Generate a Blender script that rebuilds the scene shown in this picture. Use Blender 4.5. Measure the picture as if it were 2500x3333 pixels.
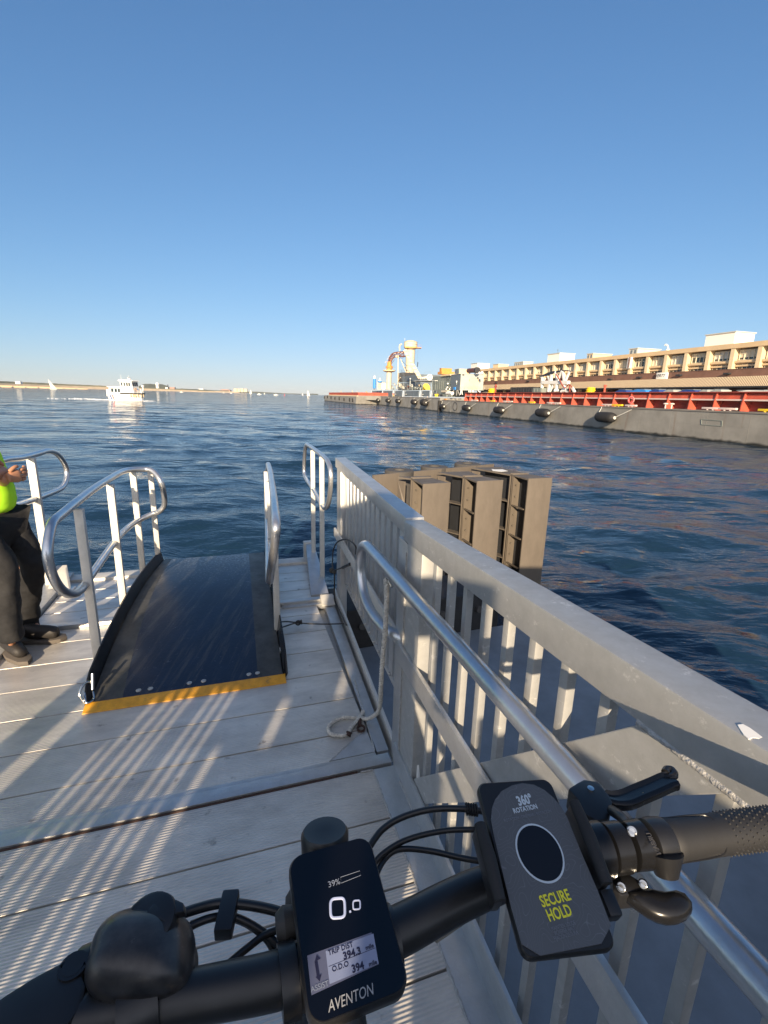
import bpy, bmesh, math, random
import numpy as np
from mathutils import Vector, Matrix
random.seed(7)
for o in list(bpy.data.objects): bpy.data.objects.remove(o)
S = bpy.context.scene
COL = S.collection
R = math.radians
# ------------------------------------------------------------------ camera
F_PX = 1530.0; PITCH = 13.8; ROLL = math.atan(.0273); H = 1.5
cam = bpy.data.objects.new('camera', bpy.data.cameras.new('camera')); COL.objects.link(cam)
cam.data.sensor_fit = 'VERTICAL'; cam.data.sensor_height = 24; cam.data.sensor_width = 18
cam.data.lens = 24*F_PX/3333; cam.data.clip_start = .02; cam.data.clip_end = 30000
cam.matrix_world = Matrix.Translation((0, 0, H)) @ Matrix.Rotation(R(90-PITCH), 4, 'X') @ Matrix.Rotation(ROLL, 4, 'Z')
S.camera = cam
# ------------------------------------------------------------------ light
SUN_AZ = 5.0; SUN_EL = 17.0          # light travels towards azimuth SUN_AZ (from +Y towards +X)
w = bpy.data.worlds.new('World'); S.world = w; w.use_nodes = True
nt = w.node_tree; bg = nt.nodes['Background']
sky = nt.nodes.new('ShaderNodeTexSky'); sky.sky_type = 'NISHITA'; sky.sun_disc = False
sky.sun_elevation = R(SUN_EL); sky.sun_rotation = R(180+SUN_AZ)
sky.air_density = 1.0; sky.dust_density = .15; sky.ozone_density = 4.0; sky.altitude = 0
# soft shoulder so that the horizon band keeps its pale blue
v1 = nt.nodes.new('ShaderNodeVectorMath'); v1.operation = 'MULTIPLY_ADD'; v1.inputs[1].default_value = (.065, .10, .095); v1.inputs[2].default_value = (1, 1, 1)
v2 = nt.nodes.new('ShaderNodeVectorMath'); v2.operation = 'DIVIDE'
nt.links.new(sky.outputs[0], v1.inputs[0]); v0 = nt.nodes.new('ShaderNodeVectorMath'); v0.operation = 'MULTIPLY'; v0.inputs[1].default_value = (.74, .93, 1.09)
nt.links.new(sky.outputs[0], v0.inputs[0]); nt.links.new(v0.outputs[0], v2.inputs[0]); nt.links.new(v1.outputs[0], v2.inputs[1])
# warm white added to the unseen sunward sky, to neutralise blue shade
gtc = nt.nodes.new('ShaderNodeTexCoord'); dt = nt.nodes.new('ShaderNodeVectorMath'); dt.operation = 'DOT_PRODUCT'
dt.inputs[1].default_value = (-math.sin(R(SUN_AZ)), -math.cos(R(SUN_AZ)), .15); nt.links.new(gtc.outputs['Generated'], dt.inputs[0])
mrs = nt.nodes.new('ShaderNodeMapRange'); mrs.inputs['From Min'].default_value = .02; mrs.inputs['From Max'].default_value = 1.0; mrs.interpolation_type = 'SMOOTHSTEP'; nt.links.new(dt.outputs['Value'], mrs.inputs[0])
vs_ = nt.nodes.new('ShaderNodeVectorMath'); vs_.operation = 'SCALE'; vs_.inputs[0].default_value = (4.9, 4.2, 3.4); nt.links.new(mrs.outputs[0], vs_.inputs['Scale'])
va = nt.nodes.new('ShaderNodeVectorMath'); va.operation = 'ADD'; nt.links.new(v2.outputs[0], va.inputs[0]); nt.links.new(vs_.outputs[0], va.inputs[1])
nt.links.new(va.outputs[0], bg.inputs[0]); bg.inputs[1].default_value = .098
sl = bpy.data.lights.new('sun', 'SUN'); sl.energy = 5.0; sl.angle = R(.53); sl.color = (1, .80, .56)
sun = bpy.data.objects.new('sun', sl); COL.objects.link(sun)
d = Vector((math.sin(R(SUN_AZ))*math.cos(R(SUN_EL)), math.cos(R(SUN_AZ))*math.cos(R(SUN_EL)), -math.sin(R(SUN_EL))))
sun.rotation_euler = d.to_track_quat('-Z', 'Y').to_euler(); sun.location = (0, -20, 30)
S.view_settings.view_transform = 'Standard'; S.view_settings.look = 'None'
S.view_settings.exposure = 1.0; S.view_settings.gamma = 1
S.render.engine = 'CYCLES'
# ------------------------------------------------------------------ surveying helpers
cp, sp = math.cos(R(PITCH)), math.sin(R(PITCH)); ca, sa = math.cos(ROLL), math.sin(ROLL)
def ray(x, y):
    u = (x-1250)/F_PX; v = (1666.5-y)/F_PX
    U = u*ca-v*sa; V = u*sa+v*ca
    return Vector((U, cp+V*sp, -sp+V*cp))
def P(x, y, z=0.0):
    r = ray(x, y); return Vector((0, 0, H))+r*((z-H)/r.z)
def PY(x, y, Y):
    r = ray(x, y); return Vector((0, 0, H))+r*(Y/r.y)
def PV(x, y, A, az):
    n = Vector((math.cos(R(az)), -math.sin(R(az)), 0)); r = ray(x, y)
    return Vector((0, 0, H))+r*((n.x*A[0]+n.y*A[1])/(n.dot(r)))
O = Vector((.072, 1.673, 0)); DAZ = -18.0
ER = Vector((math.cos(R(DAZ)), -math.sin(R(DAZ)), 0)); EF = Vector((math.sin(R(DAZ)), math.cos(R(DAZ)), 0)); EZ = Vector((0, 0, 1))
def W(r, f, z=0.0): return O+ER*r+EF*f+EZ*z          # deck frame
WATER = -1.2
HAZ = -13.0; HO = Vector((18.85, 66.6, 0))
HS = Vector((math.sin(R(HAZ)), math.cos(R(HAZ)), 0)); HI = Vector((math.cos(R(HAZ)), -math.sin(R(HAZ)), 0))
def B(s, i, z=0.0): return HO+HS*s+HI*i+EZ*z          # barge frame: s along, i inland
def M(x, y, off=0.0):                                  # pixel -> barge-frame vertical plane
    return PV(x, y, HO+HI*off, HAZ)
BAZ = -16.0
BS = Vector((math.sin(R(BAZ)), math.cos(R(BAZ)), 0)); BI = Vector((math.cos(R(BAZ)), -math.sin(R(BAZ)), 0)); BO = HO+BI*22
def G(s, i, z=0.0): return BO+BS*s+BI*i+EZ*z          # building frame
def MG(x, y, off=0.0):
    p = PV(x, y, BO+BI*off, BAZ); return p
# ------------------------------------------------------------------ materials
def mat(name, col, rough=.5, metal=0.0, spec=.5, noise=0.0, nscale=8.0, bump=0.0, bscale=40.0, col2=None, emit=None, alpha=None, coat=0.0, stretch=None, coords='Object'):
    m = bpy.data.materials.new(name); m.use_nodes = True
    t = m.node_tree; b = t.nodes['Principled BSDF']
    b.inputs['Base Color'].default_value = (*col, 1); b.inputs['Roughness'].default_value = rough
    b.inputs['Metallic'].default_value = metal; b.inputs['Specular IOR Level'].default_value = spec
    if coat: b.inputs['Coat Weight'].default_value = coat; b.inputs['Coat Roughness'].default_value = .08
    if emit: b.inputs['Emission Color'].default_value = (*emit[:3], 1); b.inputs['Emission Strength'].default_value = emit[3]
    tc = t.nodes.new('ShaderNodeTexCoord'); vec = tc.outputs[coords]
    if stretch:
        mp = t.nodes.new('ShaderNodeMapping'); mp.inputs['Scale'].default_value = stretch[:3]
        if len(stretch) > 3: mp.inputs['Rotation'].default_value = (0, 0, stretch[3])
        t.links.new(vec, mp.inputs[0]); vec = mp.outputs[0]
    if noise:
        n = t.nodes.new('ShaderNodeTexNoise'); n.inputs['Scale'].default_value = nscale; n.inputs['Detail'].default_value = 6
        n.inputs['Roughness'].default_value = .65
        t.links.new(vec, n.inputs['Vector'])
        cr = t.nodes.new('ShaderNodeValToRGB'); cr.color_ramp.elements[0].position = .32; cr.color_ramp.elements[1].position = .68
        c2 = col2 or tuple(c*(1-noise) for c in col)
        cr.color_ramp.elements[0].color = (*c2, 1); cr.color_ramp.elements[1].color = (*[min(1, c*(1+noise*.35)) for c in col], 1)
        t.links.new(n.outputs[0], cr.inputs[0]); t.links.new(cr.outputs[0], b.inputs['Base Color'])
        mr = t.nodes.new('ShaderNodeMapRange'); mr.inputs['To Min'].default_value = min(1, rough*1.25); mr.inputs['To Max'].default_value = rough*.8
        t.links.new(n.outputs[0], mr.inputs[0]); t.links.new(mr.outputs[0], b.inputs['Roughness'])
    if bump:
        n2 = t.nodes.new('ShaderNodeTexNoise'); n2.inputs['Scale'].default_value = bscale; n2.inputs['Detail'].default_value = 4
        t.links.new(vec, n2.inputs['Vector'])
        bp = t.nodes.new('ShaderNodeBump'); bp.inputs['Strength'].default_value = bump; bp.inputs['Distance'].default_value = .01
        t.links.new(n2.outputs[0], bp.inputs['Height']); t.links.new(bp.outputs[0], b.inputs['Normal'])
    return m
def N(m, typ, **kw):
    n = m.node_tree.nodes.new(typ)
    for k, v in kw.items(): setattr(n, k, v)
    return n
def lk(m, a, b): m.node_tree.links.new(a, b)
MAT = {}
MAT['alu'] = mat('brushed_aluminium', (.56, .56, .55), .42, .75, noise=.16, nscale=9, bump=.15, bscale=120)
MAT['alu_dull'] = mat('weathered_aluminium', (.43, .43, .415), .50, .45, noise=.12, nscale=26, bump=.04, bscale=300)
MAT['alu_tube'] = mat('aluminium_tube', (.58, .59, .6), .3, .85, noise=.12, nscale=20, bump=.06, bscale=150)
MAT['weld'] = mat('weld_bead', (.46, .45, .43), .55, .4, noise=.3, nscale=60, bump=.5, bscale=160)
MAT['alu_post'] = mat('painted_aluminium_post', (.60, .58, .53), .55, .25, noise=.15, nscale=10, bump=.08)
MAT['black'] = mat('black_anodised', (.012, .012, .013), .38, .0, noise=.3, nscale=30)
MAT['blackgloss'] = mat('black_gloss_alloy', (.014, .014, .015), .25, .3, noise=.2, nscale=30)
MAT['rubber'] = mat('black_rubber', (.016, .015, .015), .7, noise=.3, nscale=12, bump=.1)
MAT['cable'] = mat('cable_housing', (.010, .010, .011), .35)
MAT['steelbolt'] = mat('stainless_bolt', (.6, .6, .58), .2, 1.0)
MAT['tan'] = mat('tan_painted_steel', (.118, .098, .077), .65, noise=.14, nscale=5, bump=.08, stretch=(2, 2, .8))
MAT['tandark'] = mat('dusty_steel_top', (.115, .098, .08), .7, noise=.35, nscale=8)
MAT['rubbercyl'] = mat('grey_rubber', (.07, .065, .06), .75, noise=.25, nscale=6)
MAT['yellow'] = mat('yellow_paint', (.66, .31, .02), .5, noise=.25, nscale=22, col2=(.48, .23, .02))
MAT['rope'] = mat('white_rope_fibre', (.56, .53, .47), .85, noise=.35, nscale=60)
MAT['wire'] = mat('dark_wire_rope', (.035, .033, .03), .6)
MAT['rust'] = mat('rusty_iron', (.06, .03, .02), .7, .3, noise=.4, nscale=40)
MAT['hivis'] = mat('hi_vis_fabric', (.48, .92, .02), .8, noise=.06, nscale=6, emit=(.35, 1, .02, .0), bump=.1, bscale=20)
MAT['trouser'] = mat('black_trouser_cloth', (.007, .007, .008), .85, noise=.3, nscale=6, bump=1.0, bscale=9, stretch=(1, 1, 1.8))
MAT['shoe'] = mat('black_shoe_leather', (.022, .019, .017), .6, noise=.3, nscale=20)
MAT['sole'] = mat('shoe_sole', (.10, .085, .07), .8)
MAT['skin'] = mat('skin', (.42, .20, .11), .55, noise=.12, nscale=10)
MAT['hair'] = mat('dark_hair', (.02, .015, .012), .7)
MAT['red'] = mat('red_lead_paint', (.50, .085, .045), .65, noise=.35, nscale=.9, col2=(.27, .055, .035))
MAT['redshade'] = mat('dark_red_shade', (.30, .055, .04), .7, noise=.35, nscale=1.2)  # darker copy of red with shade put into its colour, also for dark pipework
MAT['palepaint'] = mat('pale_ledge_paint', (.62, .50, .45), .6)
MAT['cream'] = mat('cream_concrete', (.60, .44, .26), .8, noise=.12, nscale=.6)
MAT['creamlight'] = mat('light_cream_concrete', (.66, .52, .33), .8, noise=.1, nscale=.8)
MAT['brown'] = mat('brown_stone_band', (.17, .09, .065), .8, noise=.25, nscale=.7)
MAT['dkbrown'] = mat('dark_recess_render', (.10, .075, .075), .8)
MAT['window'] = mat('window_glass', (.02, .035, .04), .08, .0, spec=.8)
MAT['frame'] = mat('window_frame_paint', (.60, .55, .42), .6)
MAT['white'] = mat('white_paint', (.78, .77, .72), .5, noise=.06, nscale=2)
MAT['whitegrey'] = mat('grey_white_paint', (.50, .50, .46), .6, noise=.15, nscale=1)
MAT['greygreen'] = mat('grey_green_paint', (.20, .23, .21), .6, noise=.18, nscale=1.2)
MAT['greyblue'] = mat('slate_grey_paint', (.13, .16, .185), .6, noise=.2, nscale=.9)
MAT['greypale'] = mat('pale_grey_paint', (.36, .39, .37), .6, noise=.15, nscale=.7)
MAT['grip'] = mat('grip_rubber', (.014, .014, .015), .6, noise=.2, nscale=40)
MAT['stud'] = mat('grip_stud_rubber', (.035, .034, .033), .5)
MAT['sand'] = mat('sand_coloured_paint', (.58, .51, .38), .6, noise=.15, nscale=1.2)
MAT['orange'] = mat('orange_paint', (.65, .27, .05), .6, noise=.2, nscale=2)
MAT['hosered'] = mat('dark_red_steel', (.13, .045, .035), .6, noise=.5, nscale=1.5)
MAT['blue'] = mat('bright_blue_paint', (.03, .22, .60), .5)
MAT['dkblue'] = mat('dark_blue_tarp', (.01, .05, .22), .6)
MAT['dark'] = mat('dark_paint', (.025, .027, .032), .6, noise=.3, nscale=2)
MAT['brightyellow'] = mat('bright_yellow_paint', (.80, .55, .02), .5, noise=.1)
MAT['pink'] = mat('faded_red_plastic', (.70, .10, .10), .5)
MAT['pontoon'] = mat('blue_grey_deck_paint', (.17, .19, .21), .5, noise=.3, nscale=2.2, bump=.1, bscale=30)
MAT['concrete'] = mat('quay_concrete', (.20, .18, .16), .9, noise=.3, nscale=.4)
MAT['land'] = mat('dry_grass', (.20, .17, .09), .95, noise=.4, nscale=.02, col2=(.07, .085, .05))
MAT['sandbank'] = mat('sand_bank', (.46, .36, .24), .95, noise=.2, nscale=.03)
MAT['trees'] = mat('far_foliage', (.05, .06, .04), .95, noise=.5, nscale=.05)
MAT['brick'] = mat('far_brick', (.35, .20, .15), .9)
MAT['farwhite'] = mat('far_white_wall', (.80, .77, .70), .7)
MAT['bellmat'] = mat('scuffed_black_bell', (.045, .042, .040), .30, .2, noise=.75, nscale=38, col2=(.008, .008, .010))
MAT['foam'] = mat('wake_foam', (.75, .78, .8), .7, noise=.25, nscale=.8)

def scuffs(m, col, scale, lo, hi, stretch=(1, 1, 1), amt=.8):
    b = m.node_tree.nodes['Principled BSDF']; base = b.inputs['Base Color'].links[0].from_socket
    tc = N(m, 'ShaderNodeTexCoord'); mp = N(m, 'ShaderNodeMapping'); mp.inputs['Scale'].default_value = stretch; lk(m, tc.outputs['Object'], mp.inputs[0])
    n = N(m, 'ShaderNodeTexNoise'); n.inputs['Scale'].default_value = scale; n.inputs['Detail'].default_value = 9; n.inputs['Roughness'].default_value = .78; lk(m, mp.outputs[0], n.inputs['Vector'])
    r = N(m, 'ShaderNodeMapRange'); r.inputs['From Min'].default_value = lo; r.inputs['From Max'].default_value = hi; r.inputs['To Max'].default_value = amt; lk(m, n.outputs[0], r.inputs[0])
    mx = N(m, 'ShaderNodeMixRGB'); mx.inputs[2].default_value = (*col, 1); lk(m, base, mx.inputs[1]); lk(m, r.outputs[0], mx.inputs[0]); lk(m, mx.outputs[0], b.inputs['Base Color'])
scuffs(MAT['alu_dull'], (.72, .71, .68), 22, .58, .66, (1, 1, 1.6), .7); scuffs(MAT['alu_dull'], (.16, .155, .15), 7, .64, .74, (1, 1, 1), .6)
scuffs(MAT['alu'], (.75, .74, .72), 26, .60, .68, (1, 1, 1.6), .5); scuffs(MAT['alu'], (.2, .19, .18), 5, .63, .75, (1, 1, 1), .6)
scuffs(MAT['alu_post'], (.25, .24, .22), 14, .62, .72, (1, 1, .5), .6)
scuffs(MAT['cream'], (.25, .18, .12), 1.2, .60, .72, (1, 1, .3), .5); scuffs(MAT['creamlight'], (.30, .22, .15), 1.5, .62, .72, (1, 1, .3), .5)
scuffs(MAT['black'], (.06, .058, .055), 60, .63, .72, (1, 1, 1), .4); scuffs(MAT['rubber'], (.10, .095, .085), 30, .62, .74, (1, 1, 1), .5)
scuffs(MAT['bellmat'], (.16, .15, .14), 45, .60, .70, (1, 1, 1), .6)
scuffs(MAT['yellow'], (.16, .12, .07), 24, .58, .66, (1, 1, 1), .8)
scuffs(MAT['tan'], (.16, .075, .035), 6, .66, .74, (1, 1, .4), .6)

# hull paint with streaks and rust
def hullmat():
    m = mat('grey_hull_plate', (.25, .24, .215), .6, noise=.28, nscale=.45)
    t = m.node_tree; b = t.nodes['Principled BSDF']; base = b.inputs['Base Color'].links[0].from_socket
    tc = N(m, 'ShaderNodeTexCoord'); mp = N(m, 'ShaderNodeMapping'); mp.inputs['Scale'].default_value = (1.6, 1.6, .12)
    lk(m, tc.outputs['Object'], mp.inputs[0])
    n = N(m, 'ShaderNodeTexNoise'); n.inputs['Scale'].default_value = 1.1; n.inputs['Detail'].default_value = 7; lk(m, mp.outputs[0], n.inputs['Vector'])
    r1 = N(m, 'ShaderNodeValToRGB'); r1.color_ramp.elements[0].position = .60; r1.color_ramp.elements[1].position = .72; lk(m, n.outputs[0], r1.inputs[0])
    mx = N(m, 'ShaderNodeMixRGB'); mx.inputs[2].default_value = (.16, .085, .045, 1); lk(m, base, mx.inputs[1])
    sc = N(m, 'ShaderNodeMath', operation='MULTIPLY'); sc.inputs[1].default_value = .55; lk(m, r1.outputs[0], sc.inputs[0]); lk(m, sc.outputs[0], mx.inputs[0])
    r2 = N(m, 'ShaderNodeValToRGB'); r2.color_ramp.elements[0].position = .28; r2.color_ramp.elements[1].position = .40
    r2.color_ramp.elements[0].color = (1, 1, 1, 1); r2.color_ramp.elements[1].color = (0, 0, 0, 1); lk(m, n.outputs[0], r2.inputs[0])
    mx2 = N(m, 'ShaderNodeMixRGB'); mx2.inputs[2].default_value = (.22, .215, .20, 1); lk(m, mx.outputs[0], mx2.inputs[1])
    s2 = N(m, 'ShaderNodeMath', operation='MULTIPLY'); s2.inputs[1].default_value = .5; lk(m, r2.outputs[0], s2.inputs[0]); lk(m, s2.outputs[0], mx2.inputs[0])
    # weed line near the water (object z measured from deck level)
    ge = N(m, 'ShaderNodeNewGeometry'); sx = N(m, 'ShaderNodeSeparateXYZ'); lk(m, ge.outputs['Position'], sx.inputs[0])
    n3 = N(m, 'ShaderNodeTexNoise'); n3.inputs['Scale'].default_value = 1.5; lk(m, tc.outputs['Object'], n3.inputs['Vector'])
    ad = N(m, 'ShaderNodeMath', operation='MULTIPLY_ADD'); ad.inputs[1].default_value = .35; lk(m, n3.outputs[0], ad.inputs[0]); lk(m, sx.outputs['Z'], ad.inputs[2])
    r3 = N(m, 'ShaderNodeMapRange'); r3.inputs['From Min'].default_value = -.98; r3.inputs['From Max'].default_value = -.80; lk(m, ad.outputs[0], r3.inputs[0])
    mx3 = N(m, 'ShaderNodeMixRGB'); mx3.inputs[1].default_value = (.018, .018, .014, 1); lk(m, r3.outputs[0], mx3.inputs[0]); lk(m, mx2.outputs[0], mx3.inputs[2])
    lk(m, mx3.outputs[0], b.inputs['Base Color'])
    return m
MAT['hull'] = hullmat()

# deck planks: ribbed extrusions
def deckmat():
    m = mat('ribbed_aluminium_deck', (.50, .49, .47), .42, .45)
    b = m.node_tree.nodes['Principled BSDF']
    tc = N(m, 'ShaderNodeTexCoord'); sep = N(m, 'ShaderNodeSeparateXYZ'); lk(m, tc.outputs['Object'], sep.inputs[0])
    # ribs along y of the object (deck frame f)
    mu = N(m, 'ShaderNodeMath', operation='MULTIPLY'); mu.inputs[1].default_value = 2*math.pi/.0103; lk(m, sep.outputs['Y'], mu.inputs[0])
    si = N(m, 'ShaderNodeMath', operation='SINE'); lk(m, mu.outputs[0], si.inputs[0])
    # wear: ribs flatten further out
    n0 = N(m, 'ShaderNodeTexNoise'); n0.inputs['Scale'].default_value = 1.6; n0.inputs['Detail'].default_value = 5; lk(m, tc.outputs['Object'], n0.inputs['Vector'])
    wr = N(m, 'ShaderNodeMapRange'); wr.inputs['From Min'].default_value = 1.5; wr.inputs['From Max'].default_value = .1
    wr.inputs['To Min'].default_value = .12; wr.inputs['To Max'].default_value = 1.0; lk(m, sep.outputs['Y'], wr.inputs[0])
    amp = N(m, 'ShaderNodeMath', operation='MULTIPLY'); lk(m, si.outputs[0], amp.inputs[0]); lk(m, wr.outputs[0], amp.inputs[1])
    bp = N(m, 'ShaderNodeBump'); bp.inputs['Strength'].default_value = .55; bp.inputs['Distance'].default_value = .0016; lk(m, amp.outputs[0], bp.inputs['Height'])
    n1 = N(m, 'ShaderNodeTexNoise'); n1.inputs['Scale'].default_value = 70; lk(m, tc.outputs['Object'], n1.inputs['Vector'])
    b2 = N(m, 'ShaderNodeBump'); b2.inputs['Strength'].default_value = .12; b2.inputs['Distance'].default_value = .002; lk(m, n1.outputs[0], b2.inputs['Height']); lk(m, bp.outputs[0], b2.inputs['Normal'])
    lk(m, b2.outputs[0], b.inputs['Normal'])
    # stains
    mp = N(m, 'ShaderNodeMapping'); mp.inputs['Scale'].default_value = (1, 2.6, 1); lk(m, tc.outputs['Object'], mp.inputs[0])
    n2 = N(m, 'ShaderNodeTexNoise'); n2.inputs['Scale'].default_value = 2.4; n2.inputs['Detail'].default_value = 9; n2.inputs['Roughness'].default_value = .7; lk(m, mp.outputs[0], n2.inputs['Vector'])
    cr = N(m, 'ShaderNodeValToRGB'); cr.color_ramp.elements[0].position = .3; cr.color_ramp.elements[1].position = .62
    cr.color_ramp.elements[0].color = (.42, .40, .37, 1); cr.color_ramp.elements[1].color = (.68, .645, .59, 1); lk(m, n2.outputs[0], cr.inputs[0])
    n4 = N(m, 'ShaderNodeTexNoise'); n4.inputs['Scale'].default_value = 16; n4.inputs['Detail'].default_value = 5; lk(m, tc.outputs['Object'], n4.inputs['Vector'])
    c4 = N(m, 'ShaderNodeValToRGB'); c4.color_ramp.elements[0].position = .67; c4.color_ramp.elements[1].position = .73; lk(m, n4.outputs[0], c4.inputs[0])
    mx = N(m, 'ShaderNodeMixRGB'); mx.inputs[2].default_value = (.16, .15, .14, 1); lk(m, cr.outputs[0], mx.inputs[1])
    s4 = N(m, 'ShaderNodeMath', operation='MULTIPLY'); s4.inputs[1].default_value = .6; lk(m, c4.outputs[0], s4.inputs[0]); lk(m, s4.outputs[0], mx.inputs[0])
    lk(m, mx.outputs[0], b.inputs['Base Color'])
    rr = N(m, 'ShaderNodeMapRange'); rr.inputs['To Min'].default_value = .50; rr.inputs['To Max'].default_value = .26; lk(m, n2.outputs[0], rr.inputs[0]); lk(m, rr.outputs[0], b.inputs['Roughness'])
    return m
MAT['deck'] = deckmat()

# ------------------------------------------------------------------ mesh building
class MB:
    K = 1.0
    def __init__(s): s.v = []; s.f = []
    def add(s, vs, fs):
        n = len(s.v); s.v += [Vector(q) for q in vs]; s.f += [tuple(i+n for i in f) for f in fs]; return s
    def hexa(s, b, t):                       # 4 bottom (ccw), 4 top
        return s.add(list(b)+list(t), [(3, 2, 1, 0), (4, 5, 6, 7), (0, 1, 5, 4), (1, 2, 6, 5), (2, 3, 7, 6), (3, 0, 4, 7)])
    def box(s, c, sx, sy, sz, X=Vector((1, 0, 0)), Y=Vector((0, 1, 0)), Z=Vector((0, 0, 1))):
        k_ = MB.K; c = Vector(c); a, b_, h = X*sx/2*k_, Y*sy/2*k_, Z*sz/2*k_
        return s.hexa([c-a-b_-h, c+a-b_-h, c+a+b_-h, c-a+b_-h], [c-a-b_+h, c+a-b_+h, c+a+b_+h, c-a+b_+h])
    def dbox(s, r0, r1, f0, f1, z0, z1, fn=None):   # box in a frame function
        fn = fn or W
        return s.hexa([fn(r0, f0, z0), fn(r1, f0, z0), fn(r1, f1, z0), fn(r0, f1, z0)], [fn(r0, f0, z1), fn(r1, f0, z1), fn(r1, f1, z1), fn(r0, f1, z1)])
    def bar(s, p, q, w_, h_, up=Vector((0, 0, 1)), w2=None, h2=None):
        p, q = Vector(p), Vector(q); dd = (q-p).normalized(); x = dd.cross(up)
        if x.length < 1e-4: x = dd.cross(Vector((0, 1, 0)))
        x.normalize(); y = x.cross(dd); w2 = w2 or w_; h2 = h2 or h_; k_ = MB.K; w_ *= k_; h_ *= k_; w2 *= k_; h2 *= k_
        f = lambda c, a, b_: [c-x*a/2-y*b_/2, c+x*a/2-y*b_/2, c+x*a/2+y*b_/2, c-x*a/2+y*b_/2]
        return s.hexa(f(p, w_, h_), f(q, w2, h2))
    def tube(s, pts, r, seg=10, closed=False, cap=True):
        rr = r if isinstance(r, (list, tuple)) else [r]*len(pts)
        return s._tube(pts, [q*MB.K for q in rr], seg, closed, cap)
    def _tube(s, pts, rr, seg=10, closed=False, cap=True):
        pts = [Vector(q) for q in pts]; n = len(pts)
        rings = []; prev = None
        for i in range(n):
            if closed: t = pts[(i+1) % n]-pts[i-1]
            else: t = pts[min(i+1, n-1)]-pts[max(i-1, 0)]
            if t.length < 1e-9: t = Vector((0, 0, 1))
            t.normalize()
            if prev is None:
                a = t.cross(Vector((0, 0, 1)))
                if a.length < .05: a = t.cross(Vector((0, 1, 0)))
            else: a = prev-t*prev.dot(t)
            a.normalize(); prev = a; b_ = t.cross(a)
            rings.append([pts[i]+(a*math.cos(2*math.pi*k/seg)+b_*math.sin(2*math.pi*k/seg))*rr[i] for k in range(seg)])
        vs = [q for g in rings for q in g]; fs = []
        m_ = n if closed else n-1
        for i in range(m_):
            j = (i+1) % n
            for k in range(seg):
                l = (k+1) % seg; fs.append((i*seg+k, i*seg+l, j*seg+l, j*seg+k))
        if cap and not closed: fs.append(tuple(range(seg-1, -1, -1))); fs.append(tuple((n-1)*seg+k for k in range(seg)))
        return s.add(vs, fs)
    def cyl(s, p, q, r0, r1=None, seg=20): return s.tube([p, q], [r0, r0 if r1 is None else r1], seg)
    def lathe(s, c, prof, seg=24, axis=Vector((0, 0, 1))):   # prof: (radius, height)
        return s._tube([Vector(c)+axis*h for _, h in prof], [max(r_, 1e-4) for r_, _ in prof], seg)
    def prism(s, poly, ext):
        n = len(poly); ext = Vector(ext); a = [Vector(q) for q in poly]
        vs = a+[q+ext for q in a]
        return s.add(vs, [tuple(range(n-1, -1, -1)), tuple(range(n, 2*n))]+[(i, (i+1) % n, (i+1) % n+n, i+n) for i in range(n)])
    def torus(s, c, ax, Rr, r, seg=24, s2=8):
        ax = Vector(ax).normalized(); a = ax.cross(Vector((0, 0, 1)))
        if a.length < .1: a = ax.cross(Vector((0, 1, 0)))
        a.normalize(); b_ = ax.cross(a)
        return s.tube([Vector(c)+(a*math.cos(2*math.pi*k/seg)+b_*math.sin(2*math.pi*k/seg))*Rr for k in range(seg)], r, s2, closed=True)
    def ball(s, c, r, seg=12, sq=(1, 1, 1), M3=None):
        r *= MB.K; vs = []; fs = []; rings = seg//2
        for i in range(rings+1):
            th = math.pi*i/rings
            for k in range(seg):
                q = Vector((math.sin(th)*math.cos(2*math.pi*k/seg)*sq[0], math.sin(th)*math.sin(2*math.pi*k/seg)*sq[1], math.cos(th)*sq[2]))*r
                if M3: q = M3 @ q
                vs.append(Vector(c)+q)
        for i in range(rings):
            for k in range(seg):
                l = (k+1) % seg; fs.append((i*seg+k, (i+1)*seg+k, (i+1)*seg+l, i*seg+l))
        return s.add(vs, fs)
WP = {}
def wp(o): return WP.get(o.name, Vector((0, 0, 0)))
def part(mb, name, m, parent=None, base=None, bevel=0.0, smooth=True, rot=None, label=None, ang=35):
    """links the collected shapes as ONE mesh object; base = world origin"""
    base = Vector(base) if base is not None else (wp(parent) if parent else Vector((0, 0, 0)))
    me = bpy.data.meshes.new(name)
    vs = [q-base for q in mb.v]
    if rot is not None: vs = [rot.inverted() @ q for q in vs]
    me.from_pydata([tuple(q) for q in vs], [], mb.f)
    bm = bmesh.new(); bm.from_mesh(me)
    bmesh.ops.recalc_face_normals(bm, faces=bm.faces)
    if bevel:
        es = [e for e in bm.edges if len(e.link_faces) == 2 and e.calc_face_angle(0) > R(30)]
        bmesh.ops.bevel(bm, geom=es, offset=bevel, segments=2, profile=.6, affect='EDGES', clamp_overlap=True)
    bm.to_mesh(me); bm.free()
    if smooth:
        me.polygons.foreach_set('use_smooth', [True]*len(me.polygons)); me.set_sharp_from_angle(angle=R(ang))
    me.materials.append(MAT[m] if isinstance(m, str) else m)
    o = bpy.data.objects.new(name, me); COL.objects.link(o)
    if rot is not None: o.rotation_euler = rot.to_euler()
    if parent:
        o.parent = parent; o.location = base-wp(parent)
    else: o.location = base
    WP[o.name] = base
    if label: o['label'] = label
    return o
def tag(o, label=None, cat=None, group=None, kind=None):
    for k, v in (('label', label), ('category', cat), ('group', group), ('kind', kind)):
        if v: o[k] = v
    return o
def thing(name, label, cat, base, group=None):
    o = bpy.data.objects.new(name, None); COL.objects.link(o); o.location = base; o.empty_display_size = .1
    WP[o.name] = Vector(base); return tag(o, label, cat, group)
def struct(mb, name, m, **kw): return tag(part(mb, name, m, **kw), kind='structure')
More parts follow.
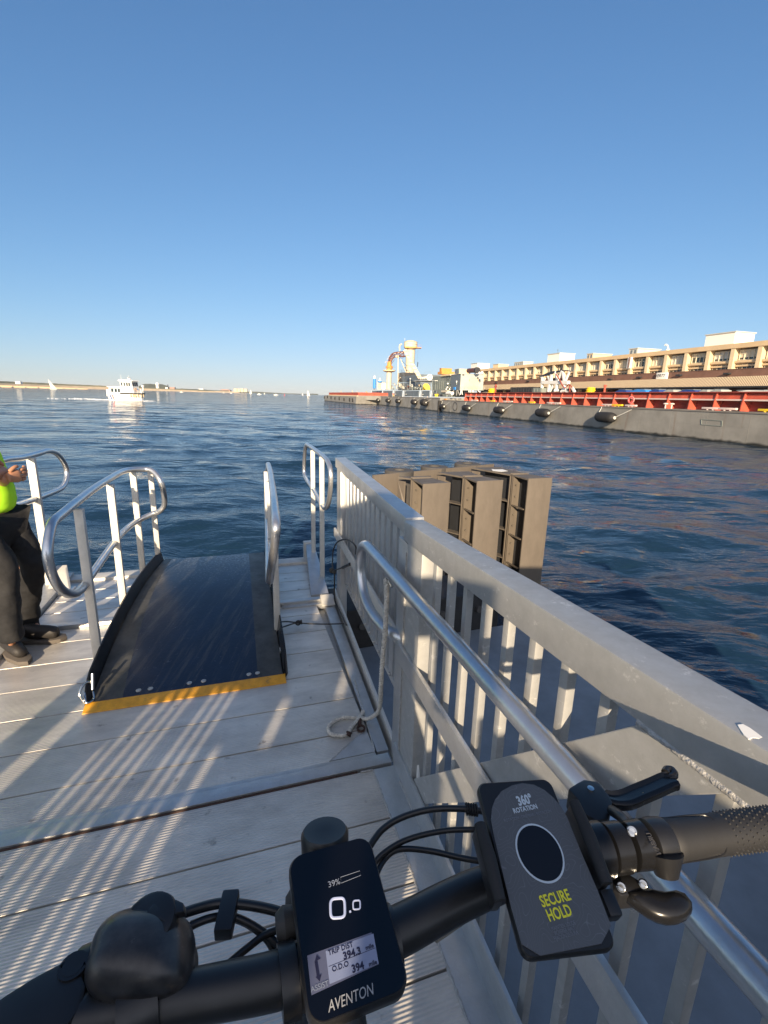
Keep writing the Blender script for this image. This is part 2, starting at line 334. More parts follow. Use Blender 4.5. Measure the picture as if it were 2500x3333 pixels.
def copy_tree(o, parent=None):
    c = o.copy(); COL.objects.link(c); c.parent = parent
    for ch in [x for x in list(COL.objects) if x.parent == o]: copy_tree(ch, c)
    return c
def copy_thing(o, loc, label, rotz=0, scale=None):
    c = copy_tree(o); c.location = loc; c.rotation_euler = (0, 0, rotz); c['label'] = label
    if scale: c.scale = (scale,)*3
    return c
def text(s, size, c, U, V, m, parent, name='lettering', align='CENTER', depth=.0002, bold=0.0, shear=0.0, xs=1.0):
    """text as mesh lying in the plane U (reading direction), V (up)"""
    cu = bpy.data.curves.new('t', 'FONT'); cu.body = s; cu.size = size; cu.align_x = align; cu.align_y = 'CENTER'
    cu.extrude = depth; cu.offset = bold; cu.shear = shear; cu.resolution_u = 3
    to = bpy.data.objects.new('t', cu); COL.objects.link(to); bpy.context.view_layer.update()
    me = bpy.data.meshes.new_from_object(to.evaluated_get(bpy.context.evaluated_depsgraph_get()))
    bpy.data.objects.remove(to); bpy.data.curves.remove(cu)
    U = Vector(U).normalized(); V = Vector(V).normalized(); Nn = U.cross(V).normalized()
    mt = Matrix(((U.x*xs, V.x, Nn.x, 0), (U.y*xs, V.y, Nn.y, 0), (U.z*xs, V.z, Nn.z, 0), (0, 0, 0, 1)))
    me.transform(mt); me.name = name
    me.materials.clear(); me.materials.append(MAT[m] if isinstance(m, str) else m)
    o = bpy.data.objects.new(name, me); COL.objects.link(o)
    o.parent = parent; o.location = Vector(c)-wp(parent); WP[o.name] = Vector(c); return o
def smooth_path(pts, n=8):
    pts = [Vector(q) for q in pts]; out = []
    for i in range(len(pts)-1):
        p0 = pts[max(i-1, 0)]; p1 = pts[i]; p2 = pts[i+1]; p3 = pts[min(i+2, len(pts)-1)]
        for k in range(n):
            t = k/n
            out.append(.5*((2*p1)+(p2-p0)*t+(2*p0-5*p1+4*p2-p3)*t*t+(3*p1-p0-3*p2+p3)*t**3))
    out.append(pts[-1]); return out
# ================================================================== WATER
def water():
    rng = np.random.default_rng(3)
    nr, na = 900, 760
    r = 1.2*np.exp(np.linspace(0, math.log(9000/1.2), nr)); a = np.linspace(R(-66), R(66), na)
    rr, aa = np.meshgrid(r, a, indexing='ij'); X = rr*np.sin(aa); Y = rr*np.cos(aa); Z = np.zeros_like(X)
    cell = np.maximum(rr*(math.log(9000/1.2)/nr), rr*(R(132)/na))
    K = 90; lam = np.exp(rng.uniform(math.log(.16), math.log(9), K)); lam.sort()
    dirs = rng.normal(R(12), R(42), K); ph = rng.uniform(0, 2*math.pi, K)
    # patchiness so that the chop is gusty
    for l, th, p in zip(lam, dirs, ph):
        k = 2*math.pi/l; A = .0048*l**1.0/(1+(l/4.5)**2)*rng.uniform(.6, 1.3)*(.75 if l < .5 else 1)
        att = np.clip((l/cell-3)/4, 0, 1)
        phs = k*(X*math.sin(th)+Y*math.cos(th))+p+.8*np.sin(.37*X/l**.5+.21*Y/l**.5+p*3)
        Z += att*A*(np.sin(phs)+.22*np.cos(2*phs))
    # boat wake: V shaped ridges
    gust = .75+.35*np.sin(X*.05+1.3*np.sin(Y*.021))*np.sin(Y*.043+.7)+.2*np.sin(X*.31+Y*.17)
    Z *= np.clip(gust, .35, 1.4)
    co = np.stack([X, Y, Z+WATER], -1).reshape(-1, 3).astype(np.float32)
    idx = np.arange(nr*na).reshape(nr, na)
    q = np.stack([idx[:-1, :-1], idx[:-1, 1:], idx[1:, 1:], idx[1:, :-1]], -1).reshape(-1, 4)[:, ::-1]
    # coarse skirt behind and beside the viewer
    base = len(co); ex = []
    an = np.linspace(R(66), R(294), 40)
    for t in an: ex += [(1.2*math.sin(t), 1.2*math.cos(t), WATER), (9000*math.sin(t), 9000*math.cos(t), WATER)]
    ex.append((0, 0, WATER))
    co = np.vstack([co, np.array(ex, np.float32)])
    sk = [(base+2*i, base+2*i+1, base+2*i+3, base+2*i+2) for i in range(39)]
    q = np.vstack([q, np.array(sk)])
    me = bpy.data.meshes.new('water'); nf = len(q)
    me.vertices.add(len(co)); me.vertices.foreach_set('co', co.ravel())
    me.loops.add(nf*4); me.loops.foreach_set('vertex_index', q.ravel().astype(np.int32))
    me.polygons.add(nf); me.polygons.foreach_set('loop_start', np.arange(0, nf*4, 4, dtype=np.int32)); me.polygons.foreach_set('loop_total', np.full(nf, 4, np.int32))
    me.polygons.foreach_set('use_smooth', np.ones(nf, bool)); me.update(calc_edges=True); me.validate()
    m = mat('sea_water', (.008, .024, .046), .06, 0, spec=.5)
    b = m.node_tree.nodes['Principled BSDF']; b.inputs['IOR'].default_value = 1.333
    tc = N(m, 'ShaderNodeTexCoord'); mp = N(m, 'ShaderNodeMapping'); mp.inputs['Scale'].default_value = (.62, 1.25, 1); mp.inputs['Rotation'].default_value = (0, 0, R(-10)); lk(m, tc.outputs['Object'], mp.inputs[0])
    prev = None
    for sc_, ds, st in ((.12, 3.0, 1.0), (.55, .32, .6), (2.2, .08, .6), (9, .02, .5)):
        n = N(m, 'ShaderNodeTexNoise'); n.inputs['Scale'].default_value = sc_; n.inputs['Detail'].default_value = 5; n.inputs['Roughness'].default_value = .55; n.inputs['Distortion'].default_value = .4
        lk(m, mp.outputs[0], n.inputs['Vector'])
        bp = N(m, 'ShaderNodeBump'); bp.inputs['Strength'].default_value = st; bp.inputs['Distance'].default_value = ds; lk(m, n.outputs[0], bp.inputs['Height'])
        if prev: lk(m, prev.outputs[0], bp.inputs['Normal'])
        else:      # the open water is rougher than the sheltered basin
            ge = N(m, 'ShaderNodeNewGeometry'); vl = N(m, 'ShaderNodeVectorMath', operation='LENGTH'); lk(m, ge.outputs['Position'], vl.inputs[0])
            mr = N(m, 'ShaderNodeMapRange'); mr.inputs['From Min'].default_value = 25; mr.inputs['From Max'].default_value = 220; mr.inputs['To Min'].default_value = .8; mr.inputs['To Max'].default_value = 9; lk(m, vl.outputs['Value'], mr.inputs[0]); lk(m, mr.outputs[0], bp.inputs['Distance'])
        prev = bp
    lk(m, prev.outputs[0], b.inputs['Normal'])
    me.materials.append(m)
    o = bpy.data.objects.new('water', me); COL.objects.link(o); tag(o, 'dark blue harbour water with small choppy waves', None, None, 'structure')
water()

# ================================================================== FAR SHORE
def shore(name, pts, D0, D1, m, label, topjit=0.0, back=160):
    """a low ridge of land; pts = (pixel x, pixel y of its top) with distance going D0 -> D1"""
    mb = MB(); n = len(pts); front = []; top = []; rear = []
    for i, (x, y) in enumerate(pts):
        D = D0+(D1-D0)*i/(n-1); p = PY(x, y, D); p.z += random.uniform(-topjit, topjit)
        g = Vector((p.x, p.y, WATER-1)); dirn = Vector((p.x, p.y, 0)).normalized()
        front.append(g-dirn*8); top.append(p); rear.append(g+dirn*back)
    vs = front+top+rear; fs = []
    for i in range(n-1):
        fs += [(i, i+1, n+i+1, n+i), (n+i, n+i+1, 2*n+i+1, 2*n+i)]
    mb.add(vs, fs); return tag(struct(mb, name, m, smooth=False), label)
def ridge(x0, x1, f, step=6): return [(x, f(x)) for x in range(x0, x1+1, step)]
hz = lambda x: 1256+.0273*x
shore('grassy_shore', ridge(-260, 700, lambda x: hz(x)-(1-max(0, x)/700.)**.8*14.5-1.2), 1500, 2600, 'land', 'low grassy airfield shore with a pale bank on the left', .5)
shore('sandy_bank', ridge(-260, 700, lambda x: hz(x)-(1-max(0, x)/700.)**.8*8.0-.8), 1440, 2500, 'sandbank', 'pale sand coloured bank below the grassy shore', .15, back=20)
def headland(x):
    b = hz(x)-3.0
    for c, w_, h_ in ((505, 42, 13), (470, 30, 9), (535, 22, 7), (600, 45, 4), (660, 40, 2.5), (770, 60, 3), (835, 50, 2)):
        b -= h_*math.exp(-((x-c)/w_)**2)
    return b
shore('wooded_headland', ridge(445, 745, headland, 4), 3000, 3400, 'trees', 'dark wooded headland low on the horizon behind the ferry', 1.2)
shore('flat_spit', ridge(440, 780, lambda x: hz(x)-2.2, 12), 2880, 3300, 'sandbank', 'flat pale spit in front of the wooded headland', .1, back=20)
shore('low_island', ridge(700, 1040, lambda x: hz(x)-1.2-2.6*math.exp(-((x-830)/60)**2)-1.6*math.exp(-((x-1022)/16)**2), 6), 4200, 4600, 'trees', 'thin dark island line on the open horizon', .6)
def farbox(name, x0, x1, y0, D, m, label, cat, group=None, deep=.6, roof=False, yb=None):
    a = PY(x0, y0, D); b = PY(x1, y0, D); zb = WATER+1 if yb is None else PY((x0+x1)/2, yb, D).z
    t = thing(name, label, cat, (a.x, D, zb), group); wd = b.x-a.x
    part(MB().box(((a.x+b.x)/2, D+wd*deep/2, (a.z+zb)/2), wd, wd*deep, a.z-zb), 'wall', m, t)
    k = MB()
    if roof: k.box(((a.x+b.x)/2, D+wd*deep/2, a.z+wd*.06), wd*1.04, wd*deep*1.04, wd*.12)
    else: k.box(((a.x+b.x)/2, D+wd*deep/2, a.z+wd*.02), wd*.7, wd*deep*.7, wd*.05)
    part(k, 'roof', m, t)
    return t
# water tower on the headland
p = PY(512, 1249, 2990)
t = thing('water_tank', 'round white water tank on top of the wooded headland', 'water tank', (p.x, p.y, 4))
part(MB().lathe((p.x, p.y, 4), [(9, 0), (9, p.z-4-5), (10, p.z-6)], 16), 'shaft', 'farwhite', t)
part(MB().lathe((p.x, p.y, p.z-8), [(9, 0), (10.5, 1), (10.5, 10), (7, 14), (1, 15)], 20), 'tank', 'farwhite', t)
p = PY(546, 1252, 2950)
t = thing('chimney_tower', 'slim dark chimney tower on the far headland', 'tower', (p.x, p.y, WATER))
part(MB().lathe((p.x, p.y, WATER), [(4, 0), (2.8, p.z-WATER-2)], 10), 'shaft', 'dark', t)
part(MB().lathe((p.x, p.y, p.z-2), [(3.4, 0), (3.4, 2.5)], 10), 'cap', 'dark', t)
farbox('low_building', 538, 545, 1261.5, 2870, 'farwhite', 'small white building left of the far dark tower', 'building', roof=True, yb=1268)
farbox('low_building', 552, 568, 1262, 2870, 'brick', 'long reddish building right of the far dark tower', 'building', roof=True, yb=1269)
farbox('low_building', 646, 662, 1265.5, 3300, 'farwhite', 'white shed farther right along the far shore', 'building', yb=1270)
farbox('apartment_block', 716, 748, 1268.5, 4000, 'brick', 'low reddish blocks left of the pale city blocks', 'building', yb=1275)
for k, (x0, x1, y0) in enumerate(((761, 771, 1265), (772.5, 781, 1265.5), (782.5, 792, 1264.8), (793.5, 804, 1266))):
    lab = ['leftmost pale apartment block of the far city row', 'second pale apartment block from the left in the far row', 'third and tallest pale block of the far city row', 'rightmost pale block of the far city row'][k]
    bb = farbox('apartment_block', x0, x1, y0, 4050, 'creamlight', lab, 'building', 'pale blocks on the far shore', yb=1276)
# runway light pier
pts = [(x, 1251.5+.0455*x) for x in range(-100, 300, 46)]
pa = PY(-160, 1247, 1180); pb = PY(278, 1264.0, 1320)
t = thing('approach_light_pier', 'long low cream pier standing in the water along the left shore', 'pier', (pa.x, pa.y, WATER))
mb = MB().bar(pa+Vector((0, 0, -1.6)), pb+Vector((0, 0, -1.2)), 8, 2.4); part(mb, 'pier_deck', 'sandbank', t)
for k, x in enumerate((10, 53, 94, 137, 180, 223, 267)):
    f = (x+160)/438; p = pa.lerp(pb, f)
    mb = MB(); 
    prof = [(-15, 0), (-13, -2.6), (-8, -4.2), (8, -4.2), (13, -2.6), (15, 0)]
    dirn = (pb-pa); dirn.z = 0; dirn.normalize(); nn = Vector((dirn.y, -dirn.x, 0))
    mb.prism([p+dirn*(u_*.9)+nn*2+Vector((0, 0, v_*1.0-1.2)) for u_, v_ in prof], nn*9)
    part(mb, 'light_platform', 'cream', t)
q = PY(62, 1247, 1190); part(MB().box(q+Vector((0, 0, 1)), 12, 8, 6), 'equipment_hut', 'farwhite', t)

# sail boats and small craft
def sailboat(x, y, D, h_px, label, lean=0.0, motor=False, col='farwhite'):
    w0 = P(x, y, WATER); w0 = Vector((0, 0, H))+(ray(x, y))*(D/ray(x, y).y); base = Vector((w0.x, w0.y, WATER)); hh = h_px/F_PX*D*1.03
    t = thing('motor_boat' if motor else 'sailboat', label, 'boat', base, 'small boats on the horizon')
    Ln = max(hh*.62, 5) if not motor else hh*3.2
    X = Vector((1, .2, 0)).normalized(); Y = Vector((-X.y, X.x, 0))
    mb = MB(); sec = []
    for s_, wd in ((-.5, .10), (-.2, .16), (.2, .14), (.5, .01)):
        c = base+X*Ln*s_; sec.append([c-Y*Ln*wd*.7+Vector((0, 0, -.3)), c+Y*Ln*wd*.7+Vector((0, 0, -.3)), c+Y*Ln*wd+Vector((0, 0, Ln*.11)), c-Y*Ln*wd+Vector((0, 0, Ln*.11))])
    for a_, b_ in zip(sec, sec[1:]): mb.hexa(a_, b_)
    part(mb, 'hull', 'farwhite', t)
    if motor:
        part(MB().box(base+Vector((0, 0, Ln*.16)), Ln*.4, Ln*.16, Ln*.14), 'cabin', 'farwhite', t)
    else:
        top = base+Vector((lean*hh, 0, hh)); part(MB().cyl(base+Vector((0, 0, .3)), top, hh*.012, hh*.006, 6), 'mast', 'white', t)
        def sail(pts_, nm): part(MB().prism(pts_, Vector((0, .12, 0))), nm, col, t, smooth=False)
        b0 = base+Vector((0, 0, hh*.12))
        sail([b0+X*.02*hh, b0-X*hh*.26, b0.lerp(top, .55)-X*hh*.15, top], 'main_sail')
        sail([b0+X*.04*hh, top.lerp(b0, .12)+X*.02*hh, b0+X*hh*.24], 'jib')
    return t
sailboat(174, 1264, 760, 30, 'sailboat heeling over with a grey white sail before the pier', -.42, col='whitegrey')
sailboat(1004, 1286, 900, 17, 'sailboat with a tall white sail nearest the red barge', -.08)
sailboat(985, 1283, 1500, 6, 'tiny white sailboat just left of the tall sail', 0)
sailboat(816, 1276, 1500, 12, 'thin white sailboat right of the pale city blocks', 0)
sailboat(861, 1278, 1500, 5, 'small white sail between the two white motor boats', 0)
sailboat(844, 1281, 900, 4, 'white motor boat on the left of the horizon pair', motor=True)
sailboat(898, 1283, 800, 4.2, 'white motor boat on the right of the horizon pair', motor=True)
sailboat(752, 1278, 1200, 4, 'tiny white sail below the far city blocks', 0)
sailboat(728, 1276, 1300, 3.4, 'tiniest white sail left of the far city blocks', 0)
sailboat(590, 1272, 1000, 3.0, 'white motor boat close under the sand spit', motor=True)
p = P(926, 1284, WATER); p = Vector((0, 0, H))+ray(926, 1284)*(700/ray(926, 1284).y)
t = thing('channel_marker', 'small red channel marker standing in the open water', 'buoy', (p.x, p.y, WATER))
part(MB().lathe((p.x, p.y, WATER), [(.8, -.2), (.8, .5), (.25, .7), (.2, 2.6)], 10), 'float', 'pink', t)
part(MB().ball((p.x, p.y, WATER+2.8), .35, 8), 'topmark', 'pink', t)

# ================================================================== WHITE FERRY
def ferry():
    base = P(428, 1305, WATER); base.z = WATER
    D = base.y; px = D/F_PX*1.02                      # metres per pixel there
    # local frame: bow towards viewer-right
    A_ = R(-12); X = Vector((math.cos(A_), math.sin(A_), 0)); Y = Vector((-X.y, X.x, 0)); Ln = 14.5; bw = 2.15
    c0 = base+Vector((-1.8, 1.5, 0))
    t = thing('harbour_ferry', 'small white harbour ferry with a raised pilothouse heading this way', 'boat', c0)
    q = lambda x, y, z: c0+X*x*.58+Y*y*.68+Vector((0, 0, z*.74))
    mb = MB(); sec = []
    for x, wb, wt, zt in ((-7.2, 1.8, 2.1, 1.9), (-3, 2.0, 2.25, 1.9), (2, 1.9, 2.3, 2.0), (5, 1.2, 2.15, 2.3), (6.6, .5, 1.8, 2.5), (7.5, .08, 1.2, 2.6)):
        sec.append([q(x, -wb, -.5), q(x, wb, -.5), q(x, wt, zt), q(x, -wt, zt)])
    for a_, b_ in zip(sec, sec[1:]): mb.hexa(a_, b_)
    part(mb, 'hull', 'white', t, smooth=False)
    for nm, m, x0, x1 in (('blue_stripe', 'dkblue', -6.4, -5.8), ('red_stripe', 'pink', -5.3, -4.7)):
        mb = MB().prism([q(x0+.9, -1.93, -.3), q(x1+.9, -1.93, -.3), q(x1, -2.27, 1.8), q(x0, -2.27, 1.8)], Y*-.03); part(mb, nm, m, t, smooth=False)
    mb = MB()
    for a_, b_ in (((-1, -2.3), (5, -2.2)), ((5, -2.2), (6.6, -1.85)), ((6.6, -1.85), (7.6, -1.2)), ((7.6, -1.2), (7.6, 1.2)), ((7.6, 1.2), (5, 2.2))):
        mb.bar(q(*a_, 2.35), q(*b_, 2.45), .25, .28)
    part(mb, 'rubbing_strake', 'rubber', t)
    # cabin
    mb = MB(); zb, zc = 1.9, 4.3
    mb.hexa([q(-6.9, -1.95, zb), q(2.5, -1.95, zb), q(2.5, 1.95, zb), q(-6.9, 1.95, zb)], [q(-6.7, -1.85, zc), q(2.3, -1.85, zc), q(2.3, 1.85, zc), q(-6.7, 1.85, zc)])
    part(mb, 'cabin', 'white', t, smooth=False)
    part(MB().hexa([q(-7.3, -2.2, zc), q(2.6, -2.2, zc), q(2.6, 2.2, zc), q(-7.3, 2.2, zc)], [q(-7.3, -2.2, zc+.22), q(2.6, -2.2, zc+.22), q(2.6, 2.2, zc+.22), q(-7.3, 2.2, zc+.22)]), 'cabin_roof', 'white', t)
    for x0, x1 in ((-5.6, -4.4), (-3.9, -2.7), (-2.3, -1.2)):
        part(MB().hexa([q(x0, -1.96, 2.7), q(x1, -1.96, 2.7), q(x1, -1.8, 2.7), q(x0, -1.8, 2.7)], [q(x0, -1.92, 3.9), q(x1, -1.92, 3.9), q(x1, -1.7, 3.9), q(x0, -1.7, 3.9)]), 'cabin_window', 'window', t)
    # pilothouse
    mb = MB().hexa([q(-.9, -1.85, 1.9), q(5.3, -1.7, 2.1), q(5.3, 1.7, 2.1), q(-.9, 1.85, 1.9)], [q(-1.0, -1.8, 6.3), q(4.3, -1.6, 6.3), q(4.3, 1.6, 6.3), q(-1.0, 1.8, 6.3)])
    part(mb, 'pilothouse', 'white', t, smooth=False)
    fx = lambda z: 5.3-(z-2.1)/4.2
    for k in range(3):
        y0 = -1.28+.92*k
        part(MB().hexa([q(fx(4.75)-.1, y0, 4.75), q(fx(4.75)+.05, y0, 4.75), q(fx(4.75)+.05, y0+.68, 4.75), q(fx(4.75)-.1, y0+.68, 4.75)], [q(fx(5.9)-.1, y0, 5.9), q(fx(5.9)+.05, y0, 5.9), q(fx(5.9)+.05, y0+.68, 5.9), q(fx(5.9)-.1, y0+.68, 5.9)]), 'front_window', 'dark', t)
    for x0 in (-.5, .75, 2.0, 3.1):
        part(MB().hexa([q(x0, -1.84, 4.75), q(x0+.7, -1.82, 4.75), q(x0+.7, -1.6, 4.75), q(x0, -1.6, 4.75)], [q(x0-.1, -1.82, 5.9), q(x0+.6, -1.80, 5.9), q(x0+.6, -1.55, 5.9), q(x0-.1, -1.55, 5.9)]), 'side_window', 'window', t)
    part(MB().hexa([q(-1.7, -2.1, 6.3), q(5.2, -1.9, 6.3), q(5.2, 1.9, 6.3), q(-1.7, 2.1, 6.3)], [q(-1.4, -1.9, 6.75), q(4.8, -1.7, 6.65), q(4.8, 1.7, 6.65), q(-1.4, 1.9, 6.75)]), 'pilothouse_roof', 'white', t)
    part(MB().ball(q(2.2, -.3, 7.0), .42, 12, (1, 1, .7)), 'radar_dome', 'white', t)
    part(MB().cyl(q(1.6, .3, 6.6), q(1.6, .3, 7.5), .07, .05, 8).bar(q(1.6, -.5, 7.5), q(1.6, 1.1, 7.5), .15, .12), 'radar_scanner', 'white', t)
    mb = MB()
    for y_ in (-1.9, 1.9): mb.cyl(q(0, y_, 6.5), q(-.2, y_, 8.3), .03, .02, 6)
    part(mb, 'antenna', 'white', t)
    # lettering free emblem dots and life ring on the front
    part(MB().torus(q(4.98, -.35, 3.55), X, .36, .07, 16, 6), 'life_ring', 'orange', t)
    part(MB().box(q(5.0, .65, 3.75), .08, .3, .35, X, Y), 'emblem', 'blue', t)
    mb = MB()
    for y_ in (-1.5, -.5, .5, 1.5): mb.cyl(q(6.9, y_, 2.5), q(6.9, y_, 3.6), .035, .035, 6)
    mb.bar(q(6.9, -1.5, 3.6), q(6.9, 1.5, 3.6), .05, .05); mb.bar(q(6.9, -1.5, 3.1), q(6.9, 1.5, 3.1), .04, .04)
    mb.bar(q(6.9, -1.5, 3.6), q(3.5, -2.1, 3.6), .05, .05)
    part(mb, 'bow_rail', 'whitegrey', t)
    part(MB().cyl(q(6.6, 1.7, 2.5), q(6.6, 1.7, 4.7), .17, .17, 10).ball(q(6.6, 1.7, 4.85), .42, 10, (1, 1, .6)), 'bow_post', 'white', t)
    part(MB().cyl(q(5.8, 1.6, 2.5), q(5.5, 1.6, 3.9), .2, .15, 10), 'bollard', 'white', t)
    for x, y_ in ((4.2, -2.28), (5.3, -2.18), (6.1, -2.0), (7.0, -1.6), (7.7, -.7), (7.75, .4)):
        part(MB().cyl(q(x, y_, 2.2), q(x-.05, y_, 1.3), .16, .19, 10), 'fender', 'creamlight', t)
    part(MB().box(q(-7.25, -1.6, 2.4), .5, .9, 1.6, X, Y), 'stern_locker', 'white', t)
    # crew silhouette behind the front windows is part of the view: a seated person at the helm
    # wake
    wk = MB(); rnd = random.Random(4)
    def blob(x, y, lx, ly, z=.10):
        n = 9; pts_ = [q(x+lx*math.cos(2*math.pi*k/n)*rnd.uniform(.7, 1.2), y+ly*math.sin(2*math.pi*k/n)*rnd.uniform(.7, 1.2), z*.15) for k in range(n)]
        cc = q(x, y, z); m0 = len(pts_); wk.add(pts_+[cc], [(k, (k+1) % m0, m0) for k in range(m0)])
    for k in range(240):
        d_ = rnd.uniform(0, 1)**2.2*26; sd = rnd.choice((-1, 1)); 
        yy = sd*(1.6+d_*.16)+rnd.gauss(0, .5+d_*.02)
        blob(-6.8-d_, yy, rnd.uniform(.2, .7), rnd.uniform(.12, .42), rnd.uniform(.08, .28))
    for k in range(120): blob(rnd.uniform(-7, 7.6), rnd.choice((-1, 1))*(2.15+rnd.uniform(-.1, .9)), rnd.uniform(.3, 1.0), rnd.uniform(.1, .28), rnd.uniform(.1, .3))
    for k in range(60): blob(8+rnd.uniform(-1, 1.6), rnd.uniform(-1, 4.5), rnd.uniform(.3, .9), rnd.uniform(.1, .25), rnd.uniform(.06, .2))
    tag(part(wk, 'wake', 'foam'), 'white churned wake foam trailing behind the ferry', None, None, 'stuff')
ferry()
# ================================================================== BARGES
def SZ(x, y, off):
    p = M(x, y, off)-HO; return p.dot(HS), p.z
def pbox(mb, x0, y0, x1, y1, off, depth):
    """box with its front face at a barge-frame plane, given by the pixel rectangle of that face"""
    ym = (y0+y1)/2; xm = (x0+x1)/2
    s0 = SZ(x0, ym, off)[0]; s1 = SZ(x1, ym, off)[0]; zt = SZ(xm, y0, off)[1]; zb = SZ(xm, y1, off)[1]
    return mb.dbox(min(s0, s1), max(s0, s1), off, off+depth, zb, zt, B)
def barge(name, label, s0, s1, i1, zt, base_s, rake=2.0):
    t = thing(name, label, 'barge', B(base_s, 0, WATER))
    mb = MB()
    def sec(s, inn, zb): return [B(s, inn, zb), B(s, i1-inn, zb), B(s, i1-inn, zt), B(s, inn, zt)]
    a, b = sec(s0, 0, WATER-1), sec(s1-rake, 0, WATER-1)
    mb.hexa([a[0], b[0], b[1], a[1]], [a[3], b[3], b[2], a[2]])
    c = [B(s1-rake, 0, WATER-1), B(s1-rake, i1, WATER-1), B(s1-rake, i1, zt), B(s1-rake, 0, zt)]
    d_ = [B(s1-rake*.5, .4, WATER-1), B(s1-rake*.5, i1-.4, WATER-1), B(s1, i1-1.0, zt), B(s1, 1.0, zt)]
    mb.hexa([c[0], d_[0], d_[1], c[1]], [c[3], d_[3], d_[2], c[2]])
    part(mb, 'hull', 'hull', t, smooth=False)
    mb = MB().dbox(s0, s1-rake, -.06, .1, zt-.12, zt+.02, B); part(mb, 'gunwale', 'concrete', t)
    return t
HT = 1.12
hop = barge('hopper_barge', 'long grey steel barge with a red ribbed coaming alongside the quay', -62, 34.0, 14, HT, -20, .4)
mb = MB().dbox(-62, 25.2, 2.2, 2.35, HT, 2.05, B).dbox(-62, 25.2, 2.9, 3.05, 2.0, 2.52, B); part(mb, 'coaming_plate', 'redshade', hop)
mb = MB().hexa([B(-62, 1.62, 2.02), B(25.2, 1.62, 2.02), B(25.2, 1.9, 2.02), B(-62, 1.9, 2.02)], [B(-62, 1.8, 2.52), B(25.2, 1.8, 2.52), B(25.2, 2.0, 2.52), B(-62, 2.0, 2.52)]); part(mb, 'flared_rim', 'red', hop)
mb = MB().dbox(-62, 25.2, 1.55, 2.22, 1.90, 2.02, B); part(mb, 'ledge', 'palepaint', hop)
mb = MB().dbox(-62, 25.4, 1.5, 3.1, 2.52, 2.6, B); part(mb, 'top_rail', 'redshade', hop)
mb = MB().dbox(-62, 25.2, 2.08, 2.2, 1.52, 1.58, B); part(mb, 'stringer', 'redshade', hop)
s = 25.0
while s > -58:
    mb = MB().prism([B(s, 2.2, HT), B(s, 1.38, HT), B(s, 1.45, 1.9), B(s, 1.60, 2.52), B(s, 2.2, 2.52)], HS*.08)
    part(mb, 'bracket', 'red', hop, smooth=False); s -= 2.42
mb = MB().dbox(25.2, 25.4, 2.0, 12, HT, 2.4, B); part(mb, 'end_coaming', 'red', hop)
for k in range(26):
    s_ = 32-k*3.6; part(MB().dbox(s_, s_+.035, -.006, .02, WATER, HT-.14, B), 'plate_seam', 'hull', hop, smooth=False)
part(MB().dbox(-62, 33.4, -.008, .02, .0, .03, B), 'plate_seam', 'hull', hop, smooth=False)
# recessed oval and ladder rungs on the hull side
q = M(1481, 1323, -.06)
mb = MB().tube([q+HS*math.cos(a)*1.1+EZ*math.sin(a)*.75 for a in [2*math.pi*k/20 for k in range(20)]], .05, 6, closed=True); part(mb, 'oval_mark', 'dark', hop)
mb = MB()
for k in range(9): mb.bar(M(1466, 1308+k*4, -.1)-HS*.25, M(1466, 1308+k*4, -.1)+HS*.25, .05, .05)
part(mb, 'ladder_rungs', 'whitegrey', hop)
x0, y0, x1, y1 = 2283, 1367, 2350, 1384
c = [M(x0, y0-2, -.02), M(x1, y0+3, -.02), M(x1, y1+3, -.02), M(x0, y1-2, -.02)]
mb = MB()
for a_, b_ in ((0, 1), (1, 2), (2, 3), (3, 0)): mb.bar(c[a_], c[b_], .035, .035)
part(mb, 'welded_patch', 'greygreen', hop)
# fenders hanging on the hull
def fender(label, s, z=0.0, L_=2.6, r=.52):
    c = B(s, -r-.06, z); t = thing('barge_fender', label, 'fender', c, 'rubber fenders hanging on the barges')
    prof = [(.12, -L_/2-.05), (r*.55, -L_/2), (r*.85, -L_/2+.15), (r, -L_/2+.45), (r*1.02, 0), (r, L_/2-.45), (r*.85, L_/2-.15), (r*.55, L_/2), (.12, L_/2+.05)]
    part(MB().lathe(c, prof, 18, HS), 'body', 'rubber', t)
    part(MB().lathe(c, [(.16, -L_/2-.12), (.16, -L_/2)], 10, HS), 'end_ring', 'whitegrey', t)
    part(MB().tube([c-HS*(L_/2+.05), B(s-L_/2-1.6, -.05, z+.85)], .035, 6), 'rope', 'whitegrey', t)
    part(MB().tube([c+HS*(L_/2), B(s+L_/2+.15, -.05, z+1.0)], .035, 6), 'rope', 'whitegrey', t)
    return t
wl = 'black barrel fender on the long barge side'
fender(wl+', nearest the right edge of the picture', -17.9, .05)
fender(wl+', second in from the picture edge', -6.0, .05)
fender(wl+', third in from the picture edge', 6.2, 0)
fender(wl+', left of the oval hull mark', 31.8, -.1, 2.1, .45)
fender(wl+', just right of the oval hull mark', 19.0, -.05)
dl = 'dark fender on the weathered dredger hull, '
for k, (s, z, n_) in enumerate(((43.3, .45, 'biggest and nearest the gap between the barges'), (52.0, .4, 'second from the gap between the barges'), (67.7, .4, 'third from the gap between the barges'), (79.8, .35, 'fourth from the gap, below the tall pedestal'), (94.7, .3, 'second from the dredger bow'), (112.4, .05, 'on the bow corner itself'))):
    fender(dl+n_, s, z, 2.9 if k == 0 else 2.6, .75 if k == 0 else .62)
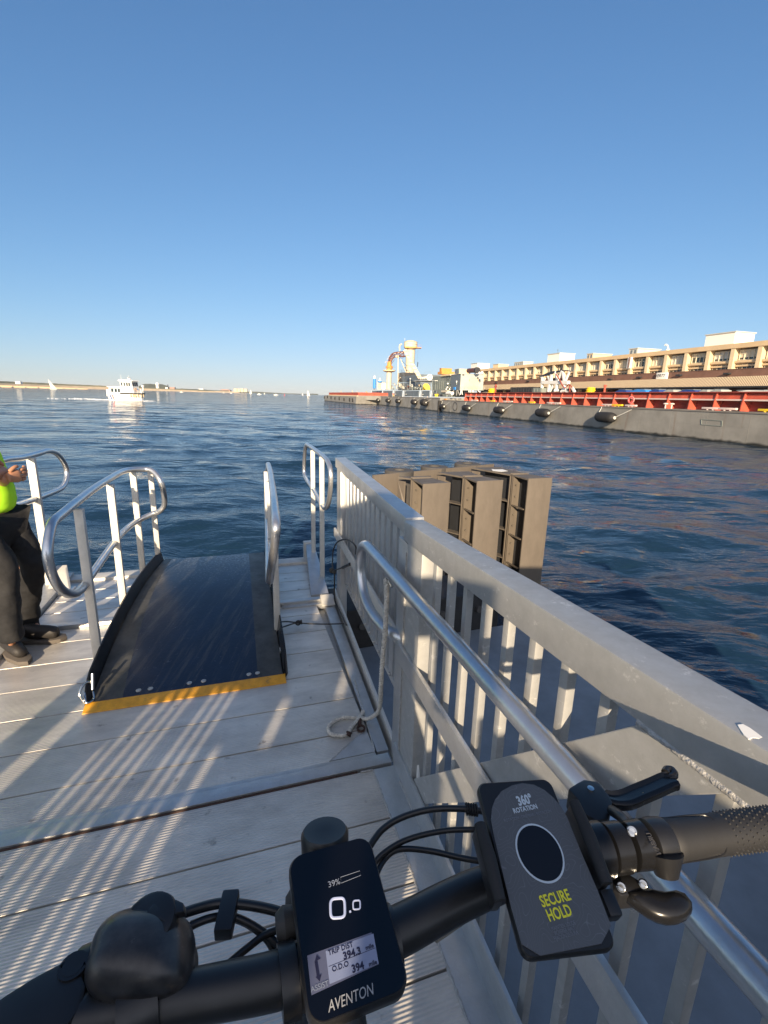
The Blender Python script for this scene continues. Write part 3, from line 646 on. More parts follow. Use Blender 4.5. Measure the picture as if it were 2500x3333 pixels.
# deck gear of the hopper barge
def cleat(x, y, m, label, long=1.5, grp=None):
    p = M(x, y, .75); p.z = HT; t = thing('mooring_cleat', label, 'cleat', p, 'mooring cleats on the barge edge')
    part(MB().bar(p+EZ*.16-HS*long/2, p+EZ*.16+HS*long/2, .22, .16), 'horn', m, t, bevel=.03)
    part(MB().cyl(p-HS*.25, p-HS*.25+EZ*.1, .1).cyl(p+HS*.25, p+HS*.25+EZ*.1, .1), 'foot', m, t)
for x, y, m, n_ in ((2502, 1341, 'brightyellow', 'yellow cleat at the far right of the barge edge'), (2368, 1337, 'palepaint', 'pale pink cleat right of the welded hull patch line'), (2312, 1335, 'palepaint', 'pale pink cleat above the welded hull patch'),
                     (2053, 1325, 'palepaint', 'pale pink cleat under the round life ring'), (2009, 1322, 'brightyellow', 'yellow cleat right of the nearest fender rope'), (1976, 1322, 'palepaint', 'pale pink cleat above the nearest fender'),
                     (1813, 1314, 'palepaint', 'right pale pink cleat of the pair below the white frame'), (1792, 1314, 'palepaint', 'left pale pink cleat of the pair below the white frame'), (1731, 1311, 'brightyellow', 'yellow cleat midway along the barge edge'),
                     (1660, 1308, 'palepaint', 'pale cleat below the black container, right one'), (1645, 1307, 'palepaint', 'pale cleat below the black container, left one'), (1603, 1306, 'brightyellow', 'small yellow cleat near the far end of the coaming'),
                     (1549, 1304, 'palepaint', 'pale cleat below the yellow tank, right one'), (1538, 1304, 'palepaint', 'pale cleat below the yellow tank, left one'), (1450, 1299, 'orange', 'orange rusty cleat at the far corner of the barge')):
    cleat(x, y, m, n_)
for k, (x, y) in enumerate(((2166, 1323), (2186, 1324))):
    p = M(x, y, .8); p.z = HT; t = thing('deck_bollard', 'short mushroom bollard on the barge edge, '+('left' if k == 0 else 'right')+' of the pair', 'bollard', p, 'mushroom bollards')
    part(MB().lathe(p, [(.06, 0), (.06, .35), (.2, .38), (.2, .46), (.05, .5)], 10), 'post', 'palepaint', t)
p = M(2054, 1302, 1.3); t = thing('life_ring', 'faded red life ring hung on the coaming of the barge', 'life ring', p)
part(MB().torus(p, HI+HS*.3, .27, .075, 18, 8), 'ring', 'pink', t)
part(MB().torus(p, HI+HS*.3, .36, .012, 18, 4), 'grab_line', 'whitegrey', t)
def tank(x, y0, y1, off, label, r):
    p = M(x, y1, off); p.z = 2.6; top = M(x, y0, off).z
    t = thing('yellow_capstan', label, 'capstan', p); h = top-p.z
    part(MB().lathe(p, [(r*1.15, 0), (r*1.15, h*.12), (r*.8, h*.2), (r*.8, h*.3)], 16), 'base', 'brightyellow', t)
    part(MB().lathe(p, [(r*.85, h*.3), (r, h*.4), (r, h*.55), (r*.75, h*.62), (r*.9, h*.75), (r*.9, h*.9), (r*.5, h)], 16), 'drum', 'brightyellow', t)
tank(1922, 1260, 1278, 4, 'bright yellow capstan on the barge, right of the white frame', .55)
tank(1602, 1264, 1277, 4, 'bright yellow capstan at the far end of the red coaming', .75)
p = M(1612, 1277, 4.2); p.z = 2.6; t = thing('standpipe', 'dark red standpipe beside the far yellow capstan', 'pipe', p)
part(MB().cyl(p, p+EZ*1.1, .14), 'pipe', 'redshade', t); part(MB().cyl(p+EZ*1.0, p+EZ*1.5, .26, .1), 'nozzle', 'redshade', t)
p = M(1967, 1277, 4.2); p.z = 2.6; t = thing('standpipe', 'thin dark red standpipe right of the near yellow capstan', 'pipe', p)
part(MB().cyl(p, p+EZ*.75, .12), 'pipe', 'red', t); part(MB().cyl(p+EZ*.7, p+EZ*.9, .18, .16), 'cap', 'red', t)
# containers on the quay side behind the coaming
def crate(x0, y0, x1, y1, off, m, label, cat='container'):
    a = M(x1, y1, off); t = thing('steel_container', label, cat, Vector((a.x, a.y, a.z)))
    mb = MB(); pbox(mb, x0, y0, x1, y1, off, 2.6); part(mb, 'body', m, t, smooth=False)
    s0 = SZ(x0, (y0+y1)/2, off)[0]; s1 = SZ(x1, (y0+y1)/2, off)[0]; zt = SZ((x0+x1)/2, y0, off)[1]; zb = SZ((x0+x1)/2, y1, off)[1]
    k = min(s0, s1)+.3
    while k < max(s0, s1): part(MB().dbox(k, k+.12, off-.07, off, zb+.1, zt-.1, B), 'side_rib', m, t, smooth=False); k += .9
    return t
crate(1661, 1260, 1734, 1277, 9, 'dark', 'long black open container behind the red coaming')
crate(1734, 1263, 1762, 1277, 9, 'greygreen', 'short dark green container right of the black one')
# white hopper frame with tarpaulin
def wframe():
    off = 10; m = lambda x, y, o_=0: M(1700+x*.15672, 1180+y*.15672, off+o_)
    b0 = m(560, 610); t = thing('loading_frame', 'white painted loading frame of crossing struts under a black tarpaulin', 'frame', b0)
    mb = MB()
    for x0, y0, x1, y1, w_ in ((405, 600, 420, 300, .35), (545, 605, 620, 250, .42), (620, 250, 600, 400, .3), (530, 280, 570, 390, .22), (710, 560, 730, 400, .42), (730, 400, 690, 190, .3), (730, 390, 825, 175, .25), (865, 600, 880, 420, .38), (880, 400, 845, 190, .34), (885, 400, 985, 185, .26), (395, 300, 430, 390, .2), (430, 400, 480, 330, .2)):
        part(MB().bar(m(x0, y0), m(x1, y1), w_, w_), 'strut', 'white', t, smooth=False)
        if w_ > .33: part(MB().bar(m(x0, y0, 3), m(x1, y1, 3), w_*.8, w_*.8), 'strut', 'white', t, smooth=False)
    mb = MB().bar(m(430, 410), m(965, 415), .5, .5).bar(m(430, 410, 3), m(965, 415, 3), .4, .4).bar(m(430, 410), m(430, 410, 3), .3, .3).bar(m(960, 415), m(960, 415, 3), .3, .3); part(mb, 'cross_beam', 'white', t, smooth=False)
    for a_, b_, w_ in ((m(810, 615), m(910, 535), .4), (m(860, 560), m(940, 610), .25), (m(1035, 520), m(1090, 615), .3), (m(640, 460), m(580, 600), .22)): part(MB().bar(a_, b_, w_, w_), 'foot_brace', 'white', t, smooth=False)
    part(MB().cyl(m(710, 560), m(710, 605), .42), 'roller', 'white', t)
    pts = [(345, 295), (420, 262), (520, 215), (650, 178), (760, 168), (860, 160), (940, 160), (1015, 175)]
    f = [m(x, y) for x, y in pts]; g = [m(x, y-4, 3.4) for x, y in pts]
    mb = MB(); n = len(pts); lo = [m(x+6, y+(6, 34, 60, 52, 36, 28, 22, 14)[k], -.1) for k, (x, y) in enumerate(pts)]
    mb.add(f+g+lo, [(i, i+1, n+i+1, n+i) for i in range(n-1)]+[(2*n+i, 2*n+i+1, i+1, i) for i in range(n-1)]); part(mb, 'tarpaulin', 'dark', t)
    mb = MB().tube(smooth_path([m(700, 240, -.4), m(770, 350, -.4), (m(830, 470, -.4)), m(880, 525, -.4)]), .09, 8).tube([m(975, 450, -.4), m(990, 610, -.4)], .08, 8).tube(smooth_path([m(900, 530, -.4), m(960, 455, -.4), m(1005, 480, -.4), m(1040, 530, -.4)]), .08, 8); part(mb, 'red_hose', 'redshade', t)
    part(MB().hexa([m(640, 430, 1), m(860, 430, 1), m(860, 430, 3), m(640, 430, 3)], [m(640, 330, 1), m(830, 330, 1), m(830, 330, 3), m(640, 330, 3)]), 'hopper_box', 'hosered', t, smooth=False)
wframe()
# ------------------------------------------------------------------ dredger
dr = barge('dredger_barge', 'weathered grey dredger barge carrying pipes towers and grey houses', 34.9, 118.5, 17, 1.55, 60, 5)
part(MB().dbox(34.35, 34.75, -.5, .2, -1.8, 1.0, B), 'gap_fender', 'rubber', hop)
zd = lambda x, y: (1180+x*.14467, 1090+y*.14467)
zj = lambda x, y: (1380+x*.14467, 1160+y*.14467)
def D(x, y, off): return M(*zd(x, y), off)
def J(x, y, off): return M(*zj(x, y), off)
def dbx(mb, x0, y0, x1, y1, off, depth): return pbox(mb, *zd(x0, y0), *zd(x1, y1), off, depth)
def jbx(mb, x0, y0, x1, y1, off, depth): return pbox(mb, *zj(x0, y0), *zj(x1, y1), off, depth)
MB.K = .15
# bulwark of slate panels with raking white frames
mb = MB()
for x0, x1 in ((215, 430), (465, 665), (720, 885), (940, 1260), (1325, 1500), (1575, 1659)): dbx(mb, x0, 1262, x1, 1385, 2.2, .15)
part(mb, 'bulwark_panel', 'greyblue', dr, smooth=False)
for x in (190, 445, 690, 915, 1295, 1545):
    for k in (0, 34) if x > 600 else (0,):
        part(MB().bar(D(x+k+14, 1250, 1.9), D(x+k-14, 1400, 1.1), .5, .35), 'bulwark_stay', 'whitegrey' if k else 'white', dr, smooth=False)
mb = MB().bar(D(190, 1248, 1.9), D(1659, 1240, 1.9), .3, .25); part(mb, 'bulwark_cap', 'greypale', dr, smooth=False)
for x, y in ((250, 1325), (315, 1345), (495, 1330), (750, 1335), (980, 1335), (1360, 1340), (1340, 1380)):
    part(MB().cyl(D(x, y, 1.4), D(x, y, 2.2), .55, .5, 12), 'hose_float', 'white', dr)
# lattice gallery of grey-green members
mb = MB()
for x in (820, 890, 1010, 1130, 1250): mb.bar(D(x, 1240, 2.6), D(x, 1110, 2.6), .35, .35)
for y in (1135, 1195): mb.bar(D(800, y, 2.6), D(1290, y+6, 2.6), .35, .3)
mb.bar(D(780, 1075, 3.2), D(1180, 1048, 3.2), .5, .45)
for x0, y0, x1, y1 in ((800, 1130, 850, 1190), (1040, 1140, 1100, 1200), (1130, 1200, 1180, 1150), (880, 1060, 900, 1130), (960, 1060, 940, 1090)): mb.bar(D(x0, y0, 2.9), D(x1, y1, 2.9), .3, .3)
for x in (520, 600, 680, 760): mb.bar(D(x, 1245, 2.8), D(x, 1205, 2.8), .2, .2)
mb.bar(D(340, 1225, 2.8), D(790, 1212, 2.8), .25, .2)
part(mb, 'gallery_frame', 'greygreen', dr, smooth=False)
mb = MB(); dbx(mb, 800, 1075, 1300, 1240, 5.5, 3); part(mb, 'machinery_house', 'greyblue', dr, smooth=False)
mb = MB(); dbx(mb, 895, 912, 1285, 1050, 5.5, 6); part(mb, 'upper_house', 'greyblue', dr, smooth=False)
mb = MB(); dbx(mb, 808, 852, 905, 1060, 6.5, 5); part(mb, 'winch_house', 'dark', dr, smooth=False)
for x in (835, 868, 900, 930):
    part(MB().tube(smooth_path([D(x, 1060, 5), D(x+8, 960, 5), D(x, 860, 5), D(x+16, 780, 5)]), .35, 8), 'vent_pipe', 'greypale' if x % 2 else 'greyblue', dr)
part(MB().cyl(D(820, 1010, 4.6), D(850, 960, 4.6), 1.4, .9, 12), 'cowl', 'sand', dr)
for k, (x, y, r_) in enumerate(((850, 1100, .8), (905, 1085, 1.0), (870, 1165, .9), (975, 1180, .7), (700, 1090, 1.0), (660, 1140, .8), (740, 1130, .8))):
    part(MB().tube([D(x-24, y+8, 3.6), D(x, y-6, 3.6), D(x+26, y+10, 3.6), D(x+24, y+50, 3.6)], r_*.6, 8), 'pump_pipe', ['sand', 'greypale', 'sand', 'hosered'][k % 4], dr)
part(MB().lathe(D(1075, 1100, 2.0), [(.17, -.6), (.12, -.15), (.12, .6), (.05, .9)], 12), 'stand_pipe', 'greypale', dr)
part(MB().ball(D(1075, 990, 2.0), 1.3, 12), 'pipe_float', 'white', dr)
part(MB().bar(D(1180, 1038, 1.8), D(1659, 1028, 1.8), 4.5, .55), 'awning_deck', 'white', dr, smooth=False)
mb = MB()
for x0, y0, x1, y1 in ((1560, 1235, 1560, 1045), (1640, 1235, 1640, 1045), (1540, 1060, 1600, 1130), (1659, 1060, 1610, 1120), (1570, 1240, 1580, 1130)): mb.bar(D(x0, y0, 1.7), D(x1, y1, 1.7), .45, .4)
part(mb, 'awning_post', 'greygreen', dr, smooth=False)
for x, y in ((1300, 1180), (1230, 1160)): part(MB().cyl(D(x, y+60, 3), D(x, y-40, 3), 1.1, .9, 10), 'air_bottle', 'greypale', dr)
# loose deck gear: lockers, drums, reels and short pipes along the gallery
_rg = random.Random(11)
for k in range(34):
    x_ = _rg.uniform(530, 1330); y_ = _rg.uniform(1150, 1232); off_ = _rg.uniform(2.8, 5.0); m_ = _rg.choice(['sand', 'greypale', 'whitegrey', 'greygreen', 'hosered', 'greyblue', 'creamlight'])
    w_ = _rg.uniform(14, 42); h_ = _rg.uniform(22, 70)
    if k % 3 == 0: part(MB().cyl(D(x_, y_+15, off_), D(x_, y_-h_, off_), _rg.uniform(.8, 1.8), None, 10), 'deck_drum', m_, dr)
    elif k % 3 == 1: part(MB().tube([D(x_-w_, y_, off_), D(x_-w_*.3, y_-h_*.6, off_), D(x_+w_*.4, y_-h_*.6, off_), D(x_+w_, y_+6, off_)], _rg.uniform(.35, .8), 6), 'deck_pipe', m_, dr)
    else: part(MB().box(D(x_, y_-h_*.3, off_), w_*.09, 2.5, h_*.09, HS, HI), 'deck_locker', m_, dr, smooth=False)
for x_ in (560, 640, 700, 930, 1060, 1190):
    part(MB().bar(D(x_, 1240, 3), D(x_+_rg.uniform(-8, 8), _rg.uniform(1000, 1090), 3), .22, .22), 'light_mast', 'greypale', dr, smooth=False)
# bow gear
mb = MB()
for x0, y0, x1, y1 in ((110, 1330, 100, 1290), (100, 1290, 75, 1270), (130, 1345, 130, 1300)): mb.bar(D(x0, y0, 3), D(x1, y1, 3), 1.2, .9)
part(mb, 'bow_fairlead', 'brightyellow', dr)
for x, y in ((245, 1400), (700, 1365), (1630, 1345), (1640, 1380), (1090, 1400), (1460, 1398)): part(MB().cyl(D(x, y+12, 1.0), D(x, y-14, 1.0), .6, .5, 8), 'deck_fitting', 'brightyellow' if x > 600 and x != 1090 and x != 1460 else 'palepaint', dr)
part(MB().bar(D(20, 1190, 5), D(330, 1178, 5), .2, .2), 'bow_boom', 'palepaint', dr)
# free standing machinery stands in a vertical plane square to the view
_c0 = D(590, 1230, 4); _vd = Vector((_c0.x, _c0.y, 0)).normalized()
VR = Vector((_vd.y, -_vd.x, 0))
def D2(x, y, off):
    r_ = ray(*zd(x, y)); return Vector((0, 0, H))+r_*(_c0.dot(_vd)/r_.dot(_vd))+_vd*(off-5)*.35

_c3 = Vector((0, 125, 0))
def D3(x, y, off):
    r_ = ray(*zd(x, y)); return Vector((0, 0, H))+r_*((125+(off-5)*.3)/r_.y)
def dthing(name, label, cat, x, y, off): return thing(name, label, cat, D2(x, y, off))
t = dthing('silo_tower', 'tall cream round silo tower with an orange platform near its top', 'tower', 1060, 860, 9)
c = D2(1065, 860, 9); px = c.length/F_PX*.14467*.97; Zp = lambda y: D2(1065, y, 9).z-c.z
prof = [(108, 860), (110, 830), (114, 700), (118, 560), (120, 430), (122, 330)]
part(MB().lathe(c, [(r_*px*.84, Zp(y)) for r_, y in prof], 28), 'shaft', 'sand', t)
for y in (330, 380, 420, 460, 500, 540, 580, 620, 690, 720, 800, 850):
    part(MB().torus(c+EZ*Zp(y), EZ, 119*px*.85, .12, 28, 6), 'hoop', 'orange' if y in (690, 720) else 'sand', t)
part(MB().lathe(c-VR*.03, [(120*px, Zp(310)), (146*px, Zp(270)), (146*px, Zp(165)), (128*px, Zp(140)), (80*px, Zp(118)), (20*px, Zp(108)), (.1, Zp(106))], 28), 'drum', 'sand', t)
for y in (150, 205, 262): part(MB().torus(c+EZ*Zp(y), EZ, 148*px, .3, 28, 6), 'hoop', 'creamlight', t)
mb = MB().hexa([D2(960, 300, 3), D2(1325, 300, 3), D2(1325, 300, 11), D2(960, 300, 11)], [D2(950, 268, 3), D2(1325, 290, 3), D2(1325, 290, 11), D2(950, 268, 11)]); part(mb, 'platform', 'orange', t, smooth=False)
mb = MB()
for x in (1200, 1240, 1280, 1325): mb.cyl(D2(x, 292, 7.5), D2(x, 215, 7.5), .07, seg=6)
for y in (215, 250): mb.tube([D2(1195, y, 7.5), D2(1325, y+3, 7.5)], .07, 6); mb.tube([D2(1325, y+3, 7.5), D2(1325, y+3, 9.6)], .07, 6)
part(mb, 'guard_rail', 'pink', t)
part(MB().tube(smooth_path([D2(840, 350, 8), D2(835, 260, 8), D2(850, 215, 8), D2(890, 205, 8)]), 1.5, 10), 'elbow_duct', 'creamlight', t)
part(MB().ball(D2(955, 82, 9), .9, 8).cyl(D2(955, 82, 9), D2(955, 120, 9), .12, seg=6), 'top_light', 'white', t)
mb = MB().tube([D2(1245, 370, 8), D2(1235, 620, 8)], .14, 6).tube([D2(1200, 410, 8), D2(1265, 345, 8)], .12, 6); part(mb, 'davit', 'greyblue', t)
part(MB().cyl(D2(1250, 610, 8), D2(1240, 715, 8), .9, .8), 'hook_block', 'dark', t)
# pedestal crane with articulated arm
t = dthing('pedestal_crane', 'sand coloured pedestal crane with a dark red jointed arm bent over to the right', 'crane', 590, 1230, 4)
c = D2(590, 1230, 4); px = c.length/F_PX*.14467*.97; Zp = lambda y: D2(590, y, 4).z-c.z
part(MB().lathe(c, [(66*px, Zp(1230)), (64*px, Zp(1180)), (58*px, Zp(1100)), (58*px, Zp(840))], 22), 'pedestal', 'sand', t)
part(MB().lathe(c, [(100*px, Zp(835)), (138*px, Zp(815)), (138*px, Zp(795)), (100*px, Zp(792))], 24), 'gallery', 'creamlight', t)
mb = MB()
for k in range(14):
    a = 2*math.pi*k/14; o_ = Vector((math.cos(a), math.sin(a), 0))*136*px; mb.cyl(c+o_+EZ*Zp(795), c+o_+EZ*Zp(740), .06, seg=5)
mb.torus(c+EZ*Zp(742), EZ, 136*px, .08, 24, 5).torus(c+EZ*Zp(768), EZ, 136*px, .06, 24, 5); part(mb, 'gallery_rail', 'whitegrey', t)
part(MB().lathe(c, [(62*px, Zp(790)), (62*px, Zp(750)), (82*px, Zp(740)), (82*px, Zp(712)), (60*px, Zp(700))], 22), 'slewing_ring', 'orange', t)
part(MB().lathe(c, [(52*px, Zp(705)), (44*px, Zp(640)), (30*px, Zp(600))], 12), 'turret', 'orange', t)
arm = [(590, 640), (610, 520), (680, 425), (800, 395), (940, 385)]
mb = MB(); up = smooth_path([D2(x, y, 4+k*.5) for k, (x, y) in enumerate(arm)], 5); lo = smooth_path([D2(x+45-k*4, y+50+k*12, 4+k*.5) for k, (x, y) in enumerate(arm)], 5)
mb.tube(up, 1.9, 8); part(mb, 'arm', 'hosered', t); part(MB().tube(lo, 1.5, 8), 'lower_arm', 'hosered', t)
mb = MB()
for k in range(0, len(up)-1, 2): mb.bar(up[k], lo[k], 1.8, 1.6); mb.bar(lo[k], up[min(k+2, len(up)-1)], 1.2, 1.0)
part(mb, 'arm_lattice', 'hosered', t, smooth=False)
mb = MB()
for x, y in ((545, 590), (585, 520), (625, 460)): mb.bar(D2(x, y, 3.6), D2(x-40, y+40, 3.6), .7, .5)
for x, y in ((700, 425), (790, 400), (860, 410)): mb.bar(D2(x, y, 3.2), D2(x+50, y-8, 3.2), .8, .7)
part(mb, 'service_step', 'palepaint', t)
for a_, b_ in (((560, 690), (560, 600)), ((620, 700), (720, 560)), ((590, 680), (650, 560))): part(MB().cyl(D2(*a_, 3.2), D2(*b_, 3.2), .55, .4, 8), 'hydraulic_ram', 'hosered' if a_[0] > 600 else 'orange', t)
mb = MB().tube(smooth_path([D2(960, 400, 5), D2(870, 440, 5), D2(800, 470, 5), D2(790, 520, 5)]), .5, 8).tube(smooth_path([D2(980, 430, 5), D2(900, 520, 5), D2(850, 500, 5), D2(830, 460, 5)]), .45, 8); part(mb, 'slack_hose', 'hosered', t)
# conveyor chute and its stays
t = dthing('conveyor_chute', 'long cream chute slanting down from the silo tower to the winch', 'chute', 1330, 960, 5)
part(MB().bar(D3(950, 335, 6.5), D3(1290, 975, 5), 5.6, 2.0, up=_vd, w2=5.2), 'trough', 'sand', t, smooth=False)
mb = MB().bar(D3(975, 330, 6), D3(1330, 965, 4.5), .7, 1.0, up=_vd).bar(D3(925, 360, 6), D3(1250, 970, 4.5), .7, 1.0, up=_vd); part(mb, 'side_rail', 'creamlight', t, smooth=False)
mb = MB()
for k in range(8):
    f_ = k/8+.06; a_ = D3(955, 340, 5.4).lerp(D3(1290, 975, 4), f_); mb.bar(a_-VR*.4, a_+VR*.4, .35, .25)
part(mb, 'cross_cleats', 'tan', t)
part(MB().bar(D2(790, 1140, -6), D2(800, 480, -6), 1.9, 1.6), 'mast', 'creamlight', t, smooth=False)
part(MB().bar(D2(850, 560, -6), D2(990, 905, -6), 2.2, 1.2), 'back_stay', 'creamlight', t, smooth=False)
part(MB().bar(D2(790, 515, -6), D2(1000, 720, -6), 1.0, .8), 'dark_stay', 'dark', t, smooth=False)
part(MB().bar(D2(1000, 720, -6), D2(1200, 890, -6), 1.0, .8), 'pale_stay', 'greypale', t, smooth=False)
for x, y in ((955, 740), (985, 800)): part(MB().box(D2(x, y, 6), 2.2, 2, 3.4, VR, _vd), 'counterweight', 'dark', t)
part(MB().ball(D2(760, 510, -6), 2.6, 14), 'head_pulley', 'creamlight', t)
t = dthing('cable_winch', 'white spoked winch wheel on the awning deck of the dredger', 'winch', 1510, 1020, 1.6)
part(MB().torus(D3(1510, 955, 1.4), _vd, .62, 1.0, 28, 8), 'wheel_rim', 'white', t)
mb = MB()
for k in range(3):
    a = math.pi*k/3; mb.bar(D3(1510, 955, 1.4)+(VR*math.cos(a)+EZ*math.sin(a))*.6, D3(1510, 955, 1.4)-(VR*math.cos(a)+EZ*math.sin(a))*.6, .7, .5)
part(mb, 'spokes', 'white', t); part(MB().cyl(D3(1510, 955, .8), D3(1510, 955, 5), 1.5), 'hub', 'white', t)
part(MB().cyl(D3(1300, 985, 3), D3(1480, 955, 3), 2.2, 2.4, 16), 'drum', 'whitegrey', t)
mb = MB()
for x in (1250, 1290, 1330, 1370, 1410): mb.box(D3(x, 985, 2.2), 1.4, 1.4, 3.2, VR, _vd)
part(mb, 'gear_case', 'tan', t, bevel=.1)
t = dthing('yellow_crane_cab', 'bright yellow winch cab under the white awning deck', 'cab', 1440, 1235, 1.4)
mb = MB().prism([D3(1350, 1235, 1.5), D3(1365, 1130, 1.5), D3(1400, 1095, 1.5), D3(1470, 1100, 1.5), D3(1515, 1160, 1.5), D3(1520, 1235, 1.5)], _vd*.6); part(mb, 'cab_shell', 'brightyellow', t, smooth=False)
part(MB().bar(D3(1420, 1100, 1.3), D3(1500, 1180, 1.3), .6, .5), 'cab_brace', 'orange', t); part(MB().box(D3(1430, 1190, 1.45), 2.2, .2, 2.6, VR, _vd), 'cab_window', 'orange', t)
t = dthing('blue_cylinder', 'tall bright blue cylinder with a white cap on the dredger bow', 'tank', 267, 1210, 4)
c = D2(267, 1210, 4); px = c.length/F_PX*.14467*.97; Zp = lambda y: D2(267, y, 4).z-c.z
part(MB().lathe(c, [(32*px, Zp(1205)), (32*px, Zp(1000)), (26*px, Zp(992))], 18), 'cylinder', 'blue', t)
part(MB().lathe(c, [(14*px, Zp(995)), (24*px, Zp(975)), (24*px, Zp(930)), (8*px, Zp(918))], 14), 'cap', 'white', t)
part(MB().lathe(c, [(20*px, Zp(1235)), (20*px, Zp(1205))], 12), 'stand', 'greyblue', t)
t = dthing('pump_cabin', 'cream pump cabin with a blue banded white dome beside the crane pedestal', 'cabin', 400, 1220, 4)
mb = MB().hexa([D2(335, 1225, 5), D2(432, 1225, 5), D2(432, 1225, 8), D2(335, 1225, 8)], [D2(335, 1072, 5), D2(432, 1072, 5), D2(432, 1072, 8), D2(335, 1072, 8)]); part(mb, 'engine_box', 'sand', t, smooth=False)
mb = MB().hexa([D2(436, 1222, 4.8), D2(515, 1222, 4.8), D2(515, 1222, 8), D2(436, 1222, 8)], [D2(436, 1078, 4.8), D2(515, 1078, 4.8), D2(515, 1078, 8), D2(436, 1078, 8)]); part(mb, 'white_cabin', 'white', t, smooth=False)
mb = MB().hexa([D2(432, 1078, 4.5), D2(520, 1078, 4.5), D2(520, 1078, 8.2), D2(432, 1078, 8.2)], [D2(432, 1066, 4.5), D2(520, 1066, 4.5), D2(520, 1066, 8.2), D2(432, 1066, 8.2)]); part(mb, 'cabin_roof', 'greyblue', t, smooth=False)
part(MB().cyl(D2(392, 1072, 5), D2(392, 1035, 5), 4.0), 'blue_band', 'blue', t); part(MB().lathe(D2(392, 1035, 5), [(.58, 0), (.46, .18), (.27, .33), (.26, .75), (.1, .95)], 16), 'dome', 'white', t)
mb = MB()
for y in (1110, 1150, 1190): mb.bar(D2(350, y, 3.3), D2(420, y-2, 3.3), .4, .5)
part(mb, 'louvre', 'tan', t)
t = thing('antenna_cluster', 'cluster of thin grey masts behind the winch wheel', 'antenna', D2(1480, 880, 8))
mb = MB()
for x, y in ((1410, 800), (1475, 790), (1510, 795), (1535, 815)): mb.cyl(D2(x, 885, 8), D2(x, y, 8), .12, .06, 6)
for y in (815, 840): mb.bar(D2(1400, y, 8), D2(1540, y+4, 8), .1, .1)
part(mb, 'masts', 'greyblue', t)
# ---- houses on the right half of the dredger (second survey window)
t = thing('deck_house', 'grey green two storey deck house with round white hatches', 'deck house', J(500, 900, 3))
mb = MB(); jbx(mb, 190, 436, 600, 900, 7, 6); part(mb, 'upper_wall', 'greygreen', t, smooth=False)
mb = MB(); jbx(mb, 455, 556, 628, 900, 4, 4); part(mb, 'front_wall', 'greygreen', t, smooth=False)
mb = MB(); jbx(mb, 262, 760, 505, 905, 2.6, 3); part(mb, 'lower_wall', 'greygreen', t, smooth=False)
mb = MB(); jbx(mb, 385, 764, 520, 806, 2.3, .4); part(mb, 'pale_beam', 'sand', t, smooth=False)
for x, y in ((538, 612), (528, 695), (602, 698), (505, 738), (582, 738)): part(MB().cyl(J(x, y, 3.4), J(x, y, 4), 1.05, 1.05, 14), 'round_hatch', 'white', t)
mb = MB()
for x in (350, 400, 440): mb.bar(J(x, 745, 3.4), J(x, 550, 3.4), .35, .35)
for x in (300,): mb.bar(J(x, 745, 3.2), J(x, 560, 3.2), .35, .35)
mb.bar(J(215, 640, 3), J(330, 565, 3), .4, .4).bar(J(190, 740, 3), J(190, 560, 3), .5, .4)
part(mb, 'stanchion', 'greygreen', t, smooth=False)
mb = MB(); jbx(mb, 300, 846, 330, 892, 2.4, .2); jbx(mb, 362, 852, 408, 890, 2.4, .2); part(mb, 'dark_window', 'dark', t)
mb = MB(); jbx(mb, 375, 408, 585, 440, 6.6, 6.5); part(mb, 'roof_edge', 'creamlight', t, smooth=False)
mb = MB()
for x0, y0, x1, y1 in ((500, 450, 540, 540), (540, 540, 590, 450), (500, 545, 590, 545), (500, 450, 500, 545)): mb.bar(J(x0, y0, 5), J(x1, y1, 5), .4, .35)
part(mb, 'roof_truss', 'dark', t, smooth=False)
t = thing('white_winch', 'white winch block standing on a dark base at the barge gap', 'winch', J(570, 900, 1.5))
part(MB().cyl(J(520, 830, 1.6), J(640, 830, 1.6), 2.2, 2.2, 16), 'drum', 'white', t)
part(MB().box(J(575, 790, 1.8), 4.2, 2, 1.0, HS, HI), 'top_box', 'white', t, bevel=.15); part(MB().box(J(570, 892, 1.8), 6, 2.5, 1.6, HS, HI), 'bed', 'greyblue', t)
t = thing('yellow_bollard', 'bright yellow bollard pair on the dredger edge near the gap', 'bollard', J(280, 905, .8))
for x in (262, 300): part(MB().lathe(J(x, 908, .8), [(.2, 0), (.15, .05), (.15, .38), (.23, .42), (.23, .56), (.1, .6)], 12), 'post', 'brightyellow', t)
def HE(x, y, s_):      # zj pixel -> plane facing the viewer at distance s_ along the barge
    r_ = ray(*zj(x, y)); A_ = B(s_, 0); return Vector((0, 0, H))+r_*(HS.dot(Vector((A_.x, A_.y, 0)))/HS.dot(r_))
def endhouse(t, x0, xc, x1, yt, yb, off, mside, mend, cap='whitegrey', nm='wall'):
    s_far = SZ(*zj(x0, (yt+yb)/2), off)[0]; s_near = SZ(*zj(xc, (yt+yb)/2), off)[0]
    zt = SZ(*zj(xc, yt), off)[1]; zb = SZ(*zj(xc, yb), off)[1]; dep = (HE(x1, (yt+yb)/2, s_near)-HO).dot(HI)-off
    part(MB().dbox(s_near+.03, s_far, off, off+dep, zb, zt, B), 'side_'+nm, mside, t, smooth=False)
    part(MB().dbox(s_near-.03, s_near+.03, off-.01, off+dep+.01, zb, zt, B), 'end_'+nm, mend, t, smooth=False)
    part(MB().dbox(s_near-.1, s_far+.1, off-.1, off+dep+.1, zt, zt+.07, B), 'roof', cap, t, smooth=False)
    return s_near, s_far, dep, zt, zb
t = thing('generator_house', 'big pale grey generator house with a cream double door', 'generator house', J(1070, 760, 4))
sn, sf_, dp, zt_, zb_ = endhouse(t, 604, 820, 1335, 396, 752, 3.2, 'greyblue', 'greypale')  # darker side and paler end wall paint in how the sun falls
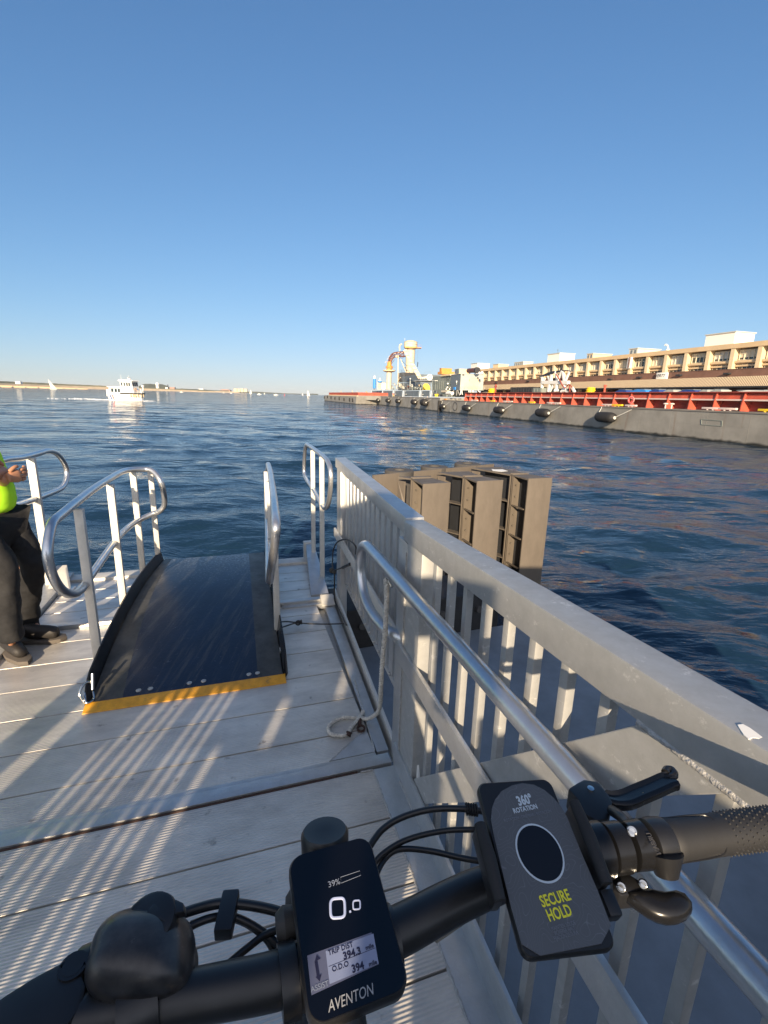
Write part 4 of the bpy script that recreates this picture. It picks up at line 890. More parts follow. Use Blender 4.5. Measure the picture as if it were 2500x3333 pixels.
def eq(x0, y0, x1, y1, dz, m, nm, th=.05):
    s_ = sn-dz; a, b_, c_, d_ = HE(x0, y1, s_), HE(x1, y1, s_), HE(x1, y0, s_), HE(x0, y0, s_)
    return part(MB().prism([a, b_, c_, d_], HS*th), nm, m, t, smooth=False)
eq(1012, 478, 1118, 745, .06, 'creamlight', 'door_leaf'); eq(1122, 478, 1228, 745, .06, 'creamlight', 'door_leaf'); eq(868, 404, 908, 430, .08, 'dark', 'vent', .1)
for x, y in ((1020, 520), (1255, 560)): eq(x, y, x+8, y+40, .1, 'tan', 'handle', .05)
mb = MB()
for x in (835, 910, 1000, 1090, 1180, 1270, 1345): mb.cyl(HE(x, 755, sn-.5), HE(x, 672, sn-.5), .12, seg=6)
for y in (672, 712): mb.tube([HE(820, y, sn-.5), HE(1345, y+2, sn-.5)], .1, 6)
part(mb, 'balcony_rail', 'greypale', t)
eq(815, 752, 1345, 764, .6, 'greypale', 'balcony_floor', .6)
for x0, x1 in ((835, 815), (850, 862), (1010, 1010), (1045, 1050), (1085, 1092), (1108, 1108), (1215, 1250)):
    part(MB().bar(HE(x0, 760, sn-.5), HE(x1, 860 if x0 < 900 else 805, sn-.5), 1.1, 1.0), 'leg', 'white', t, smooth=False)
t = thing('blue_tarp', 'small bright blue tarpaulin bundle below the dark side of the generator house', 'tarpaulin', J(675, 755, 2.9))
mb = MB(); jbx(mb, 655, 690, 700, 755, 2.9, .2); part(mb, 'cover', 'blue', t, bevel=.03)
part(MB().box(J(678, 755, 2.8), 2, 1.5, .4), 'skid', 'dark', t)
t = thing('wall_lantern', 'white round lantern on the dark side of the generator house', 'lantern', J(735, 560, 3))
part(MB().lathe(J(735, 560, 3), [(.03, -.35), (.13, -.1), (.13, .08), (.03, .12)], 10), 'lamp', 'white', t); part(MB().bar(J(735, 560, 3), J(735, 640, 3), .4, .3), 'cable', 'whitegrey', t)
t = thing('gangway_steps', 'slanting grey steps between the deck house and the generator house', 'steps', J(740, 880, 2))
mb = MB()
for x0, x1 in ((668, 648), (745, 735), (760, 800)): mb.bar(J(x0, 755, 2), J(x1, 880, 2), .45, .35)
part(mb, 'frame', 'whitegrey', t, smooth=False)
mb = MB()
for k in range(5): mb.bar(J(680, 770+k*20, 2.2), J(745, 768+k*20, 2.2), .6, .15)
part(mb, 'tread', 'greypale', t)
t = thing('exhaust_silencer', 'rusty brown exhaust drum lying on the generator house roof', 'silencer', J(1100, 385, 6))
part(MB().lathe(J(985, 320, 6), [(.3, 0), (4.2*.9, 1.2), (4.4, 3), (4.4, 13.5), (4.9, 13.6), (4.9, 15), (3.5, 15.2)], 20, (J(1200, 312, 6)-J(985, 325, 6)).normalized()) if False else MB().cyl(J(1000, 322, 6), J(1185, 312, 6), 3.0, 3.2, 20), 'drum', 'hosered', t)
part(MB().cyl(J(1180, 312, 6), J(1210, 308, 6), 3.9, 3.9, 20), 'flange', 'dark', t); part(MB().cyl(J(985, 322, 6), J(1000, 322, 6), 1.6, 3.0, 20), 'cone', 'hosered', t)
mb = MB(); 
for x in (1030, 1150): mb.bar(J(x, 392, 6), J(x, 350, 6), 1.2, 1)
part(mb, 'saddle', 'dark', t)
t = thing('roof_gear', 'white drums and pipes at the right end of the generator house roof', 'pipework', J(1290, 390, 6))
for x, y, r_ in ((1250, 360, 1.6), (1310, 350, 1.8), (1190, 372, 1.3)): part(MB().cyl(J(x, 392, 6), J(x, y-10, 6), r_, r_*.7, 12), 'drum', 'white', t)
part(MB().bar(J(1320, 740, 3.4), J(1320, 480, 3.4), .4, .4).bar(J(1370, 740, 3.4), J(1370, 690, 3.4), .3, .3), 'down_pipe', 'whitegrey', t)
# orange superstructure and plant box seen above the deck house
def jthing_box(name, label, cat, x0, y0, x1, y1, off, dep, m, m2, extra=None):
    t = thing(name, label, cat, J((x0+x1)/2, y1, off)); endhouse(t, x0, extra, x1, y0, y1, off, m, m2, m2, 'body'); return t
t = jthing_box('orange_plant_house', 'orange yellow stepped plant house above the deck house roof', 'plant house', 350, 268, 625, 400, 24, 10, 'orange', 'orange', 392)
mb = MB(); jbx(mb, 308, 345, 400, 405, 23.5, 10); part(mb, 'lower_step', 'orange', t, smooth=False)
mb = MB(); jbx(mb, 395, 405, 640, 440, 23, 10); part(mb, 'base_roof', 'greypale', t)
MB.K = 1.0
# ------------------------------------------------------------------ far red barge beyond the dredger
zf = lambda x, y: (1040+x*.1085, 1220+y*.1085)
pa = P(*zf(150, 775), WATER); pb = P(*zf(1100, 880), WATER); dirn = (pa-pb); dirn.z = 0; LB = dirn.length; dirn.normalize(); nrm = Vector((dirn.y, -dirn.x, 0))
if nrm.x < 0: nrm = -nrm
t = thing('distant_hopper_barge', 'far grey barge with a long red hold and a row of tyres', 'barge', Vector((pb.x, pb.y, WATER)))
zt_ = PV(*zf(600, 630), pb, math.degrees(math.atan2(dirn.x, dirn.y))).z; zr = PV(*zf(600, 525), pb, math.degrees(math.atan2(dirn.x, dirn.y))).z
K_ = lambda s, i, z: Vector((pb.x, pb.y, 0))+dirn*s+nrm*i+EZ*z
def kpx(x, y, off=0.0):
    A2 = pb+nrm*off; return PV(*zf(x, y), A2, math.degrees(math.atan2(dirn.x, dirn.y)))
mb = MB().hexa([K_(1, 0, -2), K_(LB, 0, -2), K_(LB, 12, -2), K_(1, 12, -2)], [K_(0, 0, zt_), K_(LB, 0, zt_), K_(LB, 12, zt_), K_(0, 12, zt_)]); part(mb, 'hull', 'hull', t, smooth=False)
mb = MB().hexa([K_(3, 1.5, zt_), K_(LB*.93, 1.5, zt_), K_(LB*.93, 11, zt_), K_(3, 11, zt_)], [K_(3, 1.2, zr), K_(LB*.92, 1.2, zr), K_(LB*.92, 11, zr), K_(3, 11, zr)]); part(mb, 'red_hold', 'red', t, smooth=False)
mb = MB().hexa([K_(-5.5, 9, zt_-1), K_(2, 1, zt_-1), K_(4, 12, zt_-1), K_(-5.5, 14, zt_-1)], [K_(-5.5, 9, zt_+.4), K_(2, 1, zt_+.3), K_(4, 12, zt_+.3), K_(-5.5, 14, zt_+.4)]); part(mb, 'stern_deck', 'hull', t, smooth=False)
mb = MB().hexa([K_(-5.5, 10, zt_+.4), K_(2, 2, zt_+.3), K_(4, 12, zt_+.3), K_(-5.5, 14, zt_+.4)], [K_(-5.5, 10, zr), K_(2, 2, zr), K_(4, 12, zr), K_(-5.5, 14, zr)]); part(mb, 'red_hold_end', 'red', t, smooth=False)
mb = MB().dbox(3, LB*.92, 1.0, 1.4, zt_, zt_+.35, K_); part(mb, 'hold_ledge', 'creamlight', t, smooth=False)
for x, y0 in ((648, 470), (985, 470), (1130, 505)): part(MB().cyl(kpx(x, 525, 4), kpx(x, y0, 4), .14, .1, 8), 'vent_post', 'creamlight', t)
for k, (x, y) in enumerate(((145, 680), (240, 665), (348, 685), (465, 705), (593, 712), (737, 738), (902, 748), (995, 758))):
    c = kpx(x, y, -.1); tt = thing('tyre_fender', 'old tyre on the far red barge, '+['first at its bow', 'second from its bow', 'third from its bow', 'fourth from its bow', 'fourth from its stern', 'third from its stern', 'left tyre of the close pair', 'right tyre of the close pair'][k], 'tyre', c, 'tyres along the far barge')
    part(MB().torus(c, nrm, .45, .2, 16, 8), 'tyre', 'rubber', tt); part(MB().cyl(c-nrm*.1, c+nrm*.1, .25), 'hub', 'whitegrey', tt)

# ================================================================== QUAY AND TERMINAL
struct(MB().hexa([B(-120, 15.5, -3), B(140, 15.5, -3), B(140, 140, -3), B(-120, 140, -3)], [B(-120, 15.5, 1.5), B(140, 15.5, 1.5), B(140, 140, 1.5), B(-120, 140, 1.5)]), 'quay', 'concrete')
def SB(x, y, off=0.0):
    p = MG(x, y, off)-BO; return p.dot(BS), p.z
tm = thing('terminal_building', 'long cream terminal with deep window bays over a brown band and ribbed canopy', 'building', G(0, 0, 1.5))
S0, S1 = -45.0, 58.0
ZR, ZW, ZBAND, ZA, ZC = 9.05, 6.0, 4.98, 3.85, 3.6
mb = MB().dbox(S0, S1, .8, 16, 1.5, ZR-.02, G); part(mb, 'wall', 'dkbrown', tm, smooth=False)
mb = MB().dbox(S0, S1+.2, -.12, 16.2, ZR-.58, ZR, G); part(mb, 'roof_fascia', 'cream', tm, smooth=False)
mb = MB().dbox(S0, S1+.1, -.05, 1.5, ZBAND, ZW-.05, G).dbox(S0, S1+.1, -.1, 1.6, ZW-.05, ZW, G); part(mb, 'stone_band', 'brown', tm, smooth=False)
# canopy sheet with ribs
canm = mat('ribbed_canopy_sheet', (.55, .42, .27), .6)
bb = canm.node_tree.nodes['Principled BSDF']; tc = N(canm, 'ShaderNodeTexCoord'); wv = N(canm, 'ShaderNodeTexWave'); mp = N(canm, 'ShaderNodeMapping')
mp.inputs['Rotation'].default_value = (0, 0, R(BAZ)); lk(canm, tc.outputs['Object'], mp.inputs[0]); wv.wave_type = 'BANDS'; wv.bands_direction = 'Y'; wv.inputs['Scale'].default_value = 1.55; lk(canm, mp.outputs[0], wv.inputs['Vector'])
cr = N(canm, 'ShaderNodeValToRGB'); cr.color_ramp.elements[0].color = (.30, .22, .14, 1); cr.color_ramp.elements[1].color = (.60, .47, .30, 1); lk(canm, wv.outputs['Fac'], cr.inputs[0]); lk(canm, cr.outputs[0], bb.inputs['Base Color'])
bp = N(canm, 'ShaderNodeBump'); bp.inputs['Distance'].default_value = .08; lk(canm, wv.outputs['Fac'], bp.inputs['Height']); lk(canm, bp.outputs[0], bb.inputs['Normal'])
mb = MB().hexa([G(S0, -1.6, ZA), G(S1+2, -1.6, ZA), G(S1+2, 0, ZA), G(S0, 0, ZA)], [G(S0, -1.2, ZBAND+.02), G(S1+2, -1.2, ZBAND+.02), G(S1+2, 0, ZBAND+.05), G(S0, 0, ZBAND+.05)]); part(mb, 'canopy', canm, tm, smooth=False)
mb = MB().dbox(S0, S1+2, -1.62, 14, ZA-.18, ZA-.02, G); part(mb, 'canopy_edge', 'dark', tm, smooth=False)
s = S0+1
while s < S1: part(MB().dbox(s, s+.5, -.8, -.3, 1.5, ZA-.18, G), 'column', 'cream', tm, smooth=False); s += 6.7
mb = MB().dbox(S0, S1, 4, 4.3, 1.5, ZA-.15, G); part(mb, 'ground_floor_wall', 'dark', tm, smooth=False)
# bays
pil = MB().prism([G(0, -.05, ZW), G(0, .8, ZW), G(0, .8, ZR-.58), G(0, -.05, ZR-.58)], BS*.52)
prot = part(pil, 'pilaster', 'creamlight', tm, base=G(0, 0, ZW), smooth=False)
mbp = MB().prism([G(.6, .7, ZW+.62), G(.6, .35, ZW+.62), G(.6, .2, ZW+.75), G(.6, .2, ZW+1.0), G(.6, .7, ZW+1.0)], BS*2.7)
mbp.dbox(.6, 3.3, .4, .78, ZW+.28, ZW+.5, G)
sill = part(mbp, 'window_sill', 'cream', tm, base=G(0, 0, ZW), smooth=False)
win = part(MB().dbox(.7, 3.2, .68, .78, ZW+.05, ZR-.75, G), 'window', 'window', tm, base=G(0, 0, ZW), smooth=False)
fr = MB()
for x_ in (.72, 1.3, 1.9, 2.5, 3.12): fr.dbox(x_, x_+.08, .58, .69, ZW+.05, ZR-.75, G)
for z_ in (ZW+1.05, ZR-1.25, ZR-.82): fr.dbox(.72, 3.2, .60, .675, z_, z_+.07, G)
frm = part(fr, 'frame', 'frame', win, base=G(0, 0, ZW), smooth=False)
k = 0; s = -38.2
while s < S1-.5:
    for src in (prot, sill, win):
        if s+3.4 > S1 and src is not prot: continue
        loc = G(s, 0, ZW)-G(0, 0, 1.5)
        if k == 0:
            src.location = loc
        else:
            c_ = src.copy(); COL.objects.link(c_); c_.location = loc
            if src is win:
                d2 = frm.copy(); COL.objects.link(d2); d2.parent = c_
                hb_ = random.choice((0, 0, .5, .9, 1.4, 1.9))
                if hb_: 
                    zt_b = ZR-.78; bl_ = part(MB().dbox(.75, 3.15, .665, .678, zt_b-hb_, zt_b, G), 'blind', random.choice(('frame', 'greypale', 'whitegrey')), None, base=G(0, 0, ZW), smooth=False); bl_.parent = c_; bl_.location = (0, 0, 0)
    k += 1; s += 3.365
# signs and lamps
sg = thing('shop_sign', 'white rounded sign with small black lettering on the brown band', 'sign', G(-.8, -.1, 5.5))
a_ = MG(*(2137, 1231), -.3); b_ = MG(*(2174, 1217), -.3)
cs = (a_+b_)/2; ws = abs((a_-b_).dot(BS)); hs = 1.0
part(MB().box(cs, ws, .35, hs, BS, BI), 'board', 'white', sg, bevel=.12)
text('VERTY', .62, cs-BI*.19-BS*(-.2)+EZ*.05, -BS, EZ, 'dark', sg, 'lettering', depth=.01, xs=.95, shear=.3)
vs_ = thing('hanging_sign', 'tall narrow white sign fixed to a pilaster of the terminal', 'sign', MG(2048, 1198, -.5))
p0 = MG(2050, 1163, -.4); p1 = MG(2044, 1199, -.4)
mb = MB().hexa([p1-BS*.35, p1+BS*.35, p1+BS*.35+BI*.3, p1-BS*.35+BI*.3], [p0-BS*.35, p0+BS*.35, p0+BS*.35+BI*.3, p0-BS*.35+BI*.3]); part(mb, 'board', 'white', vs_, smooth=False)
for k in range(7):
    q_ = p0.lerp(p1, (k+.7)/7.6)-BI*.02; part(MB().torus(q_, BI, .14, .045, 10, 5), 'letter_spot', 'brown', vs_)
for k, (x, y) in enumerate(((2080, 1228), (2210, 1221), (2367, 1216), (1985, 1234), (1718, 1240), (1615, 1245))):
    p = MG(x, y, -.3); t = thing('wall_lamp', 'small dark wall lamp on the brown band, '+['left of the rounded sign', 'right of the rounded sign', 'nearest the right edge', 'left of the narrow white sign', 'behind the white loading frame', 'near the far end'][k], 'wall lamp', p, 'lamps on the brown band')
    part(MB().box(p, .7, .5, .18, BS, BI), 'hood', 'dark', t); part(MB().box(p+BI*.2-EZ*.12, .15, .3, .2, BS, BI), 'bracket', 'dark', t)
# roof units
def roofbox(x0, yt, xc, ytc, x1, yb, off, label, m='farwhite', dep=6, name='roof_unit', ribs=False):
    """x0..xc is the facade side, the end facing the viewer is seen from xc to x1"""
    s_far = SB(x0, yb, off)[0]; s_near = SB(xc, yb, off)[0]; zt = SB(xc, ytc, off)[1]
    q_ = MG(x1, yb, off); rel = q_-BO
    # depth from the right pixel edge: intersect the ray with the end plane
    n_ = BS; A_ = G(s_near, 0); r_ = ray(x1, (ytc+yb)/2); tt_ = (n_.dot(Vector((A_.x, A_.y, 0))))/(n_.dot(r_)); pe = r_*tt_-BO; dep = max(1.0, Vector((pe.x, pe.y, 0)).dot(BI)-off)
    t = thing(name, label, 'roof unit', G(s_near, off, ZR))
    part(MB().dbox(s_near, s_far, off, off+dep, ZR-.05, zt-.12, G), 'body', m, t, smooth=False)
    part(MB().dbox(s_near-.12, s_far+.12, off-.12, off+dep+.12, zt-.12, zt, G), 'cap', 'whitegrey', t, smooth=False)
    if ribs:
        mb = MB(); s_ = s_near+.2
        while s_ < s_far-.3: mb.dbox(s_, s_+.35, off-.08, off, ZR+.1, zt-.3, G); s_ += .8
        part(mb, 'grille', 'greyblue', t, smooth=False)
    return t
roofbox(2295, 1091, 2389, 1078, 2456, 1112, 1.5, 'largest white roof house, nearest the right edge of the picture')
roofbox(2049, 1136, 2075, 1132, 2150, 1141, 3, 'grey cream ventilation unit left of the largest white roof house', 'whitegrey', ribs=True)
roofbox(1911, 1154, 1930, 1149, 1992, 1160, 3, 'low pale ventilation unit right of the middle white roof house', 'creamlight', ribs=True)
roofbox(1782, 1152, 1820, 1148, 1871, 1170, 2.5, 'middle white roof house with a thin mast')
roofbox(1675, 1181, 1703, 1176, 1735, 1184, 3, 'small grey ventilation unit left of the middle white roof house', 'whitegrey', ribs=True)
roofbox(1605, 1185, 1622, 1184, 1655, 1192, 3, 'smallest pale roof unit beside the far white roof house', 'creamlight')
roofbox(1533, 1186, 1553, 1181, 1593, 1198, 3, 'farthest white roof house on the terminal')
t = jthing_box('roof_air_handler', 'boxy grey beige air handler between the orange plant house and the silencer', 'air handler', 690, 282, 980, 386, 26, 8, 'whitegrey', 'creamlight', 785)  # dimmer side and sunlit end are put into the two paints
mb = MB(); jbx(mb, 700, 290, 780, 375, 25.8, .3); part(mb, 'grille', 'greyblue', t)
t = thing('roof_mast', 'thin mast on the middle white roof house', 'mast', G(30, 4, ZR)); p = MG(1816, 1148, 3.5)
part(MB().cyl(p, MG(1816, 1139, 3.5), .06, .04, 6), 'pole', 'greyblue', t); part(MB().ball(MG(1816, 1139, 3.5), .12, 6), 'tip', 'greyblue', t)
t = thing('gooseneck_vent', 'white gooseneck vent pipe alone on the terminal roof', 'vent', MG(2174, 1138, 2))
part(MB().tube(smooth_path([MG(2174, 1140, 2), MG(2174, 1130, 2), MG(2171, 1123, 2), MG(2166, 1122, 2), MG(2165, 1125, 2)]), .12, 8), 'pipe', 'white', t); part(MB().lathe(MG(2174, 1141, 2), [(.25, 0), (.25, .2)], 8), 'flange', 'white', t)
# parked boats and covered trailers between barge and terminal
def parked(x0, x1, yt, m, label, nm='parked_boat', cat='boat', off=18):
    s1 = SZ(x0, 1275, off)[0]; s0 = SZ(x1, 1275, off)[0]; zt = SZ((x0+x1)/2, yt, off)[1]; L_ = s1-s0
    t = thing(nm, label, cat, B((s0+s1)/2, off, 1.5), 'boats and covers along the quay'); mb = MB(); secs = []
    for f_, wd, hh in ((0, .75, .8), (.06, 1.0, .95), (.5, 1.1, 1.0), (.85, .9, .85), (1.0, .25, .55)):
        s_ = s0+L_*f_; z_ = 1.7+(zt-1.7)*hh
        secs.append([B(s_, off, 1.7), B(s_, off+2*wd, 1.7), B(s_, off+1.7*wd, z_), B(s_, off+.15, z_)])
    for a_, b_ in zip(secs, secs[1:]): mb.hexa(a_, b_)
    part(mb, 'body', m, t, smooth=False)
    part(MB().dbox(s0+L_*.2, s0+L_*.75, off+.4, off+1.6, zt-.05, zt+.05, B), 'top_seam', 'greyblue', t)
    return t
parked(2350, 2512, 1270, 'farwhite', 'long white hull nearest the right edge, parked behind the red coaming')
parked(2303, 2345, 1267, 'greypale', 'pale blue grey hull right of the dark arch')
parked(2266, 2300, 1268, 'greypale', 'short pale hull right of the blue covered one')
parked(2192, 2262, 1268, 'dkblue', 'blue tarpaulin covered boat between two pale hulls')
parked(2150, 2190, 1268, 'greypale', 'pale hull left of the right blue covered boat')
parked(2105, 2143, 1267, 'dkblue', 'narrow dark blue covered boat in the middle of the quay row')
parked(2040, 2100, 1267, 'blue', 'bright blue covered boat in the quay row')
parked(1995, 2036, 1268, 'dkblue', 'leftmost blue covered boat in the quay row')
parked(1565, 1583, 1271, 'greypale', 'small pale boat near the far yellow capstan')
# ================================================================== LANDING DECK
DROT = Matrix.Rotation(R(DAZ)*-1, 4, 'Z').to_3x3() if False else Matrix(((ER.x, EF.x, 0), (ER.y, EF.y, 0), (0, 0, 1)))
DBASE = W(0, 0, 0)
seams = [0.0, .235, .48, .725, .975, 1.225, 1.47, 1.645]
RE = lambda f: -.055 if f >= .1 else -.095          # where the planks end on the right
def deck():
    mb = MB(); g = .0035
    sm = [(-.2455*(k+1), -.2455*k) for k in range(14)] + list(zip(seams, seams[1:]))
    for f0, f1 in sm:
        a = f0+g; b = f1-g
        if abs(f1) < 1e-6: b = -.010
        if abs(f0) < 1e-6: a = .062
        mb.dbox(-1.93, RE(a), a, b, -.04, 0.0)
    struct(mb, 'deck', 'deck', base=DBASE, rot=DROT, bevel=.0018, smooth=False)['label'] = 'ribbed aluminium deck planks of the landing stage'
    mb = MB().dbox(-1.95, .0, -3.5, 1.66, -.5, -.042); struct(mb, 'deck_underframe', 'alu_dull', base=DBASE, rot=DROT)
    # hinge beam across the deck
    mb = MB().dbox(-1.93, -.01, .004, .060, -.03, .006).dbox(-1.93, -.06, .060, .080, -.03, .003)
    struct(mb, 'deck_cross_beam', 'alu', base=DBASE, rot=DROT, bevel=.002)
    mb = MB().tube([W(-1.93, -.004, -.004), W(-.16, -.004, -.004)], .0065, 8); struct(mb, 'hinge_pin', 'rust')
    # right margin plates
    mb = MB().dbox(-.095, -.003, -3.4, -.012, -.03, .003); struct(mb, 'deck_margin_plate', 'alu', base=DBASE, rot=DROT, bevel=.0015)
    mb = MB().hexa([W(-.052, .08, -.03), W(0.0, .08, -.03), W(.075, 1.62, -.03), W(.0, 1.62, -.03)], [W(-.052, .08, .002), W(0.0, .08, .002), W(.075, 1.62, .002), W(.0, 1.62, .002)]); struct(mb, 'deck_edge_plate', 'alu', base=DBASE, rot=DROT, bevel=.0015)
    mb = MB().prism([W(-.26, .082, .001), W(-.06, .082, .001), W(-.06, .235, .001)], EZ*.003); struct(mb, 'corner_gusset_plate', 'alu', smooth=False)
    # weld beads
    mb = MB()
    def bead(p, q, r=.004, n=None):
        n = n or int((q-p).length/.012)+2; pts_ = [p.lerp(q, k/(n-1))+Vector((random.uniform(-1, 1), random.uniform(-1, 1), 0))*r*.35 for k in range(n)]
        mb.tube(pts_, [r*random.uniform(.7, 1.3) for _ in pts_], 6)
    bead(W(-.097, -3.0, .001), W(-.097, -.02, .001)); bead(W(-.26, .08, .004), W(-.06, .235, .004), .003); bead(W(-.06, .09, .003), W(-.015, .62, .003)); bead(W(-.15, -.012, .003), W(-.10, -.012, .003))
    bead(W(-.01, -1.2, .003), W(-.01, -.1, .003), .0035)
    struct(mb, 'weld_beads', 'weld')
    # bow plate: a step up and narrower boards beyond
    mb = MB(); f = 1.70
    while f < 2.5: mb.dbox(-1.86, .03, f+.002, f+.185, -.05, .012); f += .19
    struct(mb, 'bow_deck', 'deck', base=DBASE, rot=DROT, bevel=.0018, smooth=False)
    mb = MB().dbox(-1.92, .09, 1.648, 1.70, -.05, .026).dbox(-.30, .06, 1.60, 1.648, -.03, .010); struct(mb, 'bow_step', 'alu', base=DBASE, rot=DROT, bevel=.003)
    mb = MB().dbox(-1.90, .02, 2.47, 2.60, -.1, .03); struct(mb, 'bow_coaming', 'alu_post', base=DBASE, rot=DROT, bevel=.006)
    mb = MB().dbox(-1.9, .02, 1.66, 2.58, -.6, -.06); struct(mb, 'bow_hull', 'alu_dull', base=DBASE, rot=DROT)
    mb = MB().hexa([W(-1.95, .9, -.5), W(-1.86, .9, -.5), W(-1.86, 2.6, -.5), W(-2.0, 2.6, -.5)], [W(-2.05, .9, .02), W(-1.90, .9, .02), W(-1.86, 2.6, .05), W(-2.0, 2.6, .05)]); struct(mb, 'deck_side_fender', 'alu_dull', base=DBASE, rot=DROT, bevel=.004)
deck()
t = thing('mooring_horn', 'small slanted aluminium horn plate at the left bow corner', 'bracket', W(-1.88, 2.35, .02))
part(MB().prism([W(-1.95, 2.25, .02), W(-1.80, 2.25, .02), W(-1.86, 2.42, .14), W(-1.93, 2.42, .14)], EF*.05+EZ*.02), 'plate', 'alu_post', t, bevel=.004)
part(MB().dbox(-1.98, -1.78, 2.2, 2.34, .0, .03), 'foot', 'alu', t, bevel=.003)
# side wing plate (right bow gusset)
t = thing('bow_wing_plate', 'sloping ribbed aluminium wing plate at the right bow corner', 'plate', W(.0, 1.72, 0))
mb = MB().hexa([W(-.075, 1.73, .012), W(.06, 1.73, .012), W(.10, 2.60, .10), W(.02, 2.62, .10)], [W(-.075, 1.73, .03), W(.06, 1.73, .03), W(.09, 2.60, .16), W(.02, 2.62, .16)]); part(mb, 'plate', 'alu', t, bevel=.002)
part(MB().dbox(.0, .09, 2.6, 2.66, -.1, .17), 'end_cap', 'alu_post', t, bevel=.003)
part(MB().hexa([W(-.02, 1.56, .004), W(.075, 1.56, .004), W(.075, 1.66, .004), W(-.02, 1.66, .004)], [W(-.02, 1.56, .02), W(.075, 1.56, .012), W(.075, 1.66, .055), W(-.02, 1.66, .055)]), 'toe_plate', 'alu_post', t, bevel=.002)

